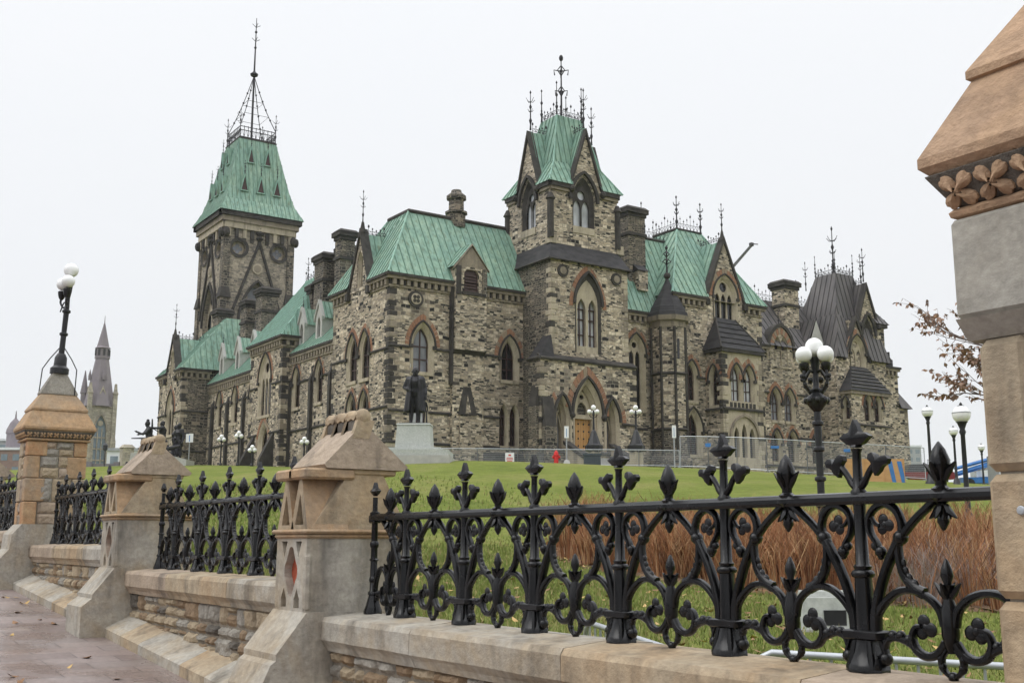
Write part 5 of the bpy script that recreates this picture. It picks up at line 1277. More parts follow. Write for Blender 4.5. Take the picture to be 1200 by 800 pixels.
# ------------------------------------------------------------------ terrain
CP = np.array([(-13.8,16.1,.79),(-17.1,25.4,1.95),(-28.7,40.2,4.04),(-35.5,51.8,4.46),(-45.6,69.5,5.13),(-51.1,28.2,5.78),(-85.9,25.2,7.38),(-9,10.5,.6),(-56.7,41.7,6.34),(-55.5,43.5,6.35),
 (-62.7,36.3,6.5),(-54,49.3,6.4),(-48,51,5.87),(-44,61,5.53),(-40,48.7,4.83),(-60.6,81,6.5),(-66.7,99,6.95),(-94.5,30.4,8.07),(-25.2,17,1.96),(-61.6,16.5,5.0),(-52.4,12.3,4.24),(-53,20.4,4.73),
 (-69,37,6.7),(-69,60,6.5),(-69,92,6.6),(-90,36,7.9),(-112,34,8.6),(0,4,.3),(-4,4,.5),(-7.4,4,.72),(-12.3,4,1.12),(-17.2,4,1.4),(-25,4,1.85),(-40,4,2.8),(-60,4,4.2),(-90,4,5.8),(-130,4,7.5),
 (0,20,.5),(0,40,2.0),(-10,60,3.5),(0,100,4.5),(-40,110,6.2),(-150,40,9),(-200,60,9.4),(-120,90,9),(20,10,.2),(20,60,2.5),(-4,8,.5),(-8,7,.62)])
def _tps():
    P = CP[:, :2] / 50; n = len(P)
    d = np.linalg.norm(P[:, None] - P[None], axis=2); K = np.where(d > 0, d * d * np.log(d + 1e-12), 0) + np.eye(n) * .004
    A = np.zeros((n + 3, n + 3)); A[:n, :n] = K; A[:n, n] = 1; A[:n, n + 1:] = P; A[n, :n] = 1; A[n + 1:, :n] = P.T
    return np.linalg.solve(A, np.concatenate([CP[:, 2], np.zeros(3)])), P
_w, _P = _tps()
def ground(x, y):
    q = np.stack([np.asarray(x, float), np.asarray(y, float)], -1) / 50
    d = np.linalg.norm(q[..., None, :] - _P, axis=-1); k_ = np.where(d > 0, d * d * np.log(d + 1e-12), 0)
    z = k_ @ _w[:-3] + _w[-3] + q @ _w[-2:]
    far = np.clip((np.hypot(np.asarray(x) + 50, np.asarray(y) - 40) - 110) / 120, 0, 1)
    return np.clip(z, -.5, 10) * (1 - far) + 7.2 * far
def gz(x, y): return float(ground(np.array(x), np.array(y)))
def grid_mesh(name, xs, ys, zf, mat, smooth=True):
    X, Y = np.meshgrid(xs, ys); Z = zf(X, Y); nx, ny = len(xs), len(ys)
    v = np.stack([X.ravel(), Y.ravel(), Z.ravel()], 1)
    i = np.arange((ny - 1) * (nx - 1)); r, c = i // (nx - 1), i % (nx - 1); a = r * nx + c
    f = np.stack([a, a + 1, a + nx + 1, a + nx], 1)
    me = bpy.data.meshes.new(name); me.from_pydata(v.tolist(), [], f.tolist()); me.materials.append(M[mat])
    if smooth: me.polygons.foreach_set('use_smooth', [True] * len(f))
    o = bpy.data.objects.new(name, me); COL.objects.link(o); return o
xs = np.concatenate([np.linspace(-900, -200, 10), np.arange(-190, -70, 4), np.arange(-70, 6, 1.0), np.arange(8, 60, 6), np.linspace(70, 600, 8)])
ys = np.concatenate([[3.74], np.arange(4.2, 60, 1.0), np.arange(61, 130, 4), np.linspace(135, 1200, 14)])
lawn = grid_mesh('lawn', xs, ys, ground, 'lawn_grass'); tag(lawn, 'sloping green lawn rising from the fence to the stone building', 'lawn', kind='structure')
def walk_z(x):
    x = np.asarray(x, float); return np.where(x > -22, -.06 * x - .03, .042 * (-22 - x) + 1.29)
xs2 = np.concatenate([np.linspace(-400, -60, 8), np.arange(-55, -20, 5), np.arange(-20, 11, 1.0), [40, 300]])
sw = grid_mesh('sidewalk', xs2, np.array([-4.0, 0, 3.3]), lambda X, Y: walk_z(X), 'brick_paving'); tag(sw, 'wet reddish brick sidewalk along the stone wall', 'sidewalk', kind='structure')
kb = grid_mesh('kerb', xs2, np.array([-4.25, -4.0]), lambda X, Y: walk_z(X) - .004, 'concrete'); tag(kb, 'concrete kerb of the sidewalk', 'kerb', kind='structure')
rd = grid_mesh('road', xs2, np.array([-900, -20.0, -4.2]), lambda X, Y: walk_z(X) - .14, 'asphalt'); tag(rd, 'asphalt road beyond the sidewalk', 'road', kind='structure')

# ------------------------------------------------------------------ street wall and piers
FY = 3.45
LEV = [1.138, 1.335, 1.575, 1.785]         # coping height of each bay, nearest first
PX = [(-1.895, -.95), (-7.50, -6.99), (-12.29, -11.75), (-17.23, -16.65), (-22.1, -21.6)]    # piers: left and right face
random.seed(21)
def rock(mb, x0, x1, z0, z1, y, mats, sgn=-1, depth=.042):
    """rock-faced stone on a wall facing -Y"""
    nx = max(3, int((x1 - x0) / .034)); nz = max(3, int((z1 - z0) / .032)); g = .005
    x0 += g; x1 -= g; z0 += g; z1 -= g
    base = random.uniform(.45, .75) * depth; tx_, tz_ = random.uniform(-.4, .4), random.uniform(-.5, .5)
    P = []
    for j in range(nz + 1):
        for i in range(nx + 1):
            fx, fz = i / nx, j / nz
            edge = min(fx, 1 - fx) * (x1 - x0) / .016, min(fz, 1 - fz) * (z1 - z0) / .016
            e = min(1, edge[0]) * min(1, edge[1])
            d = e * (base + depth * (.35 * random.random() + tx_ * (fx - .5) * .6 + tz_ * (fz - .5) * .6))
            jx = random.uniform(-.005, .005); jz = random.uniform(-.005, .005)
            P.append((x0 + (x1 - x0) * fx + jx, y + sgn * d, z0 + (z1 - z0) * fz + jz))
    F = [(j * (nx + 1) + i, j * (nx + 1) + i + 1, (j + 1) * (nx + 1) + i + 1, (j + 1) * (nx + 1) + i) for j in range(nz) for i in range(nx)]
    mb.add(P, F, random.choice(mats))
ROCKS = ['rock_buff'] * 6 + ['rock_brown'] * 4 + ['rock_grey'] * 5 + ['rock_dark']
def rubble_fill(mb, x0, x1, zlo, zhi, y, mats=ROCKS):
    """random coursed stones between x0..x1; zlo(x) is the slanting foot"""
    z = zhi; zmin = min(zlo(x0), zlo(x1))
    while z > zmin + .03:
        h = min(random.choice([.095, .12, .15, .18]), z - zmin)
        if z - h - zmin < .06: h = z - zmin
        x = x0
        while x < x1 - .02:
            w = random.uniform(.12, .36)
            if x1 - x - w < .1: w = x1 - x
            lo = max(z - h, max(zlo(x), zlo(x + w)) - .02)
            if z - lo > .035:
                if h > .14 and random.random() < .4:
                    m_ = lerp(lo, z, random.uniform(.4, .6)); rock(mb, x, x + w, lo, m_, y, mats); rock(mb, x, x + w, m_, z, y, mats)
                else: rock(mb, x, x + w, lo, z, y, mats)
            x += w
        z -= h
def street_wall(i, xl, xr, zc, label):
    t = thing('stone_wall', label, 'wall', (lerp(xl, xr, .5), FY, float(walk_z(lerp(xl, xr, .5)))), 'low stone walls under the iron fence')
    zt = zc - .02
    prof = [(3.168, zt - .145), (3.168, zt - .03), (3.185, zt), (FY, zc + .004), (3.732, zt), (3.732, zt - .145), (3.70, zt - .165), (3.70, zt - .22), (3.215, zt - .22), (3.20, zt - .185), (3.185, zt - .165)]
    mb = MB(); x = xl; cuts = [xl]
    while x < xr - 1.9: x += random.uniform(1.15, 1.6); cuts.append(x)
    cuts.append(xr)
    for a, b in zip(cuts[:-1], cuts[1:]):
        L = [V(a + .003, y, z) for y, z in prof]
        # a few slices so the edges can wobble a little
        n = 5; st = (b - a - .006) / n; rings = []
        for k_ in range(n + 1): rings.append([V(a + .003 + st * k_, y + random.uniform(-.0025, .0025), z + random.uniform(-.002, .002)) for y, z in prof])
        q = len(prof); P = [p for r in rings for p in r]
        mt = random.choice(['pink_sandstone', 'tan_sandstone', 'grey_sandstone'])
        mb.add(P, [(k_ * q + j, k_ * q + (j + 1) % q, (k_ + 1) * q + (j + 1) % q, (k_ + 1) * q + j) for k_ in range(n) for j in range(q)], mt)
        mb.capped(rings[0], mt); mb.capped(rings[-1], mt)
    mb.build('coping', t)
    lo = lambda xx: float(walk_z(xx)) + .17
    mb = MB(); rubble_fill(mb, xl, xr, lo, zt - .205, 3.265); mb.build('masonry', t)
    mb = MB(); mb.box((xl, 3.262, float(walk_z(xr)) - .3), (xr, 3.70, zt - .2), 'mortar'); mb.build('core', t)
    mb = MB(); n = max(2, int((xr - xl) / .55)); st = (xr - xl) / n
    for k_ in range(n):
        a, b = xl + k_ * st + .002, xl + (k_ + 1) * st - .002; P = []
        for x in (a, b):
            w = float(walk_z(x)); P += [V(x, 3.0, w - .2), V(x, 3.0, w + .085), V(x, 3.02, w + .10), V(x, 3.245, w + .20), V(x, 3.30, w + .20), V(x, 3.30, w - .2)]
        mb.add(P, [(j, (j + 1) % 6, 6 + (j + 1) % 6, 6 + j) for j in range(6)] + [tuple(range(6)), tuple(range(11, 5, -1))], random.choice(['grey_sandstone', 'tan_sandstone', 'grey_sandstone', 'pale_stone']) if False else random.choice(['grey_sandstone', 'grey_sandstone', 'tan_sandstone']))
    mb.build('plinth', t)
    return t
street_wall(0, -6.99, -1.7, LEV[0], 'low stone wall with pinkish coping under the nearest run of iron fence')
street_wall(1, -11.75, -7.50, LEV[1], 'low rough stone wall with coping between the two small gabled stone piers')
street_wall(2, -16.65, -12.29, LEV[2], 'low rough stone wall just right of the tall pier carrying the lamp')
street_wall(3, -21.60, -17.23, LEV[3], 'low rough stone wall beyond the tall lamp pier at the far end of the sidewalk')

def small_pier(xl, xr, zc, label):
    xm = (xl + xr) / 2; w0 = float(walk_z(xm))
    t = thing('gabled_pier', label, 'pier', (xm, FY, w0), 'small gabled stone piers of the street fence')
    y0, y1 = 3.06, 3.84; X0, X1 = xl, xr
    mb = MB()     # weathered foot, in side profile, both stages
    b = w0 - .25; s = zc - .02
    prof = [(y0 - .30, b), (y0 - .30, w0 + .22 + .06), (y0 - .235, s - .30), (y0 - .20, s - .275), (y0 - .20, s - .235), (y0, s + .02), (y1, s + .02), (y1, b)]
    mb.extrude([V(X0 - .03, y, z) for y, z in prof], V(X1 - X0 + .06, 0, 0), 'grey_sandstone'); mb.build('foot', t)
    mb = MB(); z1 = s + .50   # block with quatrefoil panel
    q = (xm, s + .28)
    panel = [(X0 + .1, s + .02), (X0 + .1, z1), (X1 - .1, z1), (X1 - .1, s + .02)]
    quat = []
    for k_ in range(4):
        a0 = math.pi / 2 * k_ - math.pi / 4; cx_, cz_ = q[0] + .062 * math.cos(math.pi / 2 * k_), q[1] + .10 * math.sin(math.pi / 2 * k_)
        for j in range(6): a = a0 - .35 + (math.pi / 2 + .7) * j / 5; quat.append((cx_ + .05 * math.cos(a), cz_ + .066 * math.sin(a)))
    def lance(c, z, hgt, w): return [(c - w, z), (c - w, z + hgt * .45), (c, z + hgt), (c + w, z + hgt * .45), (c + w, z)]
    la = [lance(xm - .11, s + .04, .13, .045), lance(xm + .11, s + .04, .13, .045)]
    lb = [[(c - .05, z1 - .02), (c, z1 - .13), (c + .05, z1 - .02)] for c in (xm - .12, xm, xm + .12)][::2]
    fr = Fr((0, y0, 0), (1, 0, 0), (0, -1, 0))
    outl = [(X0, s + .02), (X0, z1), (X1, z1), (X1, s + .02)]
    wall(mb, fr, outl, [quat] + la + lb, 'grey_sandstone', .06)
    mb.poly([V(X0, y0, s + .02), V(X0, y0, z1), V(X0, y1, z1), V(X0, y1, s + .02)], 'grey_sandstone'); mb.poly([V(X1, y0, s + .02), V(X1, y0, z1), V(X1, y1, z1), V(X1, y1, s + .02)], 'grey_sandstone'); mb.poly([V(X0, y1, s + .02), V(X0, y1, z1), V(X1, y1, z1), V(X1, y1, s + .02)], 'grey_sandstone')
    for x in (X0, X1):   # corner rolls
        mb.lathe([(.03, s + .04), (.03, z1 - .12), (.005, z1 - .03)], (x + (.02 if x == X0 else -.02), y0 + .02, 0), 'grey_sandstone', 8)
    mb.build('block', t)
    mb = MB(); mb.poly([fr(u, v, -.055) for u, v in quat], 'red_inset')
    for l in la + lb: mb.poly([fr(u, v, -.05) for u, v in l], 'tan_sandstone')
    mb.build('quatrefoil', t)
    mb = MB()      # string shelf
    for yy, zz, ww in ((.0, z1, .018), (-.0, z1 + .03, .035)): mb.cbox((X0 - ww, y0 - ww, zz), (X1 + ww, y1 + ww, zz + .03), 'orange_sandstone', .012)
    mb.build('shelf', t)
    mb = MB(); z2 = z1 + .06; z3 = z2 + .38       # shoulder
    prof = [(y0 + .03, z2), (y0 + .30, z3), (y1 - .22, z3), (y1 - .02, z2)]
    mb.extrude([V(X0 + .01, y, z) for y, z in prof], V(X1 - X0 - .02, 0, 0), 'tan_sandstone')
    arcp = [V(X1 - .006, FY + .0 + .21 * math.cos(a), z2 + .08 + .22 * math.sin(a)) for a in np.linspace(0, math.pi, 14)]
    mb.build('shoulder', t)
    mb = MB()
    for c in (lerp(X0, X1, .27), lerp(X0, X1, .73)):     # two little gabled niches
        hw = .14; pr = [(c - hw, z2), (c - hw * .12, z3 - .03), (c + hw * .12, z3 - .03), (c + hw, z2)]
        ho = [(c - hw * .5, z2 + .03), (c, z3 - .14), (c + hw * .5, z2 + .03)]
        f2_ = Fr((0, y0 + .0, 0), (1, 0, 0), (0, -1, 0))
        wall(mb, f2_, pr, [ho], 'tan_sandstone', .09); mb.poly([f2_(u, v, -.09) for u, v in ho], 'mortar')
        for k_ in ((0, 1), (2, 3)): a, b_ = pr[k_[0]], pr[k_[1]]; mb.poly([f2_(*a, 0), f2_(*b_, 0), f2_(*b_, -.3), f2_(*a, -.3)], 'orange_sandstone')
        mb.cbox((c - .15, y0 - .03, z3 - .045), (c + .15, y0 + .34, z3 + .03), 'orange_sandstone', .015)
    mb.build('niche', t)
    mb = MB()      # saddle roof
    zr = z3 + .30; yf, yb = y0 + .12, y1 - .06
    mb.extrude([V(X0 - .02, yf, z3 + .03), V(X0 - .02, yf - .02, z3 + .055), V(X0 - .02, FY - .055, zr), V(X0 - .02, FY + .055, zr), V(X0 - .02, yb + .02, z3 + .055), V(X0 - .02, yb, z3 + .03)], V(X1 - X0 + .04, 0, 0), 'pink_sandstone')
    mb.cbox((X0 - .0, yf + .06, z3 - .01), (X1 + .0, yb - .06, z3 + .035), 'tan_sandstone', .01); mb.build('saddle_roof', t)
    mb = MB()      # crest of three rolls on pointed legs
    n = 3; st = (X1 - X0) / n
    for k_ in range(n):
        c = X0 + st * (k_ + .5)
        for s_ in (-1, 1): mb.extrude([V(c + s_ * st * .5 - .022, FY - .09, zr - .06), V(c + s_ * st * .5 + .022, FY - .09, zr - .06), V(c + s_ * st * .5 + .022, FY - .05, zr + 0.070), V(c + s_ * st * .5 - .022, FY - .05, zr + 0.070)], V(0, .13, 0), 'tan_sandstone')
        mb.extrude([V(c - st * .5, FY - .055, zr + 0.105), V(c - st * .28, FY - .055, zr + 0.070), V(c, FY - .055, zr + 0.084), V(c + st * .28, FY - .055, zr + 0.070), V(c + st * .5, FY - .055, zr + 0.105), V(c, FY - .055, zr + 0.108)], V(0, .11, 0), 'tan_sandstone')
        mb.extrude([V(c - st * .47, FY - .045, zr - .02), V(c, FY - .045, zr - .02), V(c + st * .47, FY - .045, zr - .02), V(c + st * .3, FY - .045, zr + 0.073), V(c - st * .3, FY - .045, zr + 0.073)], V(0, .09, 0), 'rock_dark')
        P = [V(c - st * .5, FY, zr + 0.095), V(c - st * .25, FY, zr + 0.105), V(c, FY, zr + 0.097), V(c + st * .25, FY, zr + 0.105), V(c + st * .5, FY, zr + 0.095)]
        mb.tube(P, [.052, .046, .04, .046, .052], 'tan_sandstone', 9)
        mb.ball((c + st * .5, FY, zr + 0.095), .058, 'tan_sandstone', 9, 6, (.55, 1, 1))
    mb.ball((X0, FY, zr + 0.095), .058, 'tan_sandstone', 9, 6, (.55, 1, 1)); mb.build('crest', t, smooth=40)
    return t
small_pier(*PX[1], LEV[0] + .01, 'nearest small gabled stone pier with a red quatrefoil and ridge of three stone rolls')
small_pier(*PX[2], LEV[1] + .01, 'second small gabled stone pier, between the tall lamp pier and the nearest gabled pier')
small_pier(*PX[4], LEV[3] + .01, 'farthest small gabled pier, cut by the edge beyond the tall lamp pier')

def flower(mb, c, U, Nn, r, mat):
    """four-petalled carved leaf in the cavetto"""
    up = (Vector((0, 0, 1)) + Vector(Nn) * .55).normalized(); U = Vector(U); Nn = U.cross(up).normalized(); Nn = Nn if Nn.dot(Vector(c)) is None else Nn
    for k_ in range(4):
        a = math.pi / 4 + k_ * math.pi / 2; d = U * math.cos(a) + up * math.sin(a); s_ = U * -math.sin(a) + up * math.cos(a)
        nn = d.cross(s_); nn = nn if nn.y < 0 or (abs(nn.y) < 1e-6 and nn.x > 0) else -nn
        c0 = Vector(c)
        ol = [(.10, .12), (.30, .30), (.55, .46), (.82, .52), (1.05, .42), (1.18, .22), (1.12, .0), (1.18, -.22), (1.05, -.42), (.82, -.52), (.55, -.46), (.30, -.30), (.10, -.12)]
        ol = [(u, w * .80) for u, w in ol]; n_ = len(ol); rim = [c0 + d * (r * u) + s_ * (r * w) for u, w in ol]; mid = [c0 + d * (r * lerp(.55, u, .55)) + s_ * (r * w * .55) + nn * r * .14 for u, w in ol]; rid = [c0 + d * (r * u_) + nn * r * h_ for u_, h_ in ((.08, .50), (.5, .38), (.95, .12))]
        bk = [p - nn * r * .5 for p in rim]; P = rim + mid + bk + rid; R0 = 3 * n_
        F = [(i, i + 1, n_ + i + 1, n_ + i) for i in range(n_ - 1)] + [(i + 1, i, 2 * n_ + i, 2 * n_ + i + 1) for i in range(n_ - 1)]
        for i in range(n_ - 1):
            q = R0 if i < 2 or i > n_ - 4 else R0 + 1 if i < 4 or i > n_ - 6 else R0 + 2; F.append((n_ + i, n_ + i + 1, q))
        F += [(n_ + 2, R0 + 1, R0), (n_ + 4, R0 + 2, R0 + 1), (n_ + n_ - 3, R0, R0 + 1), (n_ + n_ - 5, R0 + 1, R0 + 2)]
        mb.add(P, F, mat)
    mb.ball(Vector(c) + V(0, 0, 0), r * .2, mat, 6, 4)

def tall_pier(xl, xr, y0, zc, zs, label, zcap, lamp=True, big=1.0, plain=False):
    D = .80 if not plain else xr - xl; xm, ym = (xl + xr) / 2, y0 + D / 2; w0 = float(walk_z(xm)); y1 = y0 + D
    capm = 'cap_sandstone' if plain else 'orange_sandstone'
    t = thing('tall_pier', label, 'pier', (xm, ym, w0))
    if plain is False:
        mb = MB()
        prof = [(y0 - .26, w0 - .3), (y0 - .26, w0 + .38), (y0 - .14, w0 + .52), (y0 - .12, w0 + .72), (y0, w0 + .86), (y1, w0 + .86), (y1, w0 - .3)]
        mb.extrude([V(xl - .03, y, z) for y, z in prof], V(xr - xl + .06, 0, 0), 'grey_sandstone'); mb.build('foot', t); zb = w0 + .84
    else:
        mb = MB(); mb.cbox((xl - .12, y0 - .12, w0 - .3), (xr + .12, y1 + .12, w0 + .55), 'grey_sandstone', .06); mb.build('foot', t); zb = w0 + .5
    mb = MB(); mb.box((xl + .03, y0 + .03, zb), (xr - .03, y1 - .03, zs), 'mortar' if not plain else 'grey_sandstone'); mb.build('core', t)
    # corner stones, long and short by turns, and rock-faced filling between them
    mb, fill = MB(), MB(); z = zb; k_ = 0; W = xr - xl
    hs = ([.31] * 8 if not plain else [.50, .44, .36, .34, .36])
    top = zs - (.36 if plain else .0)
    while z < top - .02:
        h = min(hs[k_ % len(hs)] * random.uniform(.92, 1.08), top - z); h = top - z if top - z - h < .12 else h
        for cx_ in (0, 1):
            for cy_ in (0, 1):
                a, b_ = (W * .42, D * .22) if (k_ + cx_ + cy_) % 2 else (W * .30, D * .33)
                if plain: a, b_ = (W * (.16, .62)[k_ % 2 == 0], W * .40)
                X0, X1 = (xl, xl + a) if cx_ == 0 else (xr - a, xr); Y0, Y1 = (y0, y0 + b_) if cy_ == 0 else (y1 - b_, y1)
                mats = ['orange_sandstone', 'rust_sandstone', 'tan_sandstone', 'tan_sandstone', 'orange_sandstone'] if not plain else ['tan_sandstone', 'tan_sandstone', 'tan_sandstone', 'cap_sandstone']
                mb.cbox((X0, Y0, z + .004), (X1, Y1, z + h - .004), random.choice(mats), .022 if plain else .012)
        for side in ('s', 'e'):
            aL = W * .36 + .012; n = 2 if random.random() < .6 else 1; hh = h / n
            for j in range(n):
                za, zb2 = z + hh * j, z + hh * (j + 1)
                tmp = MB(); L = (W if side == 's' else D) * .54
                if random.random() < .5: rock(tmp, 0, L, za, zb2, 0, ['rock_buff', 'rock_grey', 'pink_sandstone'], depth=.03)
                else:
                    m_ = random.uniform(.35, .65) * L; rock(tmp, 0, m_, za, zb2, 0, ['rock_buff', 'rock_grey', 'pink_sandstone'], depth=.03); rock(tmp, m_, L, za, zb2, 0, ['rock_buff', 'rock_grey', 'pink_sandstone'], depth=.03)
                for f, mi in zip(tmp.f, tmp.m):
                    pts = [tmp.v[q] for q in f]
                    if side == 's': pts = [(xl + W * .23 + p[0], y0 + .024 + p[1], p[2]) for p in pts]
                    else: pts = [(xr - .024 - p[1], y0 + D * .23 + p[0], p[2]) for p in pts]
                    fill.poly(pts, tmp.names[mi])
        z += h; k_ += 1
    mb.build('quoin', t); fill.build('masonry', t)
    if plain:
        mb = MB(); mb.cbox((xl - .035, y0 - .035, top + .06), (xr + .035, y1 + .035, zs), 'plain_sandstone', .012); mb.extrude([V(xl - .035, y0 - .035, top + .06), V(xl - .035, y0 + .02, top), V(xl - .035, y1 - .02, top), V(xl - .035, y1 + .035, top + .06)], V(W + .07, 0, 0), 'plain_sandstone'); mb.build('upper_block', t)
    # cornice
    o = .085 * big; mb = MB(); hc = .17 * big
    def tier(prof, mat):
        P = []
        for r, z_ in prof:
            f = r - W / 2; hx, hy = max(.075, W / 2 + f), max(.075, D / 2 + f); P += [V(xm - hx, ym - hy, z_), V(xm + hx, ym - hy, z_), V(xm + hx, ym + hy, z_), V(xm - hx, ym + hy, z_)]
        n_ = len(prof); mb.add(P, [(i * 4 + j, i * 4 + (j + 1) % 4, i * 4 + 4 + (j + 1) % 4, i * 4 + 4 + j) for i in range(n_ - 1) for j in range(4)] + [(3, 2, 1, 0), tuple(n_ * 4 - 4 + j for j in range(4))], mat)
    tier([(W / 2 + .012, zs), (W / 2 + .03, zs + .008), (W / 2 + .034, zs + .022), (W / 2 + .022, zs + .035)], capm)
    tier([(W / 2, zs + .03), (W / 2 + o * .3, zs + .05), (W / 2 + o * .9, zs + hc * .8), (W / 2 + o * .9, zs + hc * .82)], 'rock_dark')
    mb.build('cornice', t)
    mb = MB(); sp = .118 if plain else .092
    for fl, (L_, org, U_, N_) in enumerate(((W, V(xm, y0 - o * .62, 0), V(1, 0, 0), V(0, -1, 0)), (D, V(xr + o * .62, ym, 0), V(0, 1, 0), V(1, 0, 0)))):
        n_ = max(2, round((L_ + o) / sp)); st = (L_ + o) / n_
        for i in range(n_): flower(mb, org + U_ * (-(L_ + o) / 2 + st * (i + .5)) + V(0, 0, zs + hc * .46), U_, N_, st * (.47 if plain else .42), capm)
    mb.build('carved_flower', t)
    mb = MB(); zc0 = zs + hc * .82; a = W / 2 + o; s_ = big
    tier([(a - .02, zc0), (a + .005, zc0 + .025 * s_), (a + .005, zc0 + .055 * s_), (a - .125 * s_, zc0 + .31 * s_)], capm)
    tier([(a - .135 * s_, zc0 + .29 * s_), (a - .105 * s_, zc0 + .30 * s_), (a - .105 * s_, zc0 + .325 * s_), (a - .255 * s_, zc0 + .56 * s_)], capm)
    tier([(a - .27 * s_, zc0 + .54 * s_), (a - .235 * s_, zc0 + .55 * s_), (a - .235 * s_, zc0 + .57 * s_), (a - .39 * s_, zc0 + .86 * s_), (a - .40 * s_, zc0 + .9 * s_)], 'rock_grey' if not plain else capm)
    mb.build('cap', t)
    return t, Vector((xm, ym, zc0 + .88 * s_))
tp, lamp_base = tall_pier(*PX[3], 3.06, LEV[2], 3.0, 'tall square stone pier with orange corner stones and stepped cap, carrying a triple globe lamp', 3.0)
np_, _ = tall_pier(PX[0][0], PX[0][1], 2.9, LEV[0], 2.545, 'nearest tall stone pier, cut by the right edge, with carved flowers under its cap', 2.5, plain=True, big=1.0)
mb = MB(); mb.lathe([(.013, 0), (.013, .003), (.010, .006), (.0, .007)], (0, 0, 0), 'galvanised', 12); st_ = mb.build('stud', np_, org=(0, 0, 0)); st_.location = Vector((-1.79, 2.897, 1.69)) - home(np_); st_.rotation_euler = (R_(90), 0, 0)

# ------------------------------------------------------------------ cast-iron fence
IR = 'cast_iron'; H = .648; S = .715
def leaf(mb, c, outline, size, th, tilt=0.0, ridge=.5):
    """pointed cast leaf standing in the fence plane: outline in (x, z), swelling towards its middle"""
    n = len(outline); ca, sa = math.cos(tilt), math.sin(tilt); P = []
    for sgn in (-1, 1):
        for x, z in outline: P.append((c[0] + (x * ca - z * sa) * size, c[1] + sgn * th * .25, c[2] + (x * sa + z * ca) * size))
    for sgn in (-1, 1): P.append((c[0], c[1] + sgn * th * ridge, c[2]))
    F = [(i, (i + 1) % n, n + (i + 1) % n, n + i) for i in range(n)] + [(2 * n, (i + 1) % n, i) for i in range(n)] + [(2 * n + 1, n + i, n + (i + 1) % n) for i in range(n)]
    mb.add(P, F, IR)
IVY = [(0, 1), (.18, .72), (.30, .42), (.36, .30), (.62, .28), (1.0, .06), (.72, -.14), (.5, -.32), (.28, -.36), (.12, -.5), (-.12, -.5), (-.28, -.36), (-.5, -.32), (-.72, -.14), (-1.0, .06), (-.62, .28), (-.36, .30), (-.30, .42), (-.18, .72)]
HEART = [(0, .18), (.25, .52), (.62, .62), (.92, .42), (.90, .05), (.6, -.12), (.45, -.3), (.35, -.62), (0, -1.05), (-.35, -.62), (-.45, -.3), (-.6, -.12), (-.90, .05), (-.92, .42), (-.62, .62), (-.25, .52)]
def trefoil(mb, c, r, tilt=0):
    mb.ball(c, r * .45, IR, 8, 6, (1, .55, 1))
    for k_ in range(3):
        a = math.pi / 2 + tilt + k_ * 2 * math.pi / 3; mb.ball((c[0] + math.cos(a) * r * .52, c[1], c[2] + math.sin(a) * r * .52), r * .62, IR, 12, 7, (1, .30, 1))
NY = (0, 1, 0)
def X3(pts): return [(x, 0, z) for x, z in pts]
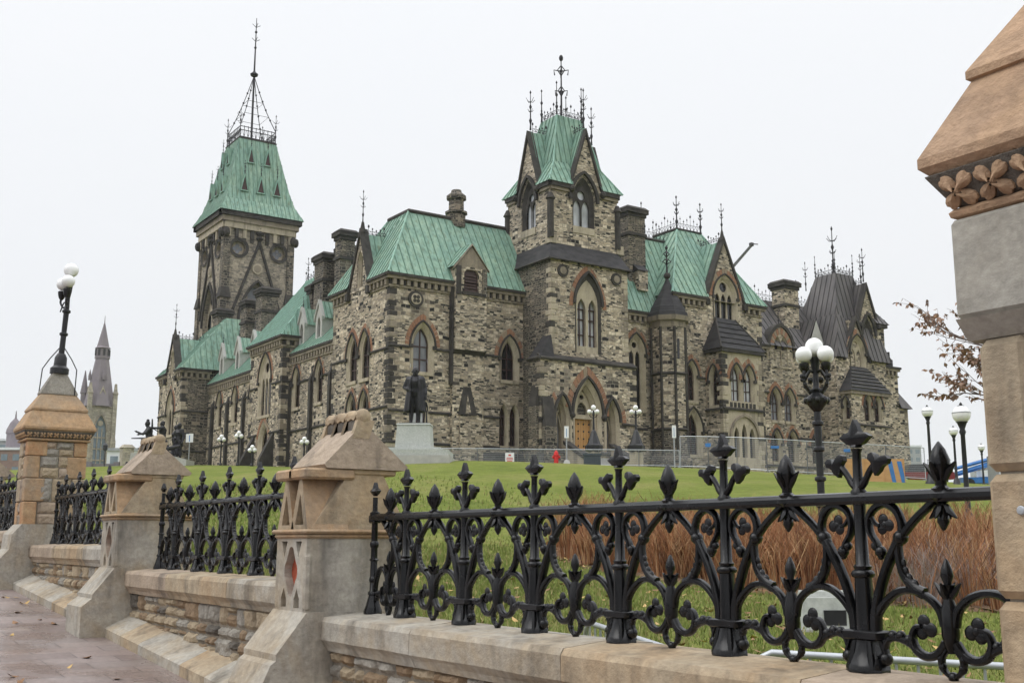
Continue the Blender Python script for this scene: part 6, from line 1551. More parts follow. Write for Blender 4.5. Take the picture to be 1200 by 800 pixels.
def baluster_meshes():
    mb = MB()
    mb.lathe([(.086, 0), (.086, .022), (.078, .03), (.056, .07), (.046, .105), (.046, .12)], (0, 0, 0), IR, 8, rot=R_(22.5), sy=.8)
    for a in range(4):
        x, y = math.cos(a * math.pi / 2 + math.pi / 4) * .06, math.sin(a * math.pi / 2 + math.pi / 4) * .048
        mb.tube([(x * 1.15, y * 1.15, .012), (x, y, .06), (x * .75, y * .75, .115)], [.014, .013, .01], IR, 6)
    mb.cbox((-.080, -.043, .113), (.080, .043, .148), IR, .006)
    mb.lathe([(.036, .14), (.031, .335), (.040, .340), (.044, .350), (.040, .360), (.030, .366), (.034, .378), (.026, .386), (.021, .56), (.024, .62)], (0, 0, 0), IR, 10)
    for s in (-1, 1):
        P = spline(X3([(s * .046, .13), (s * .05, .20), (s * .066, .27), (s * .102, .36), (s * .150, .445), (s * .178, .485)]), 4)
        mb.ribbon(P, NY, [.040] * 6 + [.034] * (len(P) - 6), .042, IR)
        mb.ball((s * .176, 0, .483), .027, IR, 8, 6, (1, 1.1, 1)); mb.ball((s * .163, 0, .466), .021, IR, 8, 6)
        P = spline(X3([(s * .170, .475), (s * .235, .54), (s * .30, .590), (s * .352, .628)]), 4); mb.ribbon(P, NY, .027, .036, IR)
        P = spline(X3([(s * .175, .48), (s * .186, .525), (s * .165, .578), (s * .115, .605), (s * .062, .585), (s * .040, .545), (s * .046, .500), (s * .072, .462), (s * .082, .430)]), 4); mb.ribbon(P, NY, [.028] * 12 + list(np.linspace(.027, .014, len(P) - 12)), .036, IR)
        for f, r in ((.432, .023), (.452, .018), (.415, .014)): mb.ball((s * (.086 if f < .45 else .064), 0, f), r, IR, 7, 5)
        mb.ribbon(spline(X3([(s * .05, .56), (s * .068, .535), (s * .09, .525)]), 3), NY, .014, .02, IR); trefoil(mb, (s * .110, 0, .530), .036, R_(20) * s)
        P = spline(X3([(s * .165, .47), (s * .166, .41), (s * .182, .35), (s * .225, .305), (s * .262, .288)]), 4); mb.ribbon(P, NY, list(np.linspace(.022, .042, len(P))), .034, IR)
        for x, z in ((.171, .39), (.180, .362), (.196, .337), (.219, .316)): mb.ball((s * x, 0, z), .023, IR, 8, 6, (1, .6, 1))
        P = spline(X3([(s * .06, .13), (s * .078, .095), (s * .088, .062), (s * .08, .045)]), 3); mb.ribbon(P, NY, .018, .03, IR); mb.ball((s * .082, 0, .05), .026, IR, 8, 6)
    b = mb.build('baluster', org=(0, 0, 0), smooth=45, link=False)
    mb = MB()
    mb.lathe([(.030, .636), (.030, .655), (.019, .668), (.0165, .80), (.022, .815)], (0, 0, 0), IR, 10)
    leaf(mb, (0, 0, .855), IVY, .072, .05, 0, .62)
    mb.lathe([(.026, -.002), (.018, .012), (.0, .03)], (0, 0, .822), IR, 6)
    for s in (-1, 1):
        mb.tube(spline([(s * .006, 0, .665), (s * .03, 0, .69), (s * .062, 0, .735), (s * .088, 0, .758)], 3), [.0155] * 4 + [.0125] * 6, IR, 8)
        leaf(mb, (s * .098, 0, .760), HEART, .050, .045, s * R_(-14), .6)
    f = mb.build('finial', org=(0, 0, 0), smooth=45, link=False)
    return b, f
def ornament_mesh():
    mb = MB()
    mb.lathe([(.012, .29), (.016, .315), (.013, .325), (.023, .352), (.019, .375), (.008, .403), (.0, .412)], (0, 0, 0), IR, 8)
    mb.lathe([(.014, .315), (.03, .322), (.014, .30), (.018, .27), (.030, .235), (.031, .15), (.024, .115), (.012, .09)], (0, 0, 0), IR, 8)
    for k_ in range(4):
        a = k_ * math.pi / 2; mb.tube([(0, 0, .27), (.022 * math.cos(a), .022 * math.sin(a), .295), (.052 * math.cos(a), .04 * math.sin(a), .328)], [.012, .014, .003], IR, 6)
    for s in (-1, 1):
        P = spline(X3([(s * .022, .18), (s * .036, .232), (s * .075, .272), (s * .135, .296), (s * .200, .292), (s * .258, .255), (s * .298, .205), (s * .318, .145)]), 4); mb.ribbon(P, NY, .027, .036, IR)
        P = spline(X3([(s * .020, .125), (s * .050, .088), (s * .095, .073), (s * .138, .090), (s * .155, .13), (s * .140, .168), (s * .112, .176)]), 4); mb.ribbon(P, NY, [.030] * 14 + list(np.linspace(.028, .016, len(P) - 14)), .036, IR)
        trefoil(mb, (s * .100, 0, .170), .042, R_(-15) * s)
        P = spline(X3([(s * .140, .098), (s * .180, .118), (s * .225, .128), (s * .262, .116), (s * .274, .088)]), 4); mb.ribbon(P, NY, list(np.linspace(.028, .018, len(P))), .03, IR)
        for x, z in ((.172, .125), (.205, .137), (.24, .136)): mb.ball((s * x, 0, z), .019, IR, 7, 5)
        P = spline(X3([(s * .016, .105), (s * .042, .07), (s * .036, .035), (s * .008, .012)]), 4); mb.ribbon(P, NY, [.018] * 4 + [.024] * 5 + [.016] * (len(P) - 9), .026, IR)
        for x, z in ((.044, .072), (.04, .045)): mb.ball((s * x, 0, z), .016, IR, 7, 5)
    mb.ball((0, 0, .012), .019, IR, 8, 6)
    o = mb.build('scroll', org=(0, 0, 0), smooth=45, link=False)
    mb = MB()
    mb.lathe([(.030, .64), (.034, .652), (.020, .662), (.021, .69), (.037, .728), (.036, .752), (.022, .79), (.004, .816), (.0, .818)], (0, 0, 0), IR, 10)
    for k_ in range(4):
        a = k_ * math.pi / 2; mb.tube([(.016 * math.cos(a), .016 * math.sin(a), .682), (.034 * math.cos(a), .034 * math.sin(a), .715), (.066 * math.cos(a), .055 * math.sin(a), .745)], [.010, .014, .003], IR, 6)
    mb.lathe([(.0, .505), (.006, .508), (.021, .535), (.020, .555), (.012, .578), (.015, .60), (.045, .618), (.045, .632)], (0, 0, 0), IR, 10)
    for k_ in range(4):
        a = k_ * math.pi / 2; mb.tube([(.012 * math.cos(a), .012 * math.sin(a), .595), (.024 * math.cos(a), .024 * math.sin(a), .57), (.055 * math.cos(a), .045 * math.sin(a), .548)], [.010, .015, .003], IR, 6)
    s = mb.build('spearhead', org=(0, 0, 0), smooth=45, link=False)
    return o, s
def end_post_mesh():
    mb = MB()
    mb.lathe([(.062, 0), (.062, .02), (.05, .05), (.030, .12), (.036, .125), (.036, .14), (.026, .15), (.023, .34), (.034, .35), (.023, .36), (.021, .60), (.034, .62), (.034, .66), (.018, .67), (.017, .76)], (0, 0, 0), IR, 10)
    mb.cbox((-.04, -.03, .59), (.04, .03, .645), IR, .008); leaf(mb, (0, 0, .80), IVY, .060, .05, 0, .62)
    for z in (.22, .45): mb.ball((0, 0, z), .033, IR, 8, 6)
    return mb.build('end_post', org=(0, 0, 0), smooth=45, link=False)
bal_o, fin_o = baluster_meshes(); orn_o, spear_o = ornament_mesh(); post_o = end_post_mesh()
def put(src, name, parent, loc, sx=1.0):
    o = bpy.data.objects.new(name, src.data); COL.objects.link(o); o.parent = parent; o.location = loc; o.scale = (sx, 1, 1); return o
def fence(xs_bal, ends, z, label):
    x0, x1 = min(ends), max(ends)
    t = thing('iron_fence', label, 'fence', (lerp(x0, x1, .5), FY, z), 'runs of black cast iron fence between the piers'); ox = t.location.x
    mb = MB()
    prof = [(-.026, .606), (-.034, .618), (-.034, .634), (-.022, .648), (0, .653), (.022, .648), (.034, .634), (.034, .618), (.026, .606)]
    mb.extrude([V(x0, FY + y, z + zz) for y, zz in prof], V(x1 - x0, 0, 0), IR); mb.build('rail', t)
    for x in ends: put(post_o, 'end_post', t, (x - ox, 0, 0))
    for x in xs_bal:
        b = put(bal_o, 'baluster', t, (x - ox, 0, 0)); put(fin_o, 'finial', b, (0, 0, 0))
    allx = sorted(list(xs_bal) + list(ends))
    for a, b in zip(allx[:-1], allx[1:]):
        s = put(orn_o, 'scroll', t, ((a + b) / 2 - ox, 0, 0), (b - a) / S); q = put(spear_o, 'spearhead', s, (0, 0, 0)); q.scale = (S / (b - a), 1, 1)
    return t
fence([-2.784 - .7105 * i for i in range(6)], (-2.07, -6.775), LEV[0], 'nearest and longest run of black cast iron fence, ending at the cut off pier')
fence([-8.17 - .72 * i for i in range(5)], (-7.73, -11.52), LEV[1], 'run of black cast iron fence between the nearest two small gabled piers')
fence([-12.98 - .74 * i for i in range(5)], (-12.54, -16.40), LEV[2], 'run of black cast iron fence just right of the tall lamp pier')
fence([-17.95 - .72 * i for i in range(5)], (-17.48, -21.35), LEV[3], 'run of black cast iron fence left of the tall lamp pier at the edge')
# ------------------------------------------------------------------ lamps
def globe(mb_parent, c, r, name='globe', cap=False):
    mb = MB(); mb.ball(c, r, 'globe_glass', 24, 16); return mb.build(name, mb_parent, smooth=60)
def triple_lamp(name, loc, label, zg, sc, foot=True, group=None, rot=0.0, r=.155, arms=3, angles=None):
    """iron standard with one high and three low white globes; zg is the height of the top globe's centre over the foot"""
    t = thing(name, label, 'street lamp', loc, group); x, y, z = loc; c = Vector(loc); mb = MB(); L = 'lamp_black'; s = sc
    if foot: mb.lathe([(.24, -.1), (.24, .1), (.2, .12), (.19, .45), (.13, .55), (.10, .75), (.12, .8), (.075, .86)], c, L, 12)
    else: mb.lathe([(.13, -.02), (.13, .06), (.09, .1), (.085, .22), (.055, .28)], c, L, 10)
    zt = zg - r - .12
    b0 = .8 if foot else .25
    prof = [(.072 * s, b0)]
    for f in ((.22, .36, .52, .66) if foot else (.30, .62)):
        zz = lerp(b0, zt, f); q = 1 if foot else .55; prof += [(.068 * s, zz - .05 * q), (.10 * s, zz - .03 * q), (.105 * s, zz), (.10 * s, zz + .03 * q), (.064 * s, zz + .05 * q)]
    zb = lerp(b0, zt, .77)
    if foot: prof += [(.06 * s, zb - .16), (.13, zb - .08), (.21, zb + .03), (.215, zb + .08), (.15, zb + .13), (.06, zb + .2), (.09, zb + .25), (.055, zb + .3)]
    prof += [(.05 * s, zt - .2), (.075 * s, zt - .1), (.085 * s, zt), (.10 * s, zt + .07), (.06, zt + .09)]
    mb.lathe(prof, c, L, 12)
    if foot:
        for i in range(8):
            a = i * math.pi / 4; mb.ball(c + V(.19 * math.cos(a), .19 * math.sin(a), zb + .05), .05, L, 7, 5, (1, 1, 1.3))
    t_pole = mb
    zl = zg - (.17 if foot else .20); cups = []
    for i in range(arms):
        a = rot + i * 2 * math.pi / arms if angles is None else R_(angles[i]); d = V(math.cos(a), math.sin(a), 0); R = .27 if foot else .15
        cup = c + d * R + V(0, 0, zl - r - .06); cups.append(c + d * R + V(0, 0, zl))
        P = spline([c + V(0, 0, zl - (.62 if foot else .34)), c + d * R * .55 + V(0, 0, zl - (.66 if foot else .36)), c + d * R * 1.05 + V(0, 0, zl - (.50 if foot else .28)), cup + V(0, 0, -.06)], 5); mb.tube(P, .028 if foot else .016, L, 7)
        mb.tube(spline([c + V(0, 0, zl - .34), c + d * R * .5 + V(0, 0, zl - .28), c + d * R * .95 + V(0, 0, zl - .42)], 4), .018 if foot else .01, L, 6)
        if not foot:
            mb.lathe([(.02, -.08), (.04, -.05), (.055, .0), (.06, .04), (.05, .05)], cup, L, 10); continue
        for f in (.35, .6, .85): q = P[int(f * (len(P) - 1))]; mb.ball(q, .042, L, 6, 5)
        mb.ball(c + d * R * 1.25 + V(0, 0, zl - .40), .045, L, 6, 5); mb.ball(c + d * R * .5 + V(0, 0, zl - .45), .05, L, 6, 5)
        mb.lathe([(.03, -.08), (.06, -.05), (.085, .0), (.09, .05), (.07, .06)], cup, L, 10)
    mb.build('pole', t, smooth=40)
    globe(t, c + V(0, 0, zg), r * 1.06)
    for q in cups: globe(t, q, r * .96)
    return t
triple_lamp('triple_lamp', (-13.62, 15.85, .74), 'black iron lamp standard with clustered white globes on the lawn by the brown bushes', 4.41, 1.0, rot=R_(130.6 + 45), arms=4)
pl = triple_lamp('pier_lamp', tuple(lamp_base), 'black iron lamp with three white globes on top of the tall stone pier', 1.53, .58, foot=False, r=.098, arms=2, angles=(-20, 205))
mb = MB()
for s in (-1, 1):
    d = V(.56 * s, .83 * s, 0); b = Vector(lamp_base)
    mb.tube([b + d * .26 + V(0, 0, -.32), b + d * .25 + V(0, 0, .05), b + d * .16 + V(0, 0, .2), b + d * .04 + V(0, 0, .36)], .008, 'lamp_black', 6)
mb.build('stay_rod', pl); pl.rotation_euler = (R_(-2.5 * .83), R_(2.5 * .56), 0)   # the old standard leans a little
def post_lamp(x, y, h, r, label, sc=1.0, group='single globe lamps along the drive'):
    z = gz(x, y); t = thing('globe_lamp', label, 'street lamp', (x, y, z), group); c = V(x, y, z); mb = MB(); L = 'lamp_black'
    mb.lathe([(.26 * sc, -.1), (.26 * sc, .05), (.20 * sc, .12), (.15 * sc, .38), (.09 * sc, .46), (.075 * sc, .52), (.062 * sc, 1.2), (.055 * sc, h - r - .3), (.085 * sc, h - r - .22), (.06 * sc, h - r - .15), (.12 * sc, h - r * .95), (r * .7, h - r * .86)], c, L, 12)
    mb.build('pole', t, smooth=40); globe(t, c + V(0, 0, h), r)
    mb = MB(); mb.lathe([(r * 1.0, h + r * .12), (r * 1.03, h + r * .14), (r * 1.03, h + r * .22), (r * .98, h + r * .24)], c, 'galvanised_dull', 24); mb.lathe([(r * .35, h + r * .9), (r * .4, h + r * .97), (.03, h + r * 1.12), (.04, h + r * 1.2), (.005, h + r * 1.4)], c, L, 10); mb.build('globe_cap', t)
post_lamp(-16.98, 25.17, 2.92, .225, 'nearest and largest single globe lamp, right of the bushes beside the cut off pier', 1.0)
post_lamp(-28.58, 40.03, 2.95, .225, 'single globe lamp second in size, left of the largest single globe lamp')
post_lamp(-35.38, 51.65, 2.9, .225, 'single globe lamp between the two largest ones and a little farther')
post_lamp(-45.4, 69.3, 2.9, .225, 'smallest single globe lamp, farthest along the drive near the blue machine')
for x, y, zt, lb in ((-85.82, 30.02, 9.65, 'small white globe post lamp by the south wall, left of the other three'), (-83.08, 30.43, 9.73, 'small white globe post lamp by the south wall, second from the left'), (-80.77, 30.68, 8.5, 'low white globe post lamp before the tall south doorway'), (-74.73, 32.26, 8.75, 'small white globe post lamp behind the nearest gabled pier crest')):
    z = gz(x, y); t = thing('wall_lamp', lb, 'street lamp', (x, y, z), 'post lamps along the south wall'); mb = MB()
    mb.lathe([(.14, -.1), (.14, .1), (.07, .2), (.06, zt - z - .3), (.12, zt - z - .24), (.1, zt - z - .12)], (x, y, z), 'lamp_black', 8); mb.build('pole', t)
    for dx in (-.18, .18): globe(t, V(x + .56 * dx, y + .83 * dx, zt - .05), .17)
    globe(t, V(x, y, zt + .18), .17)
def entry_lamp(x, y, label):
    z = gz(x, y); t = thing('entrance_lamp', label, 'street lamp', (x, y, z), 'lamps on pedestals beside the entrance'); mb = MB()
    mb.box((x - .32, y - .32, z - .2), (x + .32, y + .32, 7.55), 'buff_stone'); mb.build('pedestal', t)
    mb = MB(); c = V(x, y, 0)
    mb.lathe([(.35, 7.5), (.58, 7.62), (.6, 7.95), (.45, 8.05), (.3, 8.5), (.16, 8.9), (.08, 9.0), (.05, 9.9), (.09, 10.0), (.05, 10.3)], c, 'lamp_black', 8)
    for i in range(3):
        a = i * 2.094 + .3; mb.tube([c + V(0, 0, 9.8), c + V(.22 * math.cos(a), .22 * math.sin(a), 9.85), c + V(.3 * math.cos(a), .3 * math.sin(a), 10.0)], .03, 'lamp_black', 5)
    mb.build('pole', t)
    globe(t, V(x, y, 10.5), .165)
    for i in range(3): a = i * 2.094 + .3; globe(t, V(x + .3 * math.cos(a), y + .3 * math.sin(a), 10.2), .15)
entry_lamp(-58.3, 45.75, 'globe lamp on a stone pedestal in front of the wooden door'); entry_lamp(-56.75, 48.1, 'globe lamp on a stone pedestal right of the wooden door')

# ------------------------------------------------------------------ statues
def figure(mb, J, mat='bronze', s=1.0):
    """one body from joints: tapering limbs, chest, neck, head with face; fused afterwards into one skin"""
    g = lambda k_: Vector(J[k_]) * s
    hip, chest, neck, head = g('hip'), g('chest'), g('neck'), g('head')
    mb.tube([hip + V(0, 0, -.06) * s, hip + V(0, 0, .08) * s, hip.lerp(chest, .5), chest, chest.lerp(neck, .6), neck + V(0, 0, .0)], [.15 * s, .175 * s, .165 * s, .205 * s, .14 * s, .07 * s], mat, 12)
    mb.tube([neck + V(0, 0, -.05) * s, head], [.065 * s, .06 * s], mat, 8)
    f = Vector(J.get('face', (0, -1, 0))).normalized(); hr = .118 * s
    mb.ball(head + V(0, 0, .03) * s, hr, mat, 12, 9, (.88, .98, 1.22)); mb.ball(head + f * hr * .35 + V(0, 0, -.065) * s, hr * .68, mat, 9, 7)
    mb.ball(head + f * hr * 1.02 + V(0, 0, -.005) * s, hr * .24, mat, 7, 5, (.8, 1, 1.3)); sd = f.cross(V(0, 0, 1))
    for q in (-1, 1): mb.ball(head + sd * q * hr * .9 + V(0, 0, .01) * s, hr * .24, mat, 6, 5); mb.ball(head + f * hr * .86 + sd * q * hr * .36 + V(0, 0, .06) * s, hr * .2, mat, 6, 5)
    for a in ('L', 'R'):
        sh, el, ha = g('sh' + a), g('el' + a), g('ha' + a)
        mb.ball(sh, .095 * s, mat, 9, 7); mb.tube([chest.lerp(sh, .5) + V(0, 0, .05) * s, sh, el, ha], [.12 * s, .088 * s, .068 * s, .046 * s], mat, 9)
        d = (ha - el).normalized(); mb.ball(ha + d * .05 * s, .055 * s, mat, 8, 6, (.8, .8, 1.2))
        for i in range(4): o = sd * (.018 * (i - 1.5)) * s; mb.tube([ha + d * .06 * s + o, ha + d * .13 * s + o, ha + d * (.165 if i in (1, 2) else .15) * s + o], [.014 * s, .013 * s, .010 * s], mat, 5)
        mb.tube([ha + d * .03 * s + f * .04 * s, ha + d * .09 * s + f * .075 * s], [.016 * s, .012 * s], mat, 5)
        kn, an = g('kn' + a), g('an' + a); h0 = hip + (sd * (.09 if a == 'R' else -.09)) * s
        mb.tube([h0, h0.lerp(kn, .3), kn, kn.lerp(an, .35), an], [.13 * s, .12 * s, .085 * s, .082 * s, .055 * s], mat, 10)
        mb.tube([an + V(0, 0, -.02) * s - f * .04 * s, an + f * .09 * s + V(0, 0, -.045) * s, an + f * .19 * s + V(0, 0, -.06) * s], [.055 * s, .05 * s, .038 * s], mat, 8)
def fuse(o, vox=.03):
    m = o.modifiers.new('fuse', 'REMESH'); m.mode = 'VOXEL'; m.voxel_size = vox; m.use_smooth_shade = True
    sm = o.modifiers.new('smooth', 'SMOOTH'); sm.factor = .4; sm.iterations = 2
STAND = dict(hip=(0, 0, .93), chest=(0, 0, 1.32), neck=(0, 0, 1.50), head=(0, -.02, 1.63), shL=(.2, 0, 1.42), shR=(-.2, 0, 1.42), elL=(.29, .03, 1.12), elR=(-.34, .05, 1.15), haL=(.33, -.06, .88), haR=(-.16, -.16, 1.06), knL=(.10, -.03, .50), knR=(-.10, -.01, .50), anL=(.12, .01, .09), anR=(-.12, -.01, .09))
st = thing('statesman_statue', 'dark bronze statue of a standing man in a long coat on a pale granite pedestal', 'statue', (-50.9, 28.1, 5.6))
ZP = 7.66; rz = R_(54)
mb = MB(); FS_ = 1.69
figure(mb, STAND, s=FS_)
# long open overcoat: folds running down from the shoulders, open in front
rings = [(1.47, .20, .13), (1.40, .29, .19), (1.25, .27, .20), (1.05, .265, .20), (.85, .30, .23), (.60, .33, .255), (.38, .345, .265)]
for part in (0,):
    n = 40; Pv = []
    for z, rx, ry in rings:
        for j in range(n):
            a = R_(-90 + 24) + (2 * math.pi - R_(48)) * j / (n - 1); fold = 1 + .05 * math.sin(a * 9) * (1.5 - z)
            Pv.append((rx * fold * math.cos(a) * FS_, ry * fold * math.sin(a) * FS_, z * FS_))
    for z, rx, ry in rings:
        for j in range(n):
            a = R_(-90 + 24) + (2 * math.pi - R_(48)) * j / (n - 1); fold = 1 + .05 * math.sin(a * 9) * (1.5 - z)
            Pv.append(((rx * fold - .05) * math.cos(a) * FS_, (ry * fold - .05) * math.sin(a) * FS_, z * FS_))
    k_ = len(rings); F = []
    for b in (0, k_ * n):
        for i in range(k_ - 1):
            for j in range(n - 1): F.append((b + i * n + j, b + i * n + j + 1, b + (i + 1) * n + j + 1, b + (i + 1) * n + j))
    o_ = k_ * n
    for i in range(k_ - 1):
        for j in (0, n - 1): F.append((i * n + j, (i + 1) * n + j, o_ + (i + 1) * n + j, o_ + i * n + j))
    for j in range(n - 1):
        for i in (0, k_ - 1): F.append((i * n + j, i * n + j + 1, o_ + i * n + j + 1, o_ + i * n + j))
    mb.add(Pv, F, 'bronze')
for s in (-1, 1):   # sleeves and lapels
    sh, el = Vector(STAND['sh' + ('L' if s > 0 else 'R')]) * FS_, Vector(STAND['el' + ('L' if s > 0 else 'R')]) * FS_; ha = Vector(STAND['ha' + ('L' if s > 0 else 'R')]) * FS_
    mb.tube([sh + V(-.05 * s, 0, .04), sh, el, el.lerp(ha, .8)], [.16, .175, .135, .12], 'bronze', 10)
    mb.tube([V(s * .10, -.20, 1.46) * FS_, V(s * .15, -.235, 1.2) * FS_, V(s * .12, -.25, .9) * FS_, V(s * .15, -.27, .42) * FS_], [.05, .065, .05, .045], 'bronze', 6)
mb.lathe([(.18, .045), (.18, .0)], (0, 0, 0), 'bronze', 8)
fig = mb.build('man_figure', st, org=(0, 0, 0)); fig.location = (0, 0, ZP - 5.6); fig.rotation_euler = (0, 0, rz); fuse(fig, .035)
mb = MB(); Rm = Matrix.Rotation(rz, 4, 'Z')
mb.tube([(.62, .12, 0), (.60, .08, .5), (.66, .1, .9), (.58, .05, 1.15), (.45, .1, 1.2)], [.05, .04, .035, .04, .04], 'bronze', 7); mb.tube([(.44, .2, 0), (.5, .2, .6), (.6, .15, 1.1)], [.04, .035, .03], 'bronze', 7)
mb.box((-.75, -.55, -.005), (.80, .55, .05), 'bronze'); sd_ = mb.build('stand', st, org=(0, 0, 0)); sd_.location = fig.location; sd_.rotation_euler = fig.rotation_euler
mb = MB()
def cfr(x, y, z): p = Rm @ Vector((x, y, 0)); return Vector((-50.9 + p.x, 28.1 + p.y, z))
def obox(mb, x0, y0, z0, x1, y1, z1, mat, t=0.0):
    P = [cfr(x0, y0, z0), cfr(x1, y0, z0), cfr(x1, y1, z0), cfr(x0, y1, z0), cfr(x0 + t, y0 + t, z1), cfr(x1 - t, y0 + t, z1), cfr(x1 - t, y1 - t, z1), cfr(x0 + t, y1 - t, z1)]
    mb.add(P, [(0, 3, 2, 1), (4, 5, 6, 7), (0, 1, 5, 4), (1, 2, 6, 5), (2, 3, 7, 6), (3, 0, 4, 7)], mat)
obox(mb, -.9, -.8, 6.38, .95, .8, ZP - .08, 'slab_granite', .08); obox(mb, -.86, -.76, ZP - .08, .91, .76, ZP, 'slab_granite', .03)
obox(mb, -1.45, -1.25, 6.25, 1.5, 1.25, 6.38, 'slab_granite'); obox(mb, -1.75, -1.55, 5.95, 1.9, 1.55, 6.25, 'slab_granite'); obox(mb, -1.85, -1.65, 5.2, 2.0, 1.65, 5.95, 'concrete'); mb.build('pedestal', st)

wm = thing('war_monument', 'bronze monument of soldiers around a cannon on a pale stone base, left of the building', 'statue', (-85.6, 25.1, 7.0))
mb = MB(); c = V(-85.6, 25.1, 0)
def wr(x, y, z): return V(-85.6 + .56 * x - .83 * y, 25.1 + .83 * x + .56 * y, z)
mb.extrude([wr(-2.0, -1.0, 6.6), wr(2.4, -1.0, 6.6), wr(2.4, -1.0, 7.75), wr(1.0, -1.0, 8.1), wr(-1.8, -1.0, 8.25)], wr(0, 2.2, 0) - wr(0, 0, 0), 'pale_stone'); mb.build('base', wm)
def soldier(dx, dy, z, s, J, yaw, hat):
    K = dict(STAND); K.update(J); mb = MB(); figure(mb, K, s=s)
    mb.lathe([(.30, .42), (.235, .95), (.22, 1.05)], (0, 0, 0), 'bronze', 10); 
    h = Vector(K['head']) * s
    mb.lathe([(.135, .07), (.13, .1), (.115, .14), (.12, hat), (.02, hat + .02)], h, 'bronze', 10)
    o = mb.build('soldier_figure', wm, org=(0, 0, 0)); p = wr(dx, dy, z) - Vector(wm.location); o.location = p; o.rotation_euler = (0, 0, R_(56) + yaw); fuse(o, .04); return o
AIM = dict(elL=(.30, -.28, 1.38), haL=(.05, -.62, 1.42), elR=(-.38, -.1, 1.40), haR=(-.08, -.22, 1.45))
KNEEL = dict(hip=(0, 0, .50), chest=(0, -.05, .90), neck=(0, -.08, 1.08), head=(0, -.11, 1.22), shL=(.2, -.05, 1.0), shR=(-.2, -.05, 1.0), elL=(.3, -.25, .75), elR=(-.3, -.25, .75), haL=(.15, -.5, .7), haR=(-.1, -.5, .75), knL=(.12, -.35, .45), knR=(-.12, -.15, .08), anL=(.12, -.35, .08), anR=(-.12, .35, .08))
RAISE = dict(elR=(-.25, -.1, 1.75), haR=(-.12, -.05, 2.05))
soldier(-.8, 0, 8.55, 1.6, {**KNEEL, 'haR': (-.35, -.5, .85)}, R_(-60), .36)
soldier(.1, .3, 8.1, 1.5, AIM, R_(-70), .2); soldier(.55, -.5, 7.6, 1.2, KNEEL, R_(60), .12); soldier(1.55, -.2, 7.7, 1.6, {}, R_(-35), .2); soldier(1.0, .6, 7.8, 1.5, AIM, R_(120), .15)
mb = MB(); mb.tube([wr(-2.1, -.2, 9.4), wr(-1.2, -.1, 9.42), wr(.2, 0, 9.5)], [.04, .06, .08], 'bronze', 8); mb.tube([wr(-.2, .2, 9.95), wr(-.9, .1, 10.35)], [.05, .03], 'bronze', 6)
mb.tube([wr(-.62, 0, 10.1), wr(-.66, 0, 10.9)], [.09, .05], 'bronze', 7); mb.build('musket', wm)
mb = MB()
for f in np.linspace(0, 2 * math.pi, 12, endpoint=False): mb.tube([wr(.55, -1.15, 8.2), wr(.55 + .55 * math.cos(f), -1.15, 8.2 + .55 * math.sin(f))], .04, 'bronze', 5)
mb.tube([wr(.55 + .55 * math.cos(f), -1.15, 8.2 + .55 * math.sin(f)) for f in np.linspace(0, 2 * math.pi, 21)], .07, 'bronze', 6); mb.tube([wr(.3, -1.0, 8.4), wr(1.9, -1.0, 8.75)], [.2, .12], 'bronze', 8); mb.build('cannon', wm)

# ------------------------------------------------------------------ small things on the hill
def sign_post(x, y, zt, w, h, label, block=False):
    z = gz(x, y); t = thing('sign_post', label, 'sign', (x, y, z)); d = V(.56, .83, 0); nn = V(.83, -.56, 0); mb = MB()
    mb.tube([(x, y, z - .1), (x, y, zt)], .045, 'galvanised_dull', 6); mb.build('pole', t)
    mb = MB(); c = V(x, y, zt - h / 2) + nn * .06; mb.extrude([c - d * w / 2 - V(0, 0, h / 2), c + d * w / 2 - V(0, 0, h / 2), c + d * w / 2 + V(0, 0, h / 2), c - d * w / 2 + V(0, 0, h / 2)], nn * .02, 'sign_white')
    mb.extrude([c + nn * .022 - d * w * .06 - V(0, 0, h * .4), c + nn * .022 + d * w * .06 - V(0, 0, h * .4), c + nn * .022 + d * w * .06 + V(0, 0, h * .3), c + nn * .022 - d * w * .06 + V(0, 0, h * .3)], nn * .004, 'sign_blue'); mb.build('sign_plate', t)
    if block:
        mb = MB(); mb.lathe([(.36, -.1), (.36, .05), (.2, .36), (.1, .38)], (x, y, z), 'concrete', 4, rot=R_(11)); mb.build('concrete_foot', t)
sign_post(-94.3, 30.2, 10.75, .62, .75, 'white sign on a thin pole before the dark end of the south wing')
sign_post(-56.3, 42.0, 8.85, .28, .75, 'narrow white sign on a pole in a concrete foot beside the red hydrant', True)
sign_post(-53.2, 48.25, 9.0, .26, .8, 'narrow white sign on a pole at the left end of the tall wire fence')
x, y = -56.66, 41.45; z = gz(x, y)
t = thing('fire_hydrant', 'red fire hydrant on the lawn edge in front of the entrance tower', 'hydrant', (x, y, z)); mb = MB()
mb.lathe([(.2, -.05), (.2, .06), (.15, .08), (.14, .62), (.18, .64), (.18, .70), (.15, .72), (.13, .86), (.06, .92), (.05, .98)], (x, y, z), 'hydrant_red', 12); mb.build('barrel', t, smooth=40)
for s in (-1, 1):
    mb = MB(); mb.tube([(x + .1 * s * .56, y + .1 * s * .83, z + .55), (x + .25 * s * .56, y + .25 * s * .83, z + .55)], [.08, .085], 'hydrant_red', 10); mb.build('nozzle_cap', t)
x, y = -55.5, 43.4; z = gz(x, y)
t = thing('waste_bin', 'dark slatted bin box standing beside the hydrant and signs', 'bin', (x, y, z)); d = V(.56, .83, 0); e = V(.83, -.56, 0); mb = MB(); c = V(x, y, z)
mb.extrude([c - d * .52 - e * .3, c + d * .52 - e * .3, c + d * .52 + e * .3, c - d * .52 + e * .3], V(0, 0, .66), 'bin_slate')
for i in range(9): q = c + d * (-.47 + i * .1175) + e * .3; mb.extrude([q - d * .04, q + d * .04, q + d * .04 + e * .03, q - d * .04 + e * .03], V(0, 0, .62), 'bin_slate')
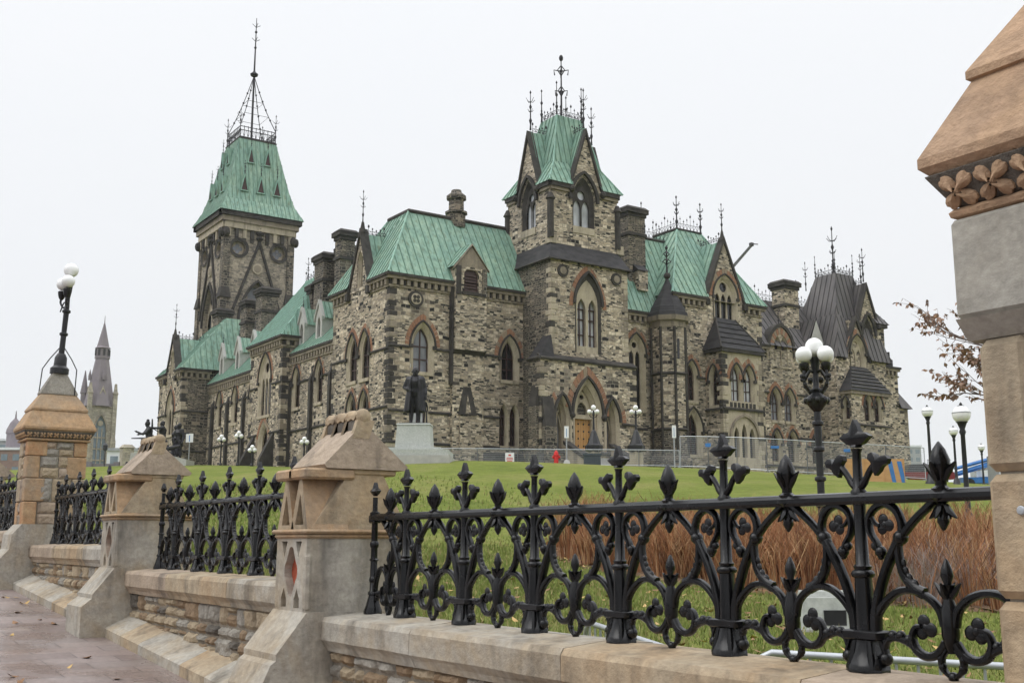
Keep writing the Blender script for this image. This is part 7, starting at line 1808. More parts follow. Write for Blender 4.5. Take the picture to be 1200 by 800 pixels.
mb.build('slats', t); mb = MB(); mb.extrude([c - d * .58 - e * .36 + V(0, 0, .66), c + d * .58 - e * .36 + V(0, 0, .66), c + d * .58 + e * .36 + V(0, 0, .66), c - d * .58 + e * .36 + V(0, 0, .66)], V(0, 0, .13), 'bin_slate'); mb.build('lid', t)

def mesh_panel(a, b, h, label, group, mat='galvanised'):
    a, b = Vector(a), Vector(b); t = thing('wire_fence_panel', label, 'fence', (a + b) / 2, group); mb = MB()
    r = .028
    mb.tube([a, a + V(0, 0, h)], r, mat, 6); mb.tube([b, b + V(0, 0, h)], r, mat, 6); mb.tube([a + V(0, 0, h), b + V(0, 0, h)], r, mat, 6); mb.tube([a + V(0, 0, .12), b + V(0, 0, .12)], r, mat, 6)
    n = (b - a).cross(V(0, 0, 1)).normalized()
    for q in (a, b): mb.tube([q - n * .35 + V(0, 0, .02), q + n * .35 + V(0, 0, .02)], .03, mat, 5)
    mb.build('frame', t); mb = MB(); mb.poly([a + V(0, 0, .12), b + V(0, 0, .12), b + V(0, 0, h), a + V(0, 0, h)], 'wire_mesh'); mb.build('mesh_infill', t); return t
def ground_pt(x, y): return V(x, y, gz(x, y))
A, Bq = V(-62.7, 36.3, 0), V(-53.9, 49.3, 0); n = 6
for i in range(n):
    p, q = A.lerp(Bq, i / n), A.lerp(Bq, (i + 1) / n); off = V(-.6, .5, 0) * 0
    t = mesh_panel(ground_pt(p.x, p.y), ground_pt(q.x, q.y), 1.12, 'low wire mesh barrier panel along the lawn edge in front of the building', 'low mesh barrier panels')
    if i == 3: warn = (p, q, t)
A, Bq, C_ = V(-53.9, 49.4, 0), V(-48.0, 51.1, 0), V(-43.9, 60.9, 0)
tops = []
for (a, b), n in (((A, Bq), 3), ((Bq, C_), 4)):
    for i in range(n):
        p, q = a.lerp(b, i / n), a.lerp(b, (i + 1) / n)
        mesh_panel(ground_pt(p.x, p.y), ground_pt(q.x, q.y), 2.05, 'tall galvanised construction fence panel in front of the gabled pavilion', 'tall construction fence panels'); tops.append((p, q))
def plate(name, p, w, h, zoff, mat, label, cat, txt=None):
    d = V(.56, .83, 0); nn = V(.83, -.56, 0); c = V(p.x, p.y, gz(p.x, p.y) + zoff) + nn * .08
    mb = MB(); mb.extrude([c - d * w / 2 - V(0, 0, h / 2), c + d * w / 2 - V(0, 0, h / 2), c + d * w / 2 + V(0, 0, h / 2), c - d * w / 2 + V(0, 0, h / 2)], nn * .015, mat)
    if mat == 'sign_white':
        for zz, hh, ww in ((.16, .10, .3), (-.02, .05, .7), (-.12, .05, .75), (-.22, .05, .6)):
            q = c + nn * .017 + V(0, 0, zz); mb.extrude([q - d * w * ww / 2 - V(0, 0, hh / 2), q + d * w * ww / 2 - V(0, 0, hh / 2), q + d * w * ww / 2 + V(0, 0, hh / 2), q - d * w * ww / 2 + V(0, 0, hh / 2)], nn * .003, 'sign_red')
    o = mb.build(name, org=c); tag(o, label, cat); return o
plate('warning_sign', V(-60.05, 40.2, 0), .58, .62, .55, 'sign_white', 'white warning sign with red lettering hung on the low mesh barrier', 'sign')
plate('fence_sign', tops[1][0], .36, .24, 1.5, 'sign_blue', 'blue plate hung on the tall construction fence nearest the bay', 'sign'); plate('fence_sign', tops[3][0].lerp(tops[3][1], .2), .5, .16, 1.55, 'sign_blue', 'blue plate hung on the tall construction fence under the paired windows', 'sign'); plate('fence_sign', tops[5][0], .4, .2, 1.6, 'sign_blue', 'blue plate hung on the tall construction fence right of the triple globe lamp', 'sign')
# plywood hoarding
a, b = ground_pt(-40.05, 48.67), ground_pt(-38.31, 51.33); a.z = b.z = 4.55
t = thing('plywood_hoarding', 'orange plywood hoarding with slanting blue stripes at the right end of the construction fence', 'barrier', a); dv = (b - a); nn = V(.83, -.56, 0)
mb = MB(); mb.extrude([a, b, b + V(0, 0, 1.55), a + V(0, 0, 1.55)], nn * -.03, 'plywood')
for f in (0, .33, .66, 1): q = a.lerp(b, f); mb.tube([q + nn * .02, q + nn * .02 + V(0, 0, 1.55)], .018, 'plywood', 4)
mb.build('sheet', t)
for f in (.74, .90):
    mb = MB(); q = a.lerp(b, f) + nn * .006; w = dv * .055; mb.extrude([q + w + V(0, 0, .12), q + w * 2.2 + V(0, 0, .12), q + w * 1.0 + V(0, 0, 1.42), q - w * .4 + V(0, 0, 1.42)], nn * .004, 'sign_blue'); mb.build('stripe', t)

# vehicles at the back of the drive
cx_, cy_ = -59.9, 82.4; z = gz(cx_, cy_); d = V(.56, .83, 0); e = V(.83, -.56, 0)
t = thing('parked_pickup', 'dark red pickup truck with a dark canopy parked behind the hoarding', 'truck', (cx_, cy_, z)); c = V(cx_, cy_, z)
def side(pts, w, mat, o=0): 
    m = MB(); m.extrude([c + d * u + V(0, 0, v) + e * (w / 2 + o) for u, v in pts], e * -w, mat); return m
side([(-2.5, .45), (-2.5, 1.05), (-1.6, 1.1), (2.55, 1.1), (2.6, .5)], 1.85, 'car_red').build('body', t)
m = side([(-1.5, 1.1), (-1.0, 1.75), (.3, 1.8), (.4, 1.75), (2.4, 1.75), (2.5, 1.1)], 1.6, 'car_glass'); m.build('cab', t)
side([(-2.62, .45), (-2.62, .65), (-2.45, .65), (-2.45, .45)], 1.8, 'galvanised').build('bumper', t)
mb = MB()
for u in (.4, 1.2, 2.3): mb.tube([c + d * u + e * .7 + V(0, 0, 1.75), c + d * u + e * .7 + V(0, 0, 2.15)], .03, 'galvanised_dull', 5)
mb.tube([c + d * .4 + e * .7 + V(0, 0, 2.15), c + d * 2.4 + e * .7 + V(0, 0, 2.15)], .035, 'galvanised_dull', 5); mb.build('rack', t)
for u in (-1.65, 1.6):
    for s in (-1, 1):
        m = MB(); q = c + d * u + e * s * .78 + V(0, 0, .38); n = 16
        m.extrude([q + d * .38 * math.cos(2 * math.pi * i / n) + V(0, 0, .38 * math.sin(2 * math.pi * i / n)) for i in range(n)], e * s * .2, 'rubber'); w_ = m.build('wheel', t)
        m = MB(); q2 = q + e * s * .205; m.extrude([q2 + d * .2 * math.cos(2 * math.pi * i / n) + V(0, 0, .2 * math.sin(2 * math.pi * i / n)) for i in range(n)], e * s * .02, 'galvanised'); m.build('rim', w_)
cx_, cy_ = -66.0, 100.4; z = gz(cx_, cy_); c = V(cx_, cy_, z)
t = thing('boom_lift', 'blue folded boom lift machine parked far right beside the smallest lamp', 'machine', (cx_, cy_, z))
side([(-2.2, .45), (-2.2, 1.0), (2.4, 1.1), (2.4, .45)], 1.7, 'blue_paint').build('chassis', t); side([(-.2, 1.1), (-.2, 1.7), (1.6, 1.8), (1.9, 1.1)], 1.3, 'sign_white').build('turntable', t)
mb = MB(); mb.tube([c + d * -3.0 + V(0, 0, 1.2), c + d * 2.6 + V(0, 0, 2.9)], [.22, .26], 'blue_paint', 4); mb.tube([c + d * -2.6 + V(0, 0, 1.9), c + d * 2.6 + V(0, 0, 3.3)], [.16, .2], 'blue_paint', 4); mb.build('boom', t)
mb = MB()
for u in (-1.5, 1.6):
    for s in (-1, 1): q = c + d * u + e * s * .7 + V(0, 0, .45); mb.extrude([q + d * .45 * math.cos(i * .393) + V(0, 0, .45 * math.sin(i * .393)) for i in range(16)], e * s * .25, 'rubber')
mb.build('wheel', t)
# portable cabin panels beyond
cx_, cy_ = -55.5, 81.2
for k_, (dx, dy, lb) in enumerate(((2.6, 3.8, 'pale grey site panel standing behind the largest globe lamps'),)):
    x, y = cx_ + dx, cy_ + dy; z = gz(x, y); t = thing('site_cabin', lb, 'cabin', (x, y, z)); c = V(x, y, z); m = MB(); m.extrude([c - d * 1.3, c + d * 1.3, c + d * 1.3 - e * 2, c - d * 1.3 - e * 2], V(0, 0, 2.7), 'city_grey')
    for i in range(6): q = c + d * (-1.2 + i * .44) + e * .0; m.extrude([q, q + d * .2, q + d * .2 + e * .04, q + e * .04], V(0, 0, 2.65), 'city_white')
    m.build('body', t)
# granite marker and grey barriers behind the iron fence
x, y = -9.05, 10.5; z = gz(x, y) - .02; t = thing('granite_marker', 'small stepped granite marker block with a dark plaque on the grass behind the fence', 'marker', (x, y, z)); c = V(x, y, z); dd = V(.50, .866, 0); ee = V(.866, -.50, 0)
def mk(m, u0, u1, v0, v1, z0, z1, mat, tp=0): 
    P = [c + dd * u + ee * v + V(0, 0, zz) for zz, t_ in ((z0, 0), (z1, tp)) for u, v in ((u0 + t_, v0 + t_), (u1 - t_, v0 + t_), (u1 - t_, v1 - t_), (u0 + t_, v1 - t_))]
    m.add(P, [(0, 3, 2, 1), (4, 5, 6, 7), (0, 1, 5, 4), (1, 2, 6, 5), (2, 3, 7, 6), (3, 0, 4, 7)], mat)
m = MB(); mk(m, -.42, .42, -.3, .34, -.1, .05, 'concrete'); m.build('foot', t)
m = MB(); mk(m, -.36, .36, -.2, .26, .05, .40, 'slab_granite', .03); mk(m, -.27, .27, -.16, .14, .40, .47, 'slab_granite', .01); m.build('block', t)
m = MB(); mk(m, -.10, .16, .235, .262, .09, .26, 'bronze'); m.build('plaque', t)
def barrier(a, b, h, label):
    a, b = Vector(a), Vector(b); t = thing('crowd_barrier', label, 'barrier', (a + b) / 2, 'grey tube barriers behind the iron fence'); m = MB(); dv = (b - a).normalized(); L = (b - a).length
    P = [a + V(0, 0, .1), a + V(0, 0, h - .14), a + dv * .04 + V(0, 0, h - .05), a + dv * .14 + V(0, 0, h), b - dv * .14 + V(0, 0, h), b - dv * .04 + V(0, 0, h - .05), b + V(0, 0, h - .14), b + V(0, 0, .1)]
    m.tube(P, .021, 'galvanised', 10); m.tube([a + V(0, 0, .16), b + V(0, 0, .16)], .016, 'galvanised', 8); m.build('frame', t, smooth=50); m = MB()
    n = int(L / .115)
    for i in range(1, n): q = a + dv * L * i / n; m.tube([q + V(0, 0, .16), q + V(0, 0, h)], .009, 'galvanised', 6)
    m.build('bars', t, smooth=50); m = MB(); nn = dv.cross(V(0, 0, 1))
    for q in (a + dv * .2, b - dv * .2): m.tube([q + nn * .3 + V(0, 0, .02), q + V(0, 0, .1), q - nn * .3 + V(0, 0, .02)], .016, 'galvanised', 6)
    m.build('foot', t)
za = .95
barrier((-7.15, 5.50, gz(-7, 5.5)), (-5.02, 4.80, gz(-5, 4.8)), .95 - gz(-6, 5.1), 'grey tube barrier nearer the small gabled pier')
barrier((-4.78, 4.86, gz(-4.7, 4.9)), (-3.45, 6.2, gz(-3.4, 6.1)), .95 - gz(-4.2, 5.5), 'grey tube barrier nearer the cut off pier at the right')
# ------------------------------------------------------------------ planting
def raw_mesh(name, v, f, mats, mi=None):
    me = bpy.data.meshes.new(name); me.vertices.add(len(v)); me.vertices.foreach_set('co', np.asarray(v, np.float32).ravel())
    f = np.asarray(f, np.int32); k_ = f.shape[1]; me.loops.add(f.size); me.loops.foreach_set('vertex_index', f.ravel())
    me.polygons.add(len(f)); me.polygons.foreach_set('loop_start', np.arange(0, f.size, k_, dtype=np.int32)); me.polygons.foreach_set('loop_total', np.full(len(f), k_, np.int32))
    for m in mats: me.materials.append(M[m])
    if mi is not None: me.polygons.foreach_set('material_index', np.asarray(mi, np.int32))
    me.update(calc_edges=True); me.validate()
    o = bpy.data.objects.new(name, me); COL.objects.link(o); return o
rng = np.random.default_rng(5)
# shrub bed outline on the ground (x, y)
bed = [(-20.6, 14.6), (-17.6, 13.6), (-15.2, 13.6), (-12.6, 14.3), (-10.6, 14.9), (-9.2, 15.6), (-9.0, 18.5), (-12.0, 21.2), (-16.5, 21.0), (-20.5, 19.2), (-22.4, 17.2)]
def inside(P, poly):
    x, y = P[:, 0], P[:, 1]; r = np.zeros(len(P), bool); n = len(poly)
    for i in range(n):
        (x0, y0), (x1, y1) = poly[i], poly[(i + 1) % n]
        c = ((y0 > y) != (y1 > y)) & (x < (x1 - x0) * (y - y0) / (y1 - y0 + 1e-12) + x0); r ^= c
    return r
def pts_in(n, poly, jit=.0):
    lo, hi = np.min(poly, 0), np.max(poly, 0); P = rng.uniform(lo, hi, (n * 4, 2)); return P[inside(P, poly)][:n]
# mulch sheet under the shrubs
bp = [Vector(p) for p in bed]; ctr = sum(bp, Vector((0, 0))) / len(bp); ringp = []
for p in spline([(q.x, q.y, 0) for q in bp] + [(bp[0].x, bp[0].y, 0)], 5)[:-1]: ringp.append((p.x + random.uniform(-.15, .15), p.y + random.uniform(-.15, .15)))
v = [(ctr.x, ctr.y)] + [(lerp(ctr.x, x, f), lerp(ctr.y, y, f)) for f in (.35, .7, .95, 1.06) for x, y in ringp]; n = len(ringp)
z = ground(np.array([a for a, b in v]), np.array([b for a, b in v])); z = z + np.array([.05] + [.05] * n * 2 + [.04] * n + [-.03] * n)
f = [(0, 1 + i, 1 + (i + 1) % n) for i in range(n)]
F4 = [(1 + k_ * n + i, 1 + k_ * n + (i + 1) % n, 1 + (k_ + 1) * n + (i + 1) % n, 1 + (k_ + 1) * n + i) for k_ in range(3) for i in range(n)]
me = bpy.data.meshes.new('mulch_bed'); me.from_pydata([(a, b, c) for (a, b), c in zip(v, z)], [], f + F4); me.materials.append(M['mulch']); o = bpy.data.objects.new('mulch_bed', me); COL.objects.link(o); tag(o, 'dark leaf mulch under the bare red brown shrubs', 'mulch', kind='structure')
# bare stems rising in many clumps
cl = pts_in(270, bed); V_, F_, MI = [], [], []; nv = 0
for cx_, cy_ in cl:
    gzc = gz(cx_, cy_); hh = rng.uniform(.75, 1.38) * (.86 if cx_ < -15.5 else 1.0 if cx_ < -11.5 else .8)
    greyish = (cx_ > -12.2 and cy_ < 17 and rng.random() < .7)
    for s in range(int(rng.integers(46, 66))):
        a = rng.uniform(0, 2 * np.pi); r0 = abs(rng.normal(0, .16)); lean = rng.uniform(.02, .5) * (1.6 if greyish else 1); h = hh * rng.uniform(.55, 1.12) * (.75 if greyish else 1)
        d = np.array([math.cos(a), math.sin(a)]); b = np.array([cx_, cy_]) + d * r0; w = rng.uniform(.005, .0125); ph = rng.uniform(-.5, .5)
        pts = []
        for t in (0, .4, .75, 1.0):
            off = d * lean * h * t ** 1.5 + rng.normal(0, .018, 2) * t; pts.append((*(b + off), gzc + h * t * (1 - .12 * lean * t)))
        side = np.array([-math.sin(a + ph + .9), math.cos(a + ph + .9), 0])
        mt = 2 if greyish and rng.random() < .7 else (1 if rng.random() < .24 else 3 if rng.random() < .3 else 0)
        for i, (p, t) in enumerate(zip(pts, (0, .4, .75, 1))):
            ww = w * (1 - .65 * t); V_ += [np.array(p) - side * ww, np.array(p) + side * ww]
        for i in range(3): F_.append((nv + 2 * i, nv + 2 * i + 1, nv + 2 * i + 3, nv + 2 * i + 2)); MI.append(mt)
        nv += 8
        for q in range(3):   # side twigs
            t = rng.uniform(.45, .95); p = np.array(pts[1]) * (1 - t) + np.array(pts[3]) * t; a2 = rng.uniform(0, 2 * np.pi); L = rng.uniform(.12, .32); e2 = p + np.array([math.cos(a2) * L * .6, math.sin(a2) * L * .6, L * .8])
            V_ += [p - side * w * .45, p + side * w * .45, e2 + side * .0012, e2 - side * .0012]; F_.append((nv, nv + 1, nv + 2, nv + 3)); MI.append(mt); nv += 4
o = raw_mesh('shrubbery', V_, F_, ['stem_red', 'stem_tan', 'stem_grey', 'stem_dark'], MI); tag(o, 'wide mass of bare red brown dogwood stems behind the iron fence', 'shrubs', kind='stuff')
# grass blades near the fence, longer tufts at edges
P = np.concatenate([np.stack([rng.uniform(-22, -1.5, 70000), 3.8 + rng.gamma(1.6, 3.6, 70000)], 1), np.stack([rng.uniform(-45, -10, 40000), 3.8 + rng.gamma(1.5, 4.5, 40000)], 1)])
P = P[~inside(P, bed)]; P = P[P[:, 1] < 24]; n = len(P)
zz = ground(P[:, 0], P[:, 1]); a = rng.uniform(0, 2 * np.pi, n); dist = np.hypot(P[:, 0], P[:, 1]); w = .004 + .0005 * dist; h = rng.uniform(.03, .075, n) * (1 + .02 * dist); ln = rng.normal(0, .03, (n, 2))
clump = (np.sin(P[:, 0] * 3.1 + np.sin(P[:, 1] * 2.3) * 2) * np.sin(P[:, 1] * 2.7) > .2); h *= np.where(clump, 1.35, .85)
b0 = np.stack([P[:, 0] - np.cos(a) * w, P[:, 1] - np.sin(a) * w, zz - .01], 1); b1 = np.stack([P[:, 0] + np.cos(a) * w, P[:, 1] + np.sin(a) * w, zz - .01], 1); tp_ = np.stack([P[:, 0] + ln[:, 0], P[:, 1] + ln[:, 1], zz + h], 1)
V3 = np.stack([b0, b1, tp_], 1).reshape(-1, 3); F3 = np.arange(3 * n).reshape(-1, 3)
o = raw_mesh('grass', V3, F3, ['grass_blade', 'grass_blade_dry'], (rng.random(n) < .22).astype(int)); tag(o, 'short uneven grass on the lawn behind the fence', 'grass', kind='stuff')
# dead leaves on grass, mulch and paving
def leaves(name, P, zf, size, mats, label):
    n = len(P); zz = zf(P[:, 0], P[:, 1]); Vv, Ff, Mi = [], [], []
    for i in range(n):
        s = size * rng.uniform(.6, 1.3); a = rng.uniform(0, 6.28); tl = rng.normal(0, .25, 2); L = []
        for x, y, q in ((1, 0, .3), (.3, .5, .05), (-.2, .42, .0), (-1, .05, .25), (-.25, -.45, .05), (.35, -.48, 0)):
            X, Y = x * math.cos(a) - y * math.sin(a), x * math.sin(a) + y * math.cos(a); L.append((P[i, 0] + X * s, P[i, 1] + Y * s, zz[i] + .012 + abs(q * s) + (X * tl[0] + Y * tl[1]) * s))
        Vv += L; Ff.append(tuple(range(6 * i, 6 * i + 6))); Mi.append(int(rng.integers(0, len(mats))))
    o = raw_mesh(name, Vv, Ff, mats, Mi); tag(o, label, 'leaves', kind='stuff'); return o
near = np.stack([rng.uniform(-15, -3, 420), rng.uniform(5.0, 15, 420)], 1); bd = pts_in(1400, [(lerp(ctr.x, x, 1.12), lerp(ctr.y, y, 1.12)) for x, y in bed])
leaves('fallen_leaves', np.concatenate([near, bd]), lambda x, y: ground(x, y) + .04, .055, ['leaf_gold', 'leaf_brown', 'leaf_brown'], 'dead leaves scattered over the grass and under the shrubs')
leaves('pavement_leaves', np.stack([rng.uniform(-16, -5.5, 46), 3.0 - np.abs(rng.normal(0, .9, 46)) - .02], 1), lambda x, y: walk_z(x) - .008, .05, ['leaf_brown', 'leaf_gold'], 'a few dead leaves on the wet sidewalk')

# tree at the right, mostly hidden by the near pier
bx, by = -8.0, 13.6; zb = gz(bx, by)
t = thing('oak_tree', 'tree with a few clinging brown leaves reaching out from behind the cut off pier', 'tree', (bx, by, zb)); mb = MB()
trunk = [V(bx, by, zb - .2), V(bx + .05, by, zb + 1.2), V(bx - .05, by + .1, zb + 2.4), V(bx + .1, by + .1, zb + 3.6), V(bx + .15, by + .2, zb + 4.8)]
mb.tube(spline(trunk, 3), list(np.linspace(.19, .06, 13)), 'bark', 8); tr = mb.build('trunk', t, smooth=50)
mb = MB(); LV = []
random.seed(11)
def branch(p, d, L, r, depth):
    pts = [p]; q = p.copy(); dd = d.copy(); n = 5
    for i in range(n):
        dd = (dd + V(random.uniform(-.22, .22), random.uniform(-.22, .22), random.uniform(-.12, .2))).normalized(); q = q + dd * L / n; pts.append(q.copy())
        if depth > 0 and i >= 1:
            for _ in range(2 if depth > 1 else 1 + (i % 2)):
                sd = (dd + V(random.uniform(-.9, .9), random.uniform(-.9, .9), random.uniform(-.5, .7))).normalized(); branch(q.copy(), sd, L * random.uniform(.35, .55), r * .45, depth - 1)
        if depth == 0 and random.random() < .6: LV.append((q.copy(), dd.copy()))
    mb.tube(pts, list(np.linspace(r, r * .35, n + 1)), 'twig', 5, cap=False)
for zz, dx, dy, L, dz in ((3.35, -.6, -.62, 1.2, .16), (2.85, -.62, -.6, 1.0, .12), (3.1, -.5, -.75, .9, .14), (3.6, .6, -.5, 2.2, .5), (4.4, .5, .6, 2.0, .5), (3.2, .8, .3, 2.2, .3), (2.9, .7, -.6, 1.6, .2)):
    branch(V(bx + .03, by + .05, zb + zz), V(dx, dy, dz).normalized(), L, .018, 2)
mb.build('limbs', t, smooth=50)
Vv, Ff, Mi = [], [], []
for p, d in LV:
    for _ in range(random.choice((1, 2, 3))):
        s = random.uniform(.026, .05); a = V(random.uniform(-1, 1), random.uniform(-1, 1), random.uniform(-1.6, .1)).normalized(); b = a.orthogonal().normalized(); b.rotate(Matrix.Rotation(random.uniform(0, 6.28), 3, a)); k0 = len(Vv); c = a.cross(b)
        for x, y, q in ((0, 0, 0), (.5, .38, .15), (1.1, .5, .0), (1.5, .15, -.1), (2.1, 0, .2), (1.5, -.2, .1), (1.0, -.5, .2), (.5, -.35, -.05)): Vv.append(p + a * x * s + b * y * s + c * q * s)
        Ff.append(tuple(range(k0, k0 + 8))); Mi.append(0 if random.random() < .75 else 1)
o = raw_mesh('crown', Vv, Ff, ['leaf_faded', 'leaf_brown'], Mi)
for vv in o.data.vertices: vv.co -= Vector((bx, by, zb))
o.parent = t

# ------------------------------------------------------------------ far city
def tower_church():
    cx_, cy_ = -309.5, 74.0; t = thing('church_tower', 'tall pale stone gothic tower with a slate spire far off behind the tall lamp pier', 'tower', (cx_, cy_, 8)); h = 3.05
    def q(x, y, z): return V(cx_ + x, cy_ + y, z)
    sides = [Fr((cx_ + h, cy_, 0), (0, 1, 0), (1, 0, 0)), Fr((cx_, cy_ - h, 0), (1, 0, 0), (0, -1, 0))]
    for fr in sides:
        mb = MB(); ho = arch(0, 3.1, 20, 30.5, 35, 8); wall(mb, fr, [(-h, 6), (-h, 37.4), (-1.6, 37.4), (0, 42), (1.6, 37.4), (h, 37.4), (h, 6)], [ho], 'church_wall', .8)
        band(mb, fr, [p for p in ho if p[1] > 30], .35, 0, .2, 'cornice_stone'); string(mb, fr, -h, h, 37.2, .5, .25, 'cornice_stone')
        for s in (-1, 1): mb.extrude([fr(s * 1.9, 37.2, .2), fr(0, 42.0, .2), fr(0, 42.8, .2), fr(s * 2.3, 37.2, .2)], fr.N * -.8, 'church_wall')
        for u in (-.55, .55): fbox(mb, fr, u - .12, 20, -.7, u + .12, 31.5, -.4, 'church_wall')
        mb.extrude([fr(u, v, -.4) for u, v in circ(0, 32.8, .75, 12)], fr.N * -.3, 'church_wall')
        for v in (23, 26, 29): fbox(mb, fr, -1.55, v - .2, -.7, 1.55, v + .2, -.5, 'church_wall')
        mb.build('wall', t); mb = MB(); mb.poly([fr(u, v, -.75) for u, v in ho], 'city_glass'); mb.build('window', t)
    mb = MB(); mb.box(q(-h, -h, 6), q(-h + .1, h, 37.4), 'church_wall'); mb.box(q(-h, h - .1, 6), q(h, h, 37.4), 'church_wall')
    for sx in (-1, 1):
        for sy in (-1, 1):
            c = q(sx * (h + .2), sy * (h + .2), 0); mb.lathe([(.95, 6), (.95, 28), (.75, 29), (.75, 40.5), (.95, 40.8), (.6, 41.5), (.35, 43.5)], c, 'church_wall', 4, rot=R_(45))
    mb.build('buttress', t)
    mb = MB(); c = q(-h - .3, -h - .3, 0); mb.lathe([(.9, 36), (.9, 41), (1.1, 41.3), (.1, 47.5)], c, 'church_slate', 6); mb.build('pinnacle', t)
    mb = MB(); mb.lathe([(4.2, 37.4), (3.2, 42), (1.75, 50.5), (1.75, 50.6)], q(0, 0, 0), 'church_slate', 8, rot=R_(22.5))
    mb.lathe([(2.0, 50.5), (2.0, 51.2), (1.8, 51.3), (1.8, 53.2), (2.1, 53.4), (1.6, 53.9), (.12, 60.6), (.05, 62.5)], q(0, 0, 0), 'church_slate', 8, rot=R_(22.5))
    for i in range(8):
        a = i * math.pi / 4; mb.box(q(1.75 * math.cos(a) - .25, 1.75 * math.sin(a) - .25, 51.3), q(1.75 * math.cos(a) + .25, 1.75 * math.sin(a) + .25, 53.1), 'slate')
    for a in (0, -math.pi / 2): c = q(2.9 * math.cos(a), 2.9 * math.sin(a), 44.5); mb.lathe([(.5, 0), (.5, 1.2), (.02, 3.0)], c, 'church_slate', 4, rot=R_(45))
    mb.build('spire', t)
tower_church()
def block(name, label, cat, c, w, dpt, z0, z1, mat, extra=None, yaw=R_(56)):
    t = thing(name, label, cat, (c[0], c[1], z0)); d = V(math.cos(yaw), math.sin(yaw), 0); e = V(math.sin(yaw), -math.cos(yaw), 0); b = V(c[0], c[1], 0); mb = MB()
    mb.extrude([b - d * w / 2 + V(0, 0, z0), b + d * w / 2 + V(0, 0, z0), b + d * w / 2 - e * dpt + V(0, 0, z0), b - d * w / 2 - e * dpt + V(0, 0, z0)], V(0, 0, z1 - z0), mat)
    mb.extrude([b - d * (w / 2 + .4) + e * .4 + V(0, 0, z1), b + d * (w / 2 + .4) + e * .4 + V(0, 0, z1), b + d * (w / 2 + .4) - e * (dpt + .4) + V(0, 0, z1), b - d * (w / 2 + .4) - e * (dpt + .4) + V(0, 0, z1)], V(0, 0, .7), 'city_white' if mat != 'city_white' else 'city_grey'); mb.build('wall', t)
    mb = MB()
    nfl = max(1, int((z1 - z0 - 1) / 3.6)); nc = max(2, int(w / 3.2))
    for i in range(nc):
        for j in range(nfl):
            q = b + d * (-w / 2 + w * (i + .5) / nc) + V(0, 0, z1 - 3.0 - j * 3.6); mb.extrude([q - d * .9, q + d * .9, q + d * .9 + e * .1, q - d * .9 + e * .1], V(0, 0, 1.8), 'city_glass')
    mb.build('window', t); return t
block('white_building', 'low white flat roofed building far off, right of the church tower', 'building', (-267.4, 69.8), 7.0, 8, 7, 22.6, 'city_white')
block('brick_building', 'far brick building with a pale cornice left of the tall lamp pier', 'building', (-346, 56.0), 20, 14, 7, 27.5, 'city_brick')
block('grey_building', 'flat grey building far off between the tall lamp pier and the brick building', 'building', (-372, 66.0), 14, 12, 7, 32.5, 'city_grey')
t = thing('domed_tower', 'small dark domed tower on the far skyline at the left edge of the tall pier', 'tower', (-356, 61.5, 7)); mb = MB(); mb.lathe([(2.2, 7), (2.2, 33), (2.5, 33.3), (2.3, 34.5), (1.4, 36.5), (.3, 37.8), (.1, 40)], (-356, 61.5, 0), 'church_slate', 10); mb.build('dome', t)
wl_ = MB(); a, b = V(-214, 43.5, 7), V(-206.5, 55.5, 7); wl_.extrude([a, b, b + V(-1, .6, 0), a + V(-1, .6, 0)], V(0, 0, 8.6), 'city_purple')
for f in (.1, .45, .8): q = a.lerp(b, f); wl_.extrude([q, q + (b - a) * .07, q + (b - a) * .07 + V(.5, -.3, 0), q + V(.5, -.3, 0)], V(0, 0, 8.9), 'city_purple')
o = wl_.build('retaining_wall', org=a); tag(o, 'long purplish grey wall below the far church tower', 'wall')
t = thing('stone_gatepost', 'square pale gatepost standing at the end of the purplish grey wall', 'post', (-206.6, 54.8, 7)); mb = MB(); mb.box((-207.6, 53.8, 7), (-205.6, 55.8, 18.4), 'church_wall'); mb.box((-207.8, 53.6, 18.4), (-205.4, 56.0, 19.0), 'church_wall', .5); mb.build('shaft', t)
for x, y, zt, lb in ((-190.5, 47.0, 17.2, 'thin dark lamp post far off before the purplish wall'), (-186.5, 53.5, 18.6, 'thin dark lamp post far off beside the soldiers of the war monument')):
    t = thing('distant_lamp', lb, 'street lamp', (x, y, 8), 'far lamp posts'); mb = MB(); mb.lathe([(.2, 8), (.12, 9.5), (.1, zt - .8)], (x, y, 0), 'lamp_black', 6); mb.build('pole', t); mb = MB(); mb.lathe([(.1, -.8), (.38, -.5), (.42, .2), (.05, .6)], (x, y, zt), 'lamp_black', 8); mb.build('lantern', t)
block('glass_tower', 'slim pale glass tower far beyond the north end of the stone building', 'building', (-316, 431), 6.5, 6, 5, 44.5, 'city_grey')
block('office_block', 'wide pale office block far off behind the single globe lamps', 'building', (-290, 452), 16, 8, 5, 35, 'city_grey')
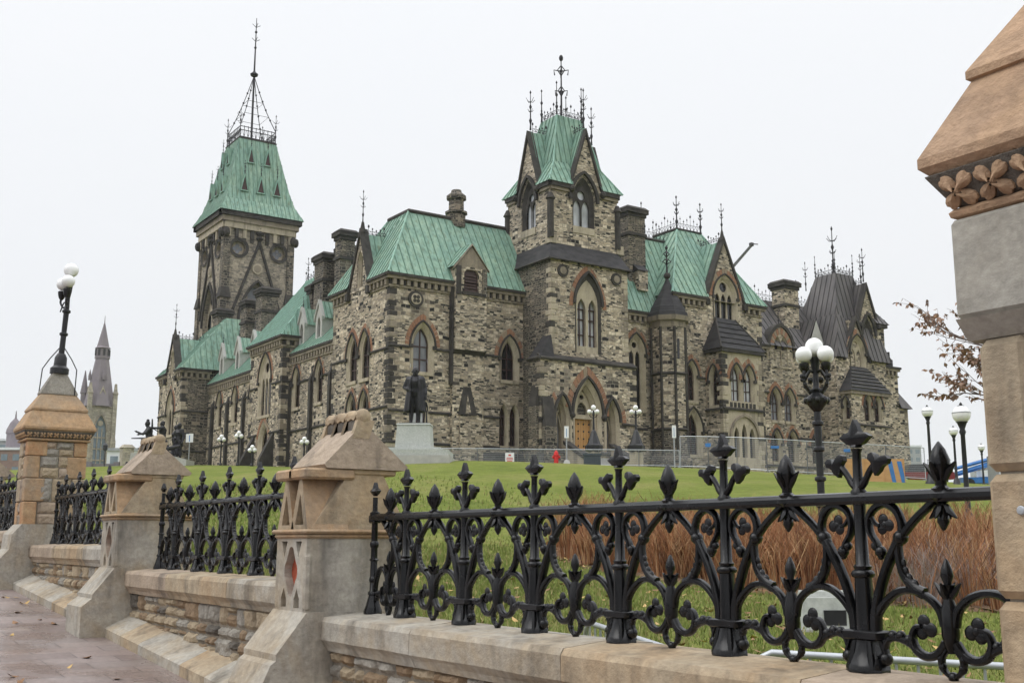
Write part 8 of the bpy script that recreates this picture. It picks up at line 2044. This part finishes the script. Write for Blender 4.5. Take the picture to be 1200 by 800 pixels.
# bare far trees at the right
for k_, (x, y, h) in enumerate(((-176, 274, 11), (-168, 281, 12.5), (-161, 287, 10))):
    z = 14; t = thing('bare_tree', ('bare hazy tree left of the smallest globe lamp', 'bare hazy tree right behind the smallest globe lamp', 'bare hazy tree nearest the cut off pier')[k_], 'tree', (x, y, 6), 'bare trees far off at the right'); mb = MB(); random.seed(30 + k_)
    mb.tube([(x, y, 6), (x, y, z), (x + .3, y, z + h * .5)], [.5, .4, .2], 'twig', 6); mb.build('trunk', t); mb = MB()
    def tw(p, d, L, r, dep):
        e_ = p + d * L; mb.tube([p, p.lerp(e_, .5) + V(random.uniform(-.3, .3), random.uniform(-.3, .3), .1), e_], [r, r * .8, r * .5], 'twig', 4, cap=False)
        if dep:
            for _ in range(4): tw(p.lerp(e_, random.uniform(.4, 1)), (d + V(random.uniform(-.8, .8), random.uniform(-.8, .8), random.uniform(-.1, .6))).normalized(), L * .6, r * .55, dep - 1)
    for i in range(7): a = i * .9; tw(V(x, y, z + random.uniform(-2, h * .3)), V(math.cos(a), math.sin(a), 1.0).normalized(), h * .42, .16, 3)
    mb.build('crown', t)
# luffing crane beyond the building
ax, ay = -222.0, 199.0; t = thing('construction_crane', 'lattice jib of a construction crane rising behind the gabled pavilion', 'crane', (ax, ay, 6)); mb = MB()
a, b = V(-219.6, 201.5, 58), V(-205.1, 215.7, 80.6); dv = (b - a); sd = V(.56, .83, 0); up = dv.normalized().cross(sd).normalized(); up = up if up.z > 0 else -up
e0 = V(-.83, .56, 0)
ch = [sd * .5, -sd * .5, up * 1.7]; n = 10
for c in ch: mb.tube([a + c, b + c * .55], .17, 'crane_steel', 4)
for i in range(n):
    p0, p1 = a + dv * i / n, a + dv * (i + 1) / n; f0, f1 = 1 - .45 * i / n, 1 - .45 * (i + 1) / n
    for u, w in ((0, 2), (1, 2), (0, 1)): mb.tube([p0 + ch[u] * f0, p1 + ch[w] * f1], .12, 'crane_steel', 4); mb.tube([p0 + ch[w] * f0, p0 + ch[u] * f0], .10, 'crane_steel', 4)
mb.build('jib', t); mb = MB(); mb.box(b + V(-.5, -.5, -.3), b + V(.4, .4, .6), 'slate'); mb.tube([b + V(0, 0, .3), b + V(1.0, 1.4, .2)], .15, 'slate', 5); mb.build('jib_head', t)
mb = MB()
for sx in (-1, 1):
    for sy in (-1, 1): mb.tube([(ax + sx, ay + sy, 6), (ax + sx, ay + sy, 56)], .15, 'crane_steel', 4)
for i in range(16):
    z = 6 + i * 3.1
    for (x0, y0), (x1, y1) in (((-1, -1), (1, -1)), ((1, -1), (1, 1)), ((1, 1), (-1, 1)), ((-1, 1), (-1, -1))): mb.tube([(ax + x0, ay + y0, z), (ax + x1, ay + y1, z + 3.1)], .09, 'crane_steel', 4)
mb.build('mast', t); mb = MB(); mb.box((ax - 1.5, ay - 1.5, 55.5), (ax + 2.6, ay + 2.6, 58.2), 'crane_steel'); mb.build('cab', t)
# ------------------------------------------------------------------ damp November air
mb = MB(); mb.box((-1990, -960, -60), (1990, 1990, 110), 'mortar'); o = mb.build('haze', org=(0, 0, 0)); o.data.materials.clear()
hm = bpy.data.materials.new('haze_air'); hm.use_nodes = True; ht = hm.node_tree; ht.nodes.clear()
ho_ = ht.nodes.new('ShaderNodeOutputMaterial'); hv = ht.nodes.new('ShaderNodeVolumePrincipled'); ht.links.new(hv.outputs[0], ho_.inputs['Volume'])
hv.inputs['Color'].default_value = (.93, .955, 1, 1); hv.inputs['Density'].default_value = HAZE; hv.inputs['Anisotropy'].default_value = .2
o.data.materials.append(hm); tag(o, 'thin pale damp air over the whole hill', 'haze', kind='stuff')
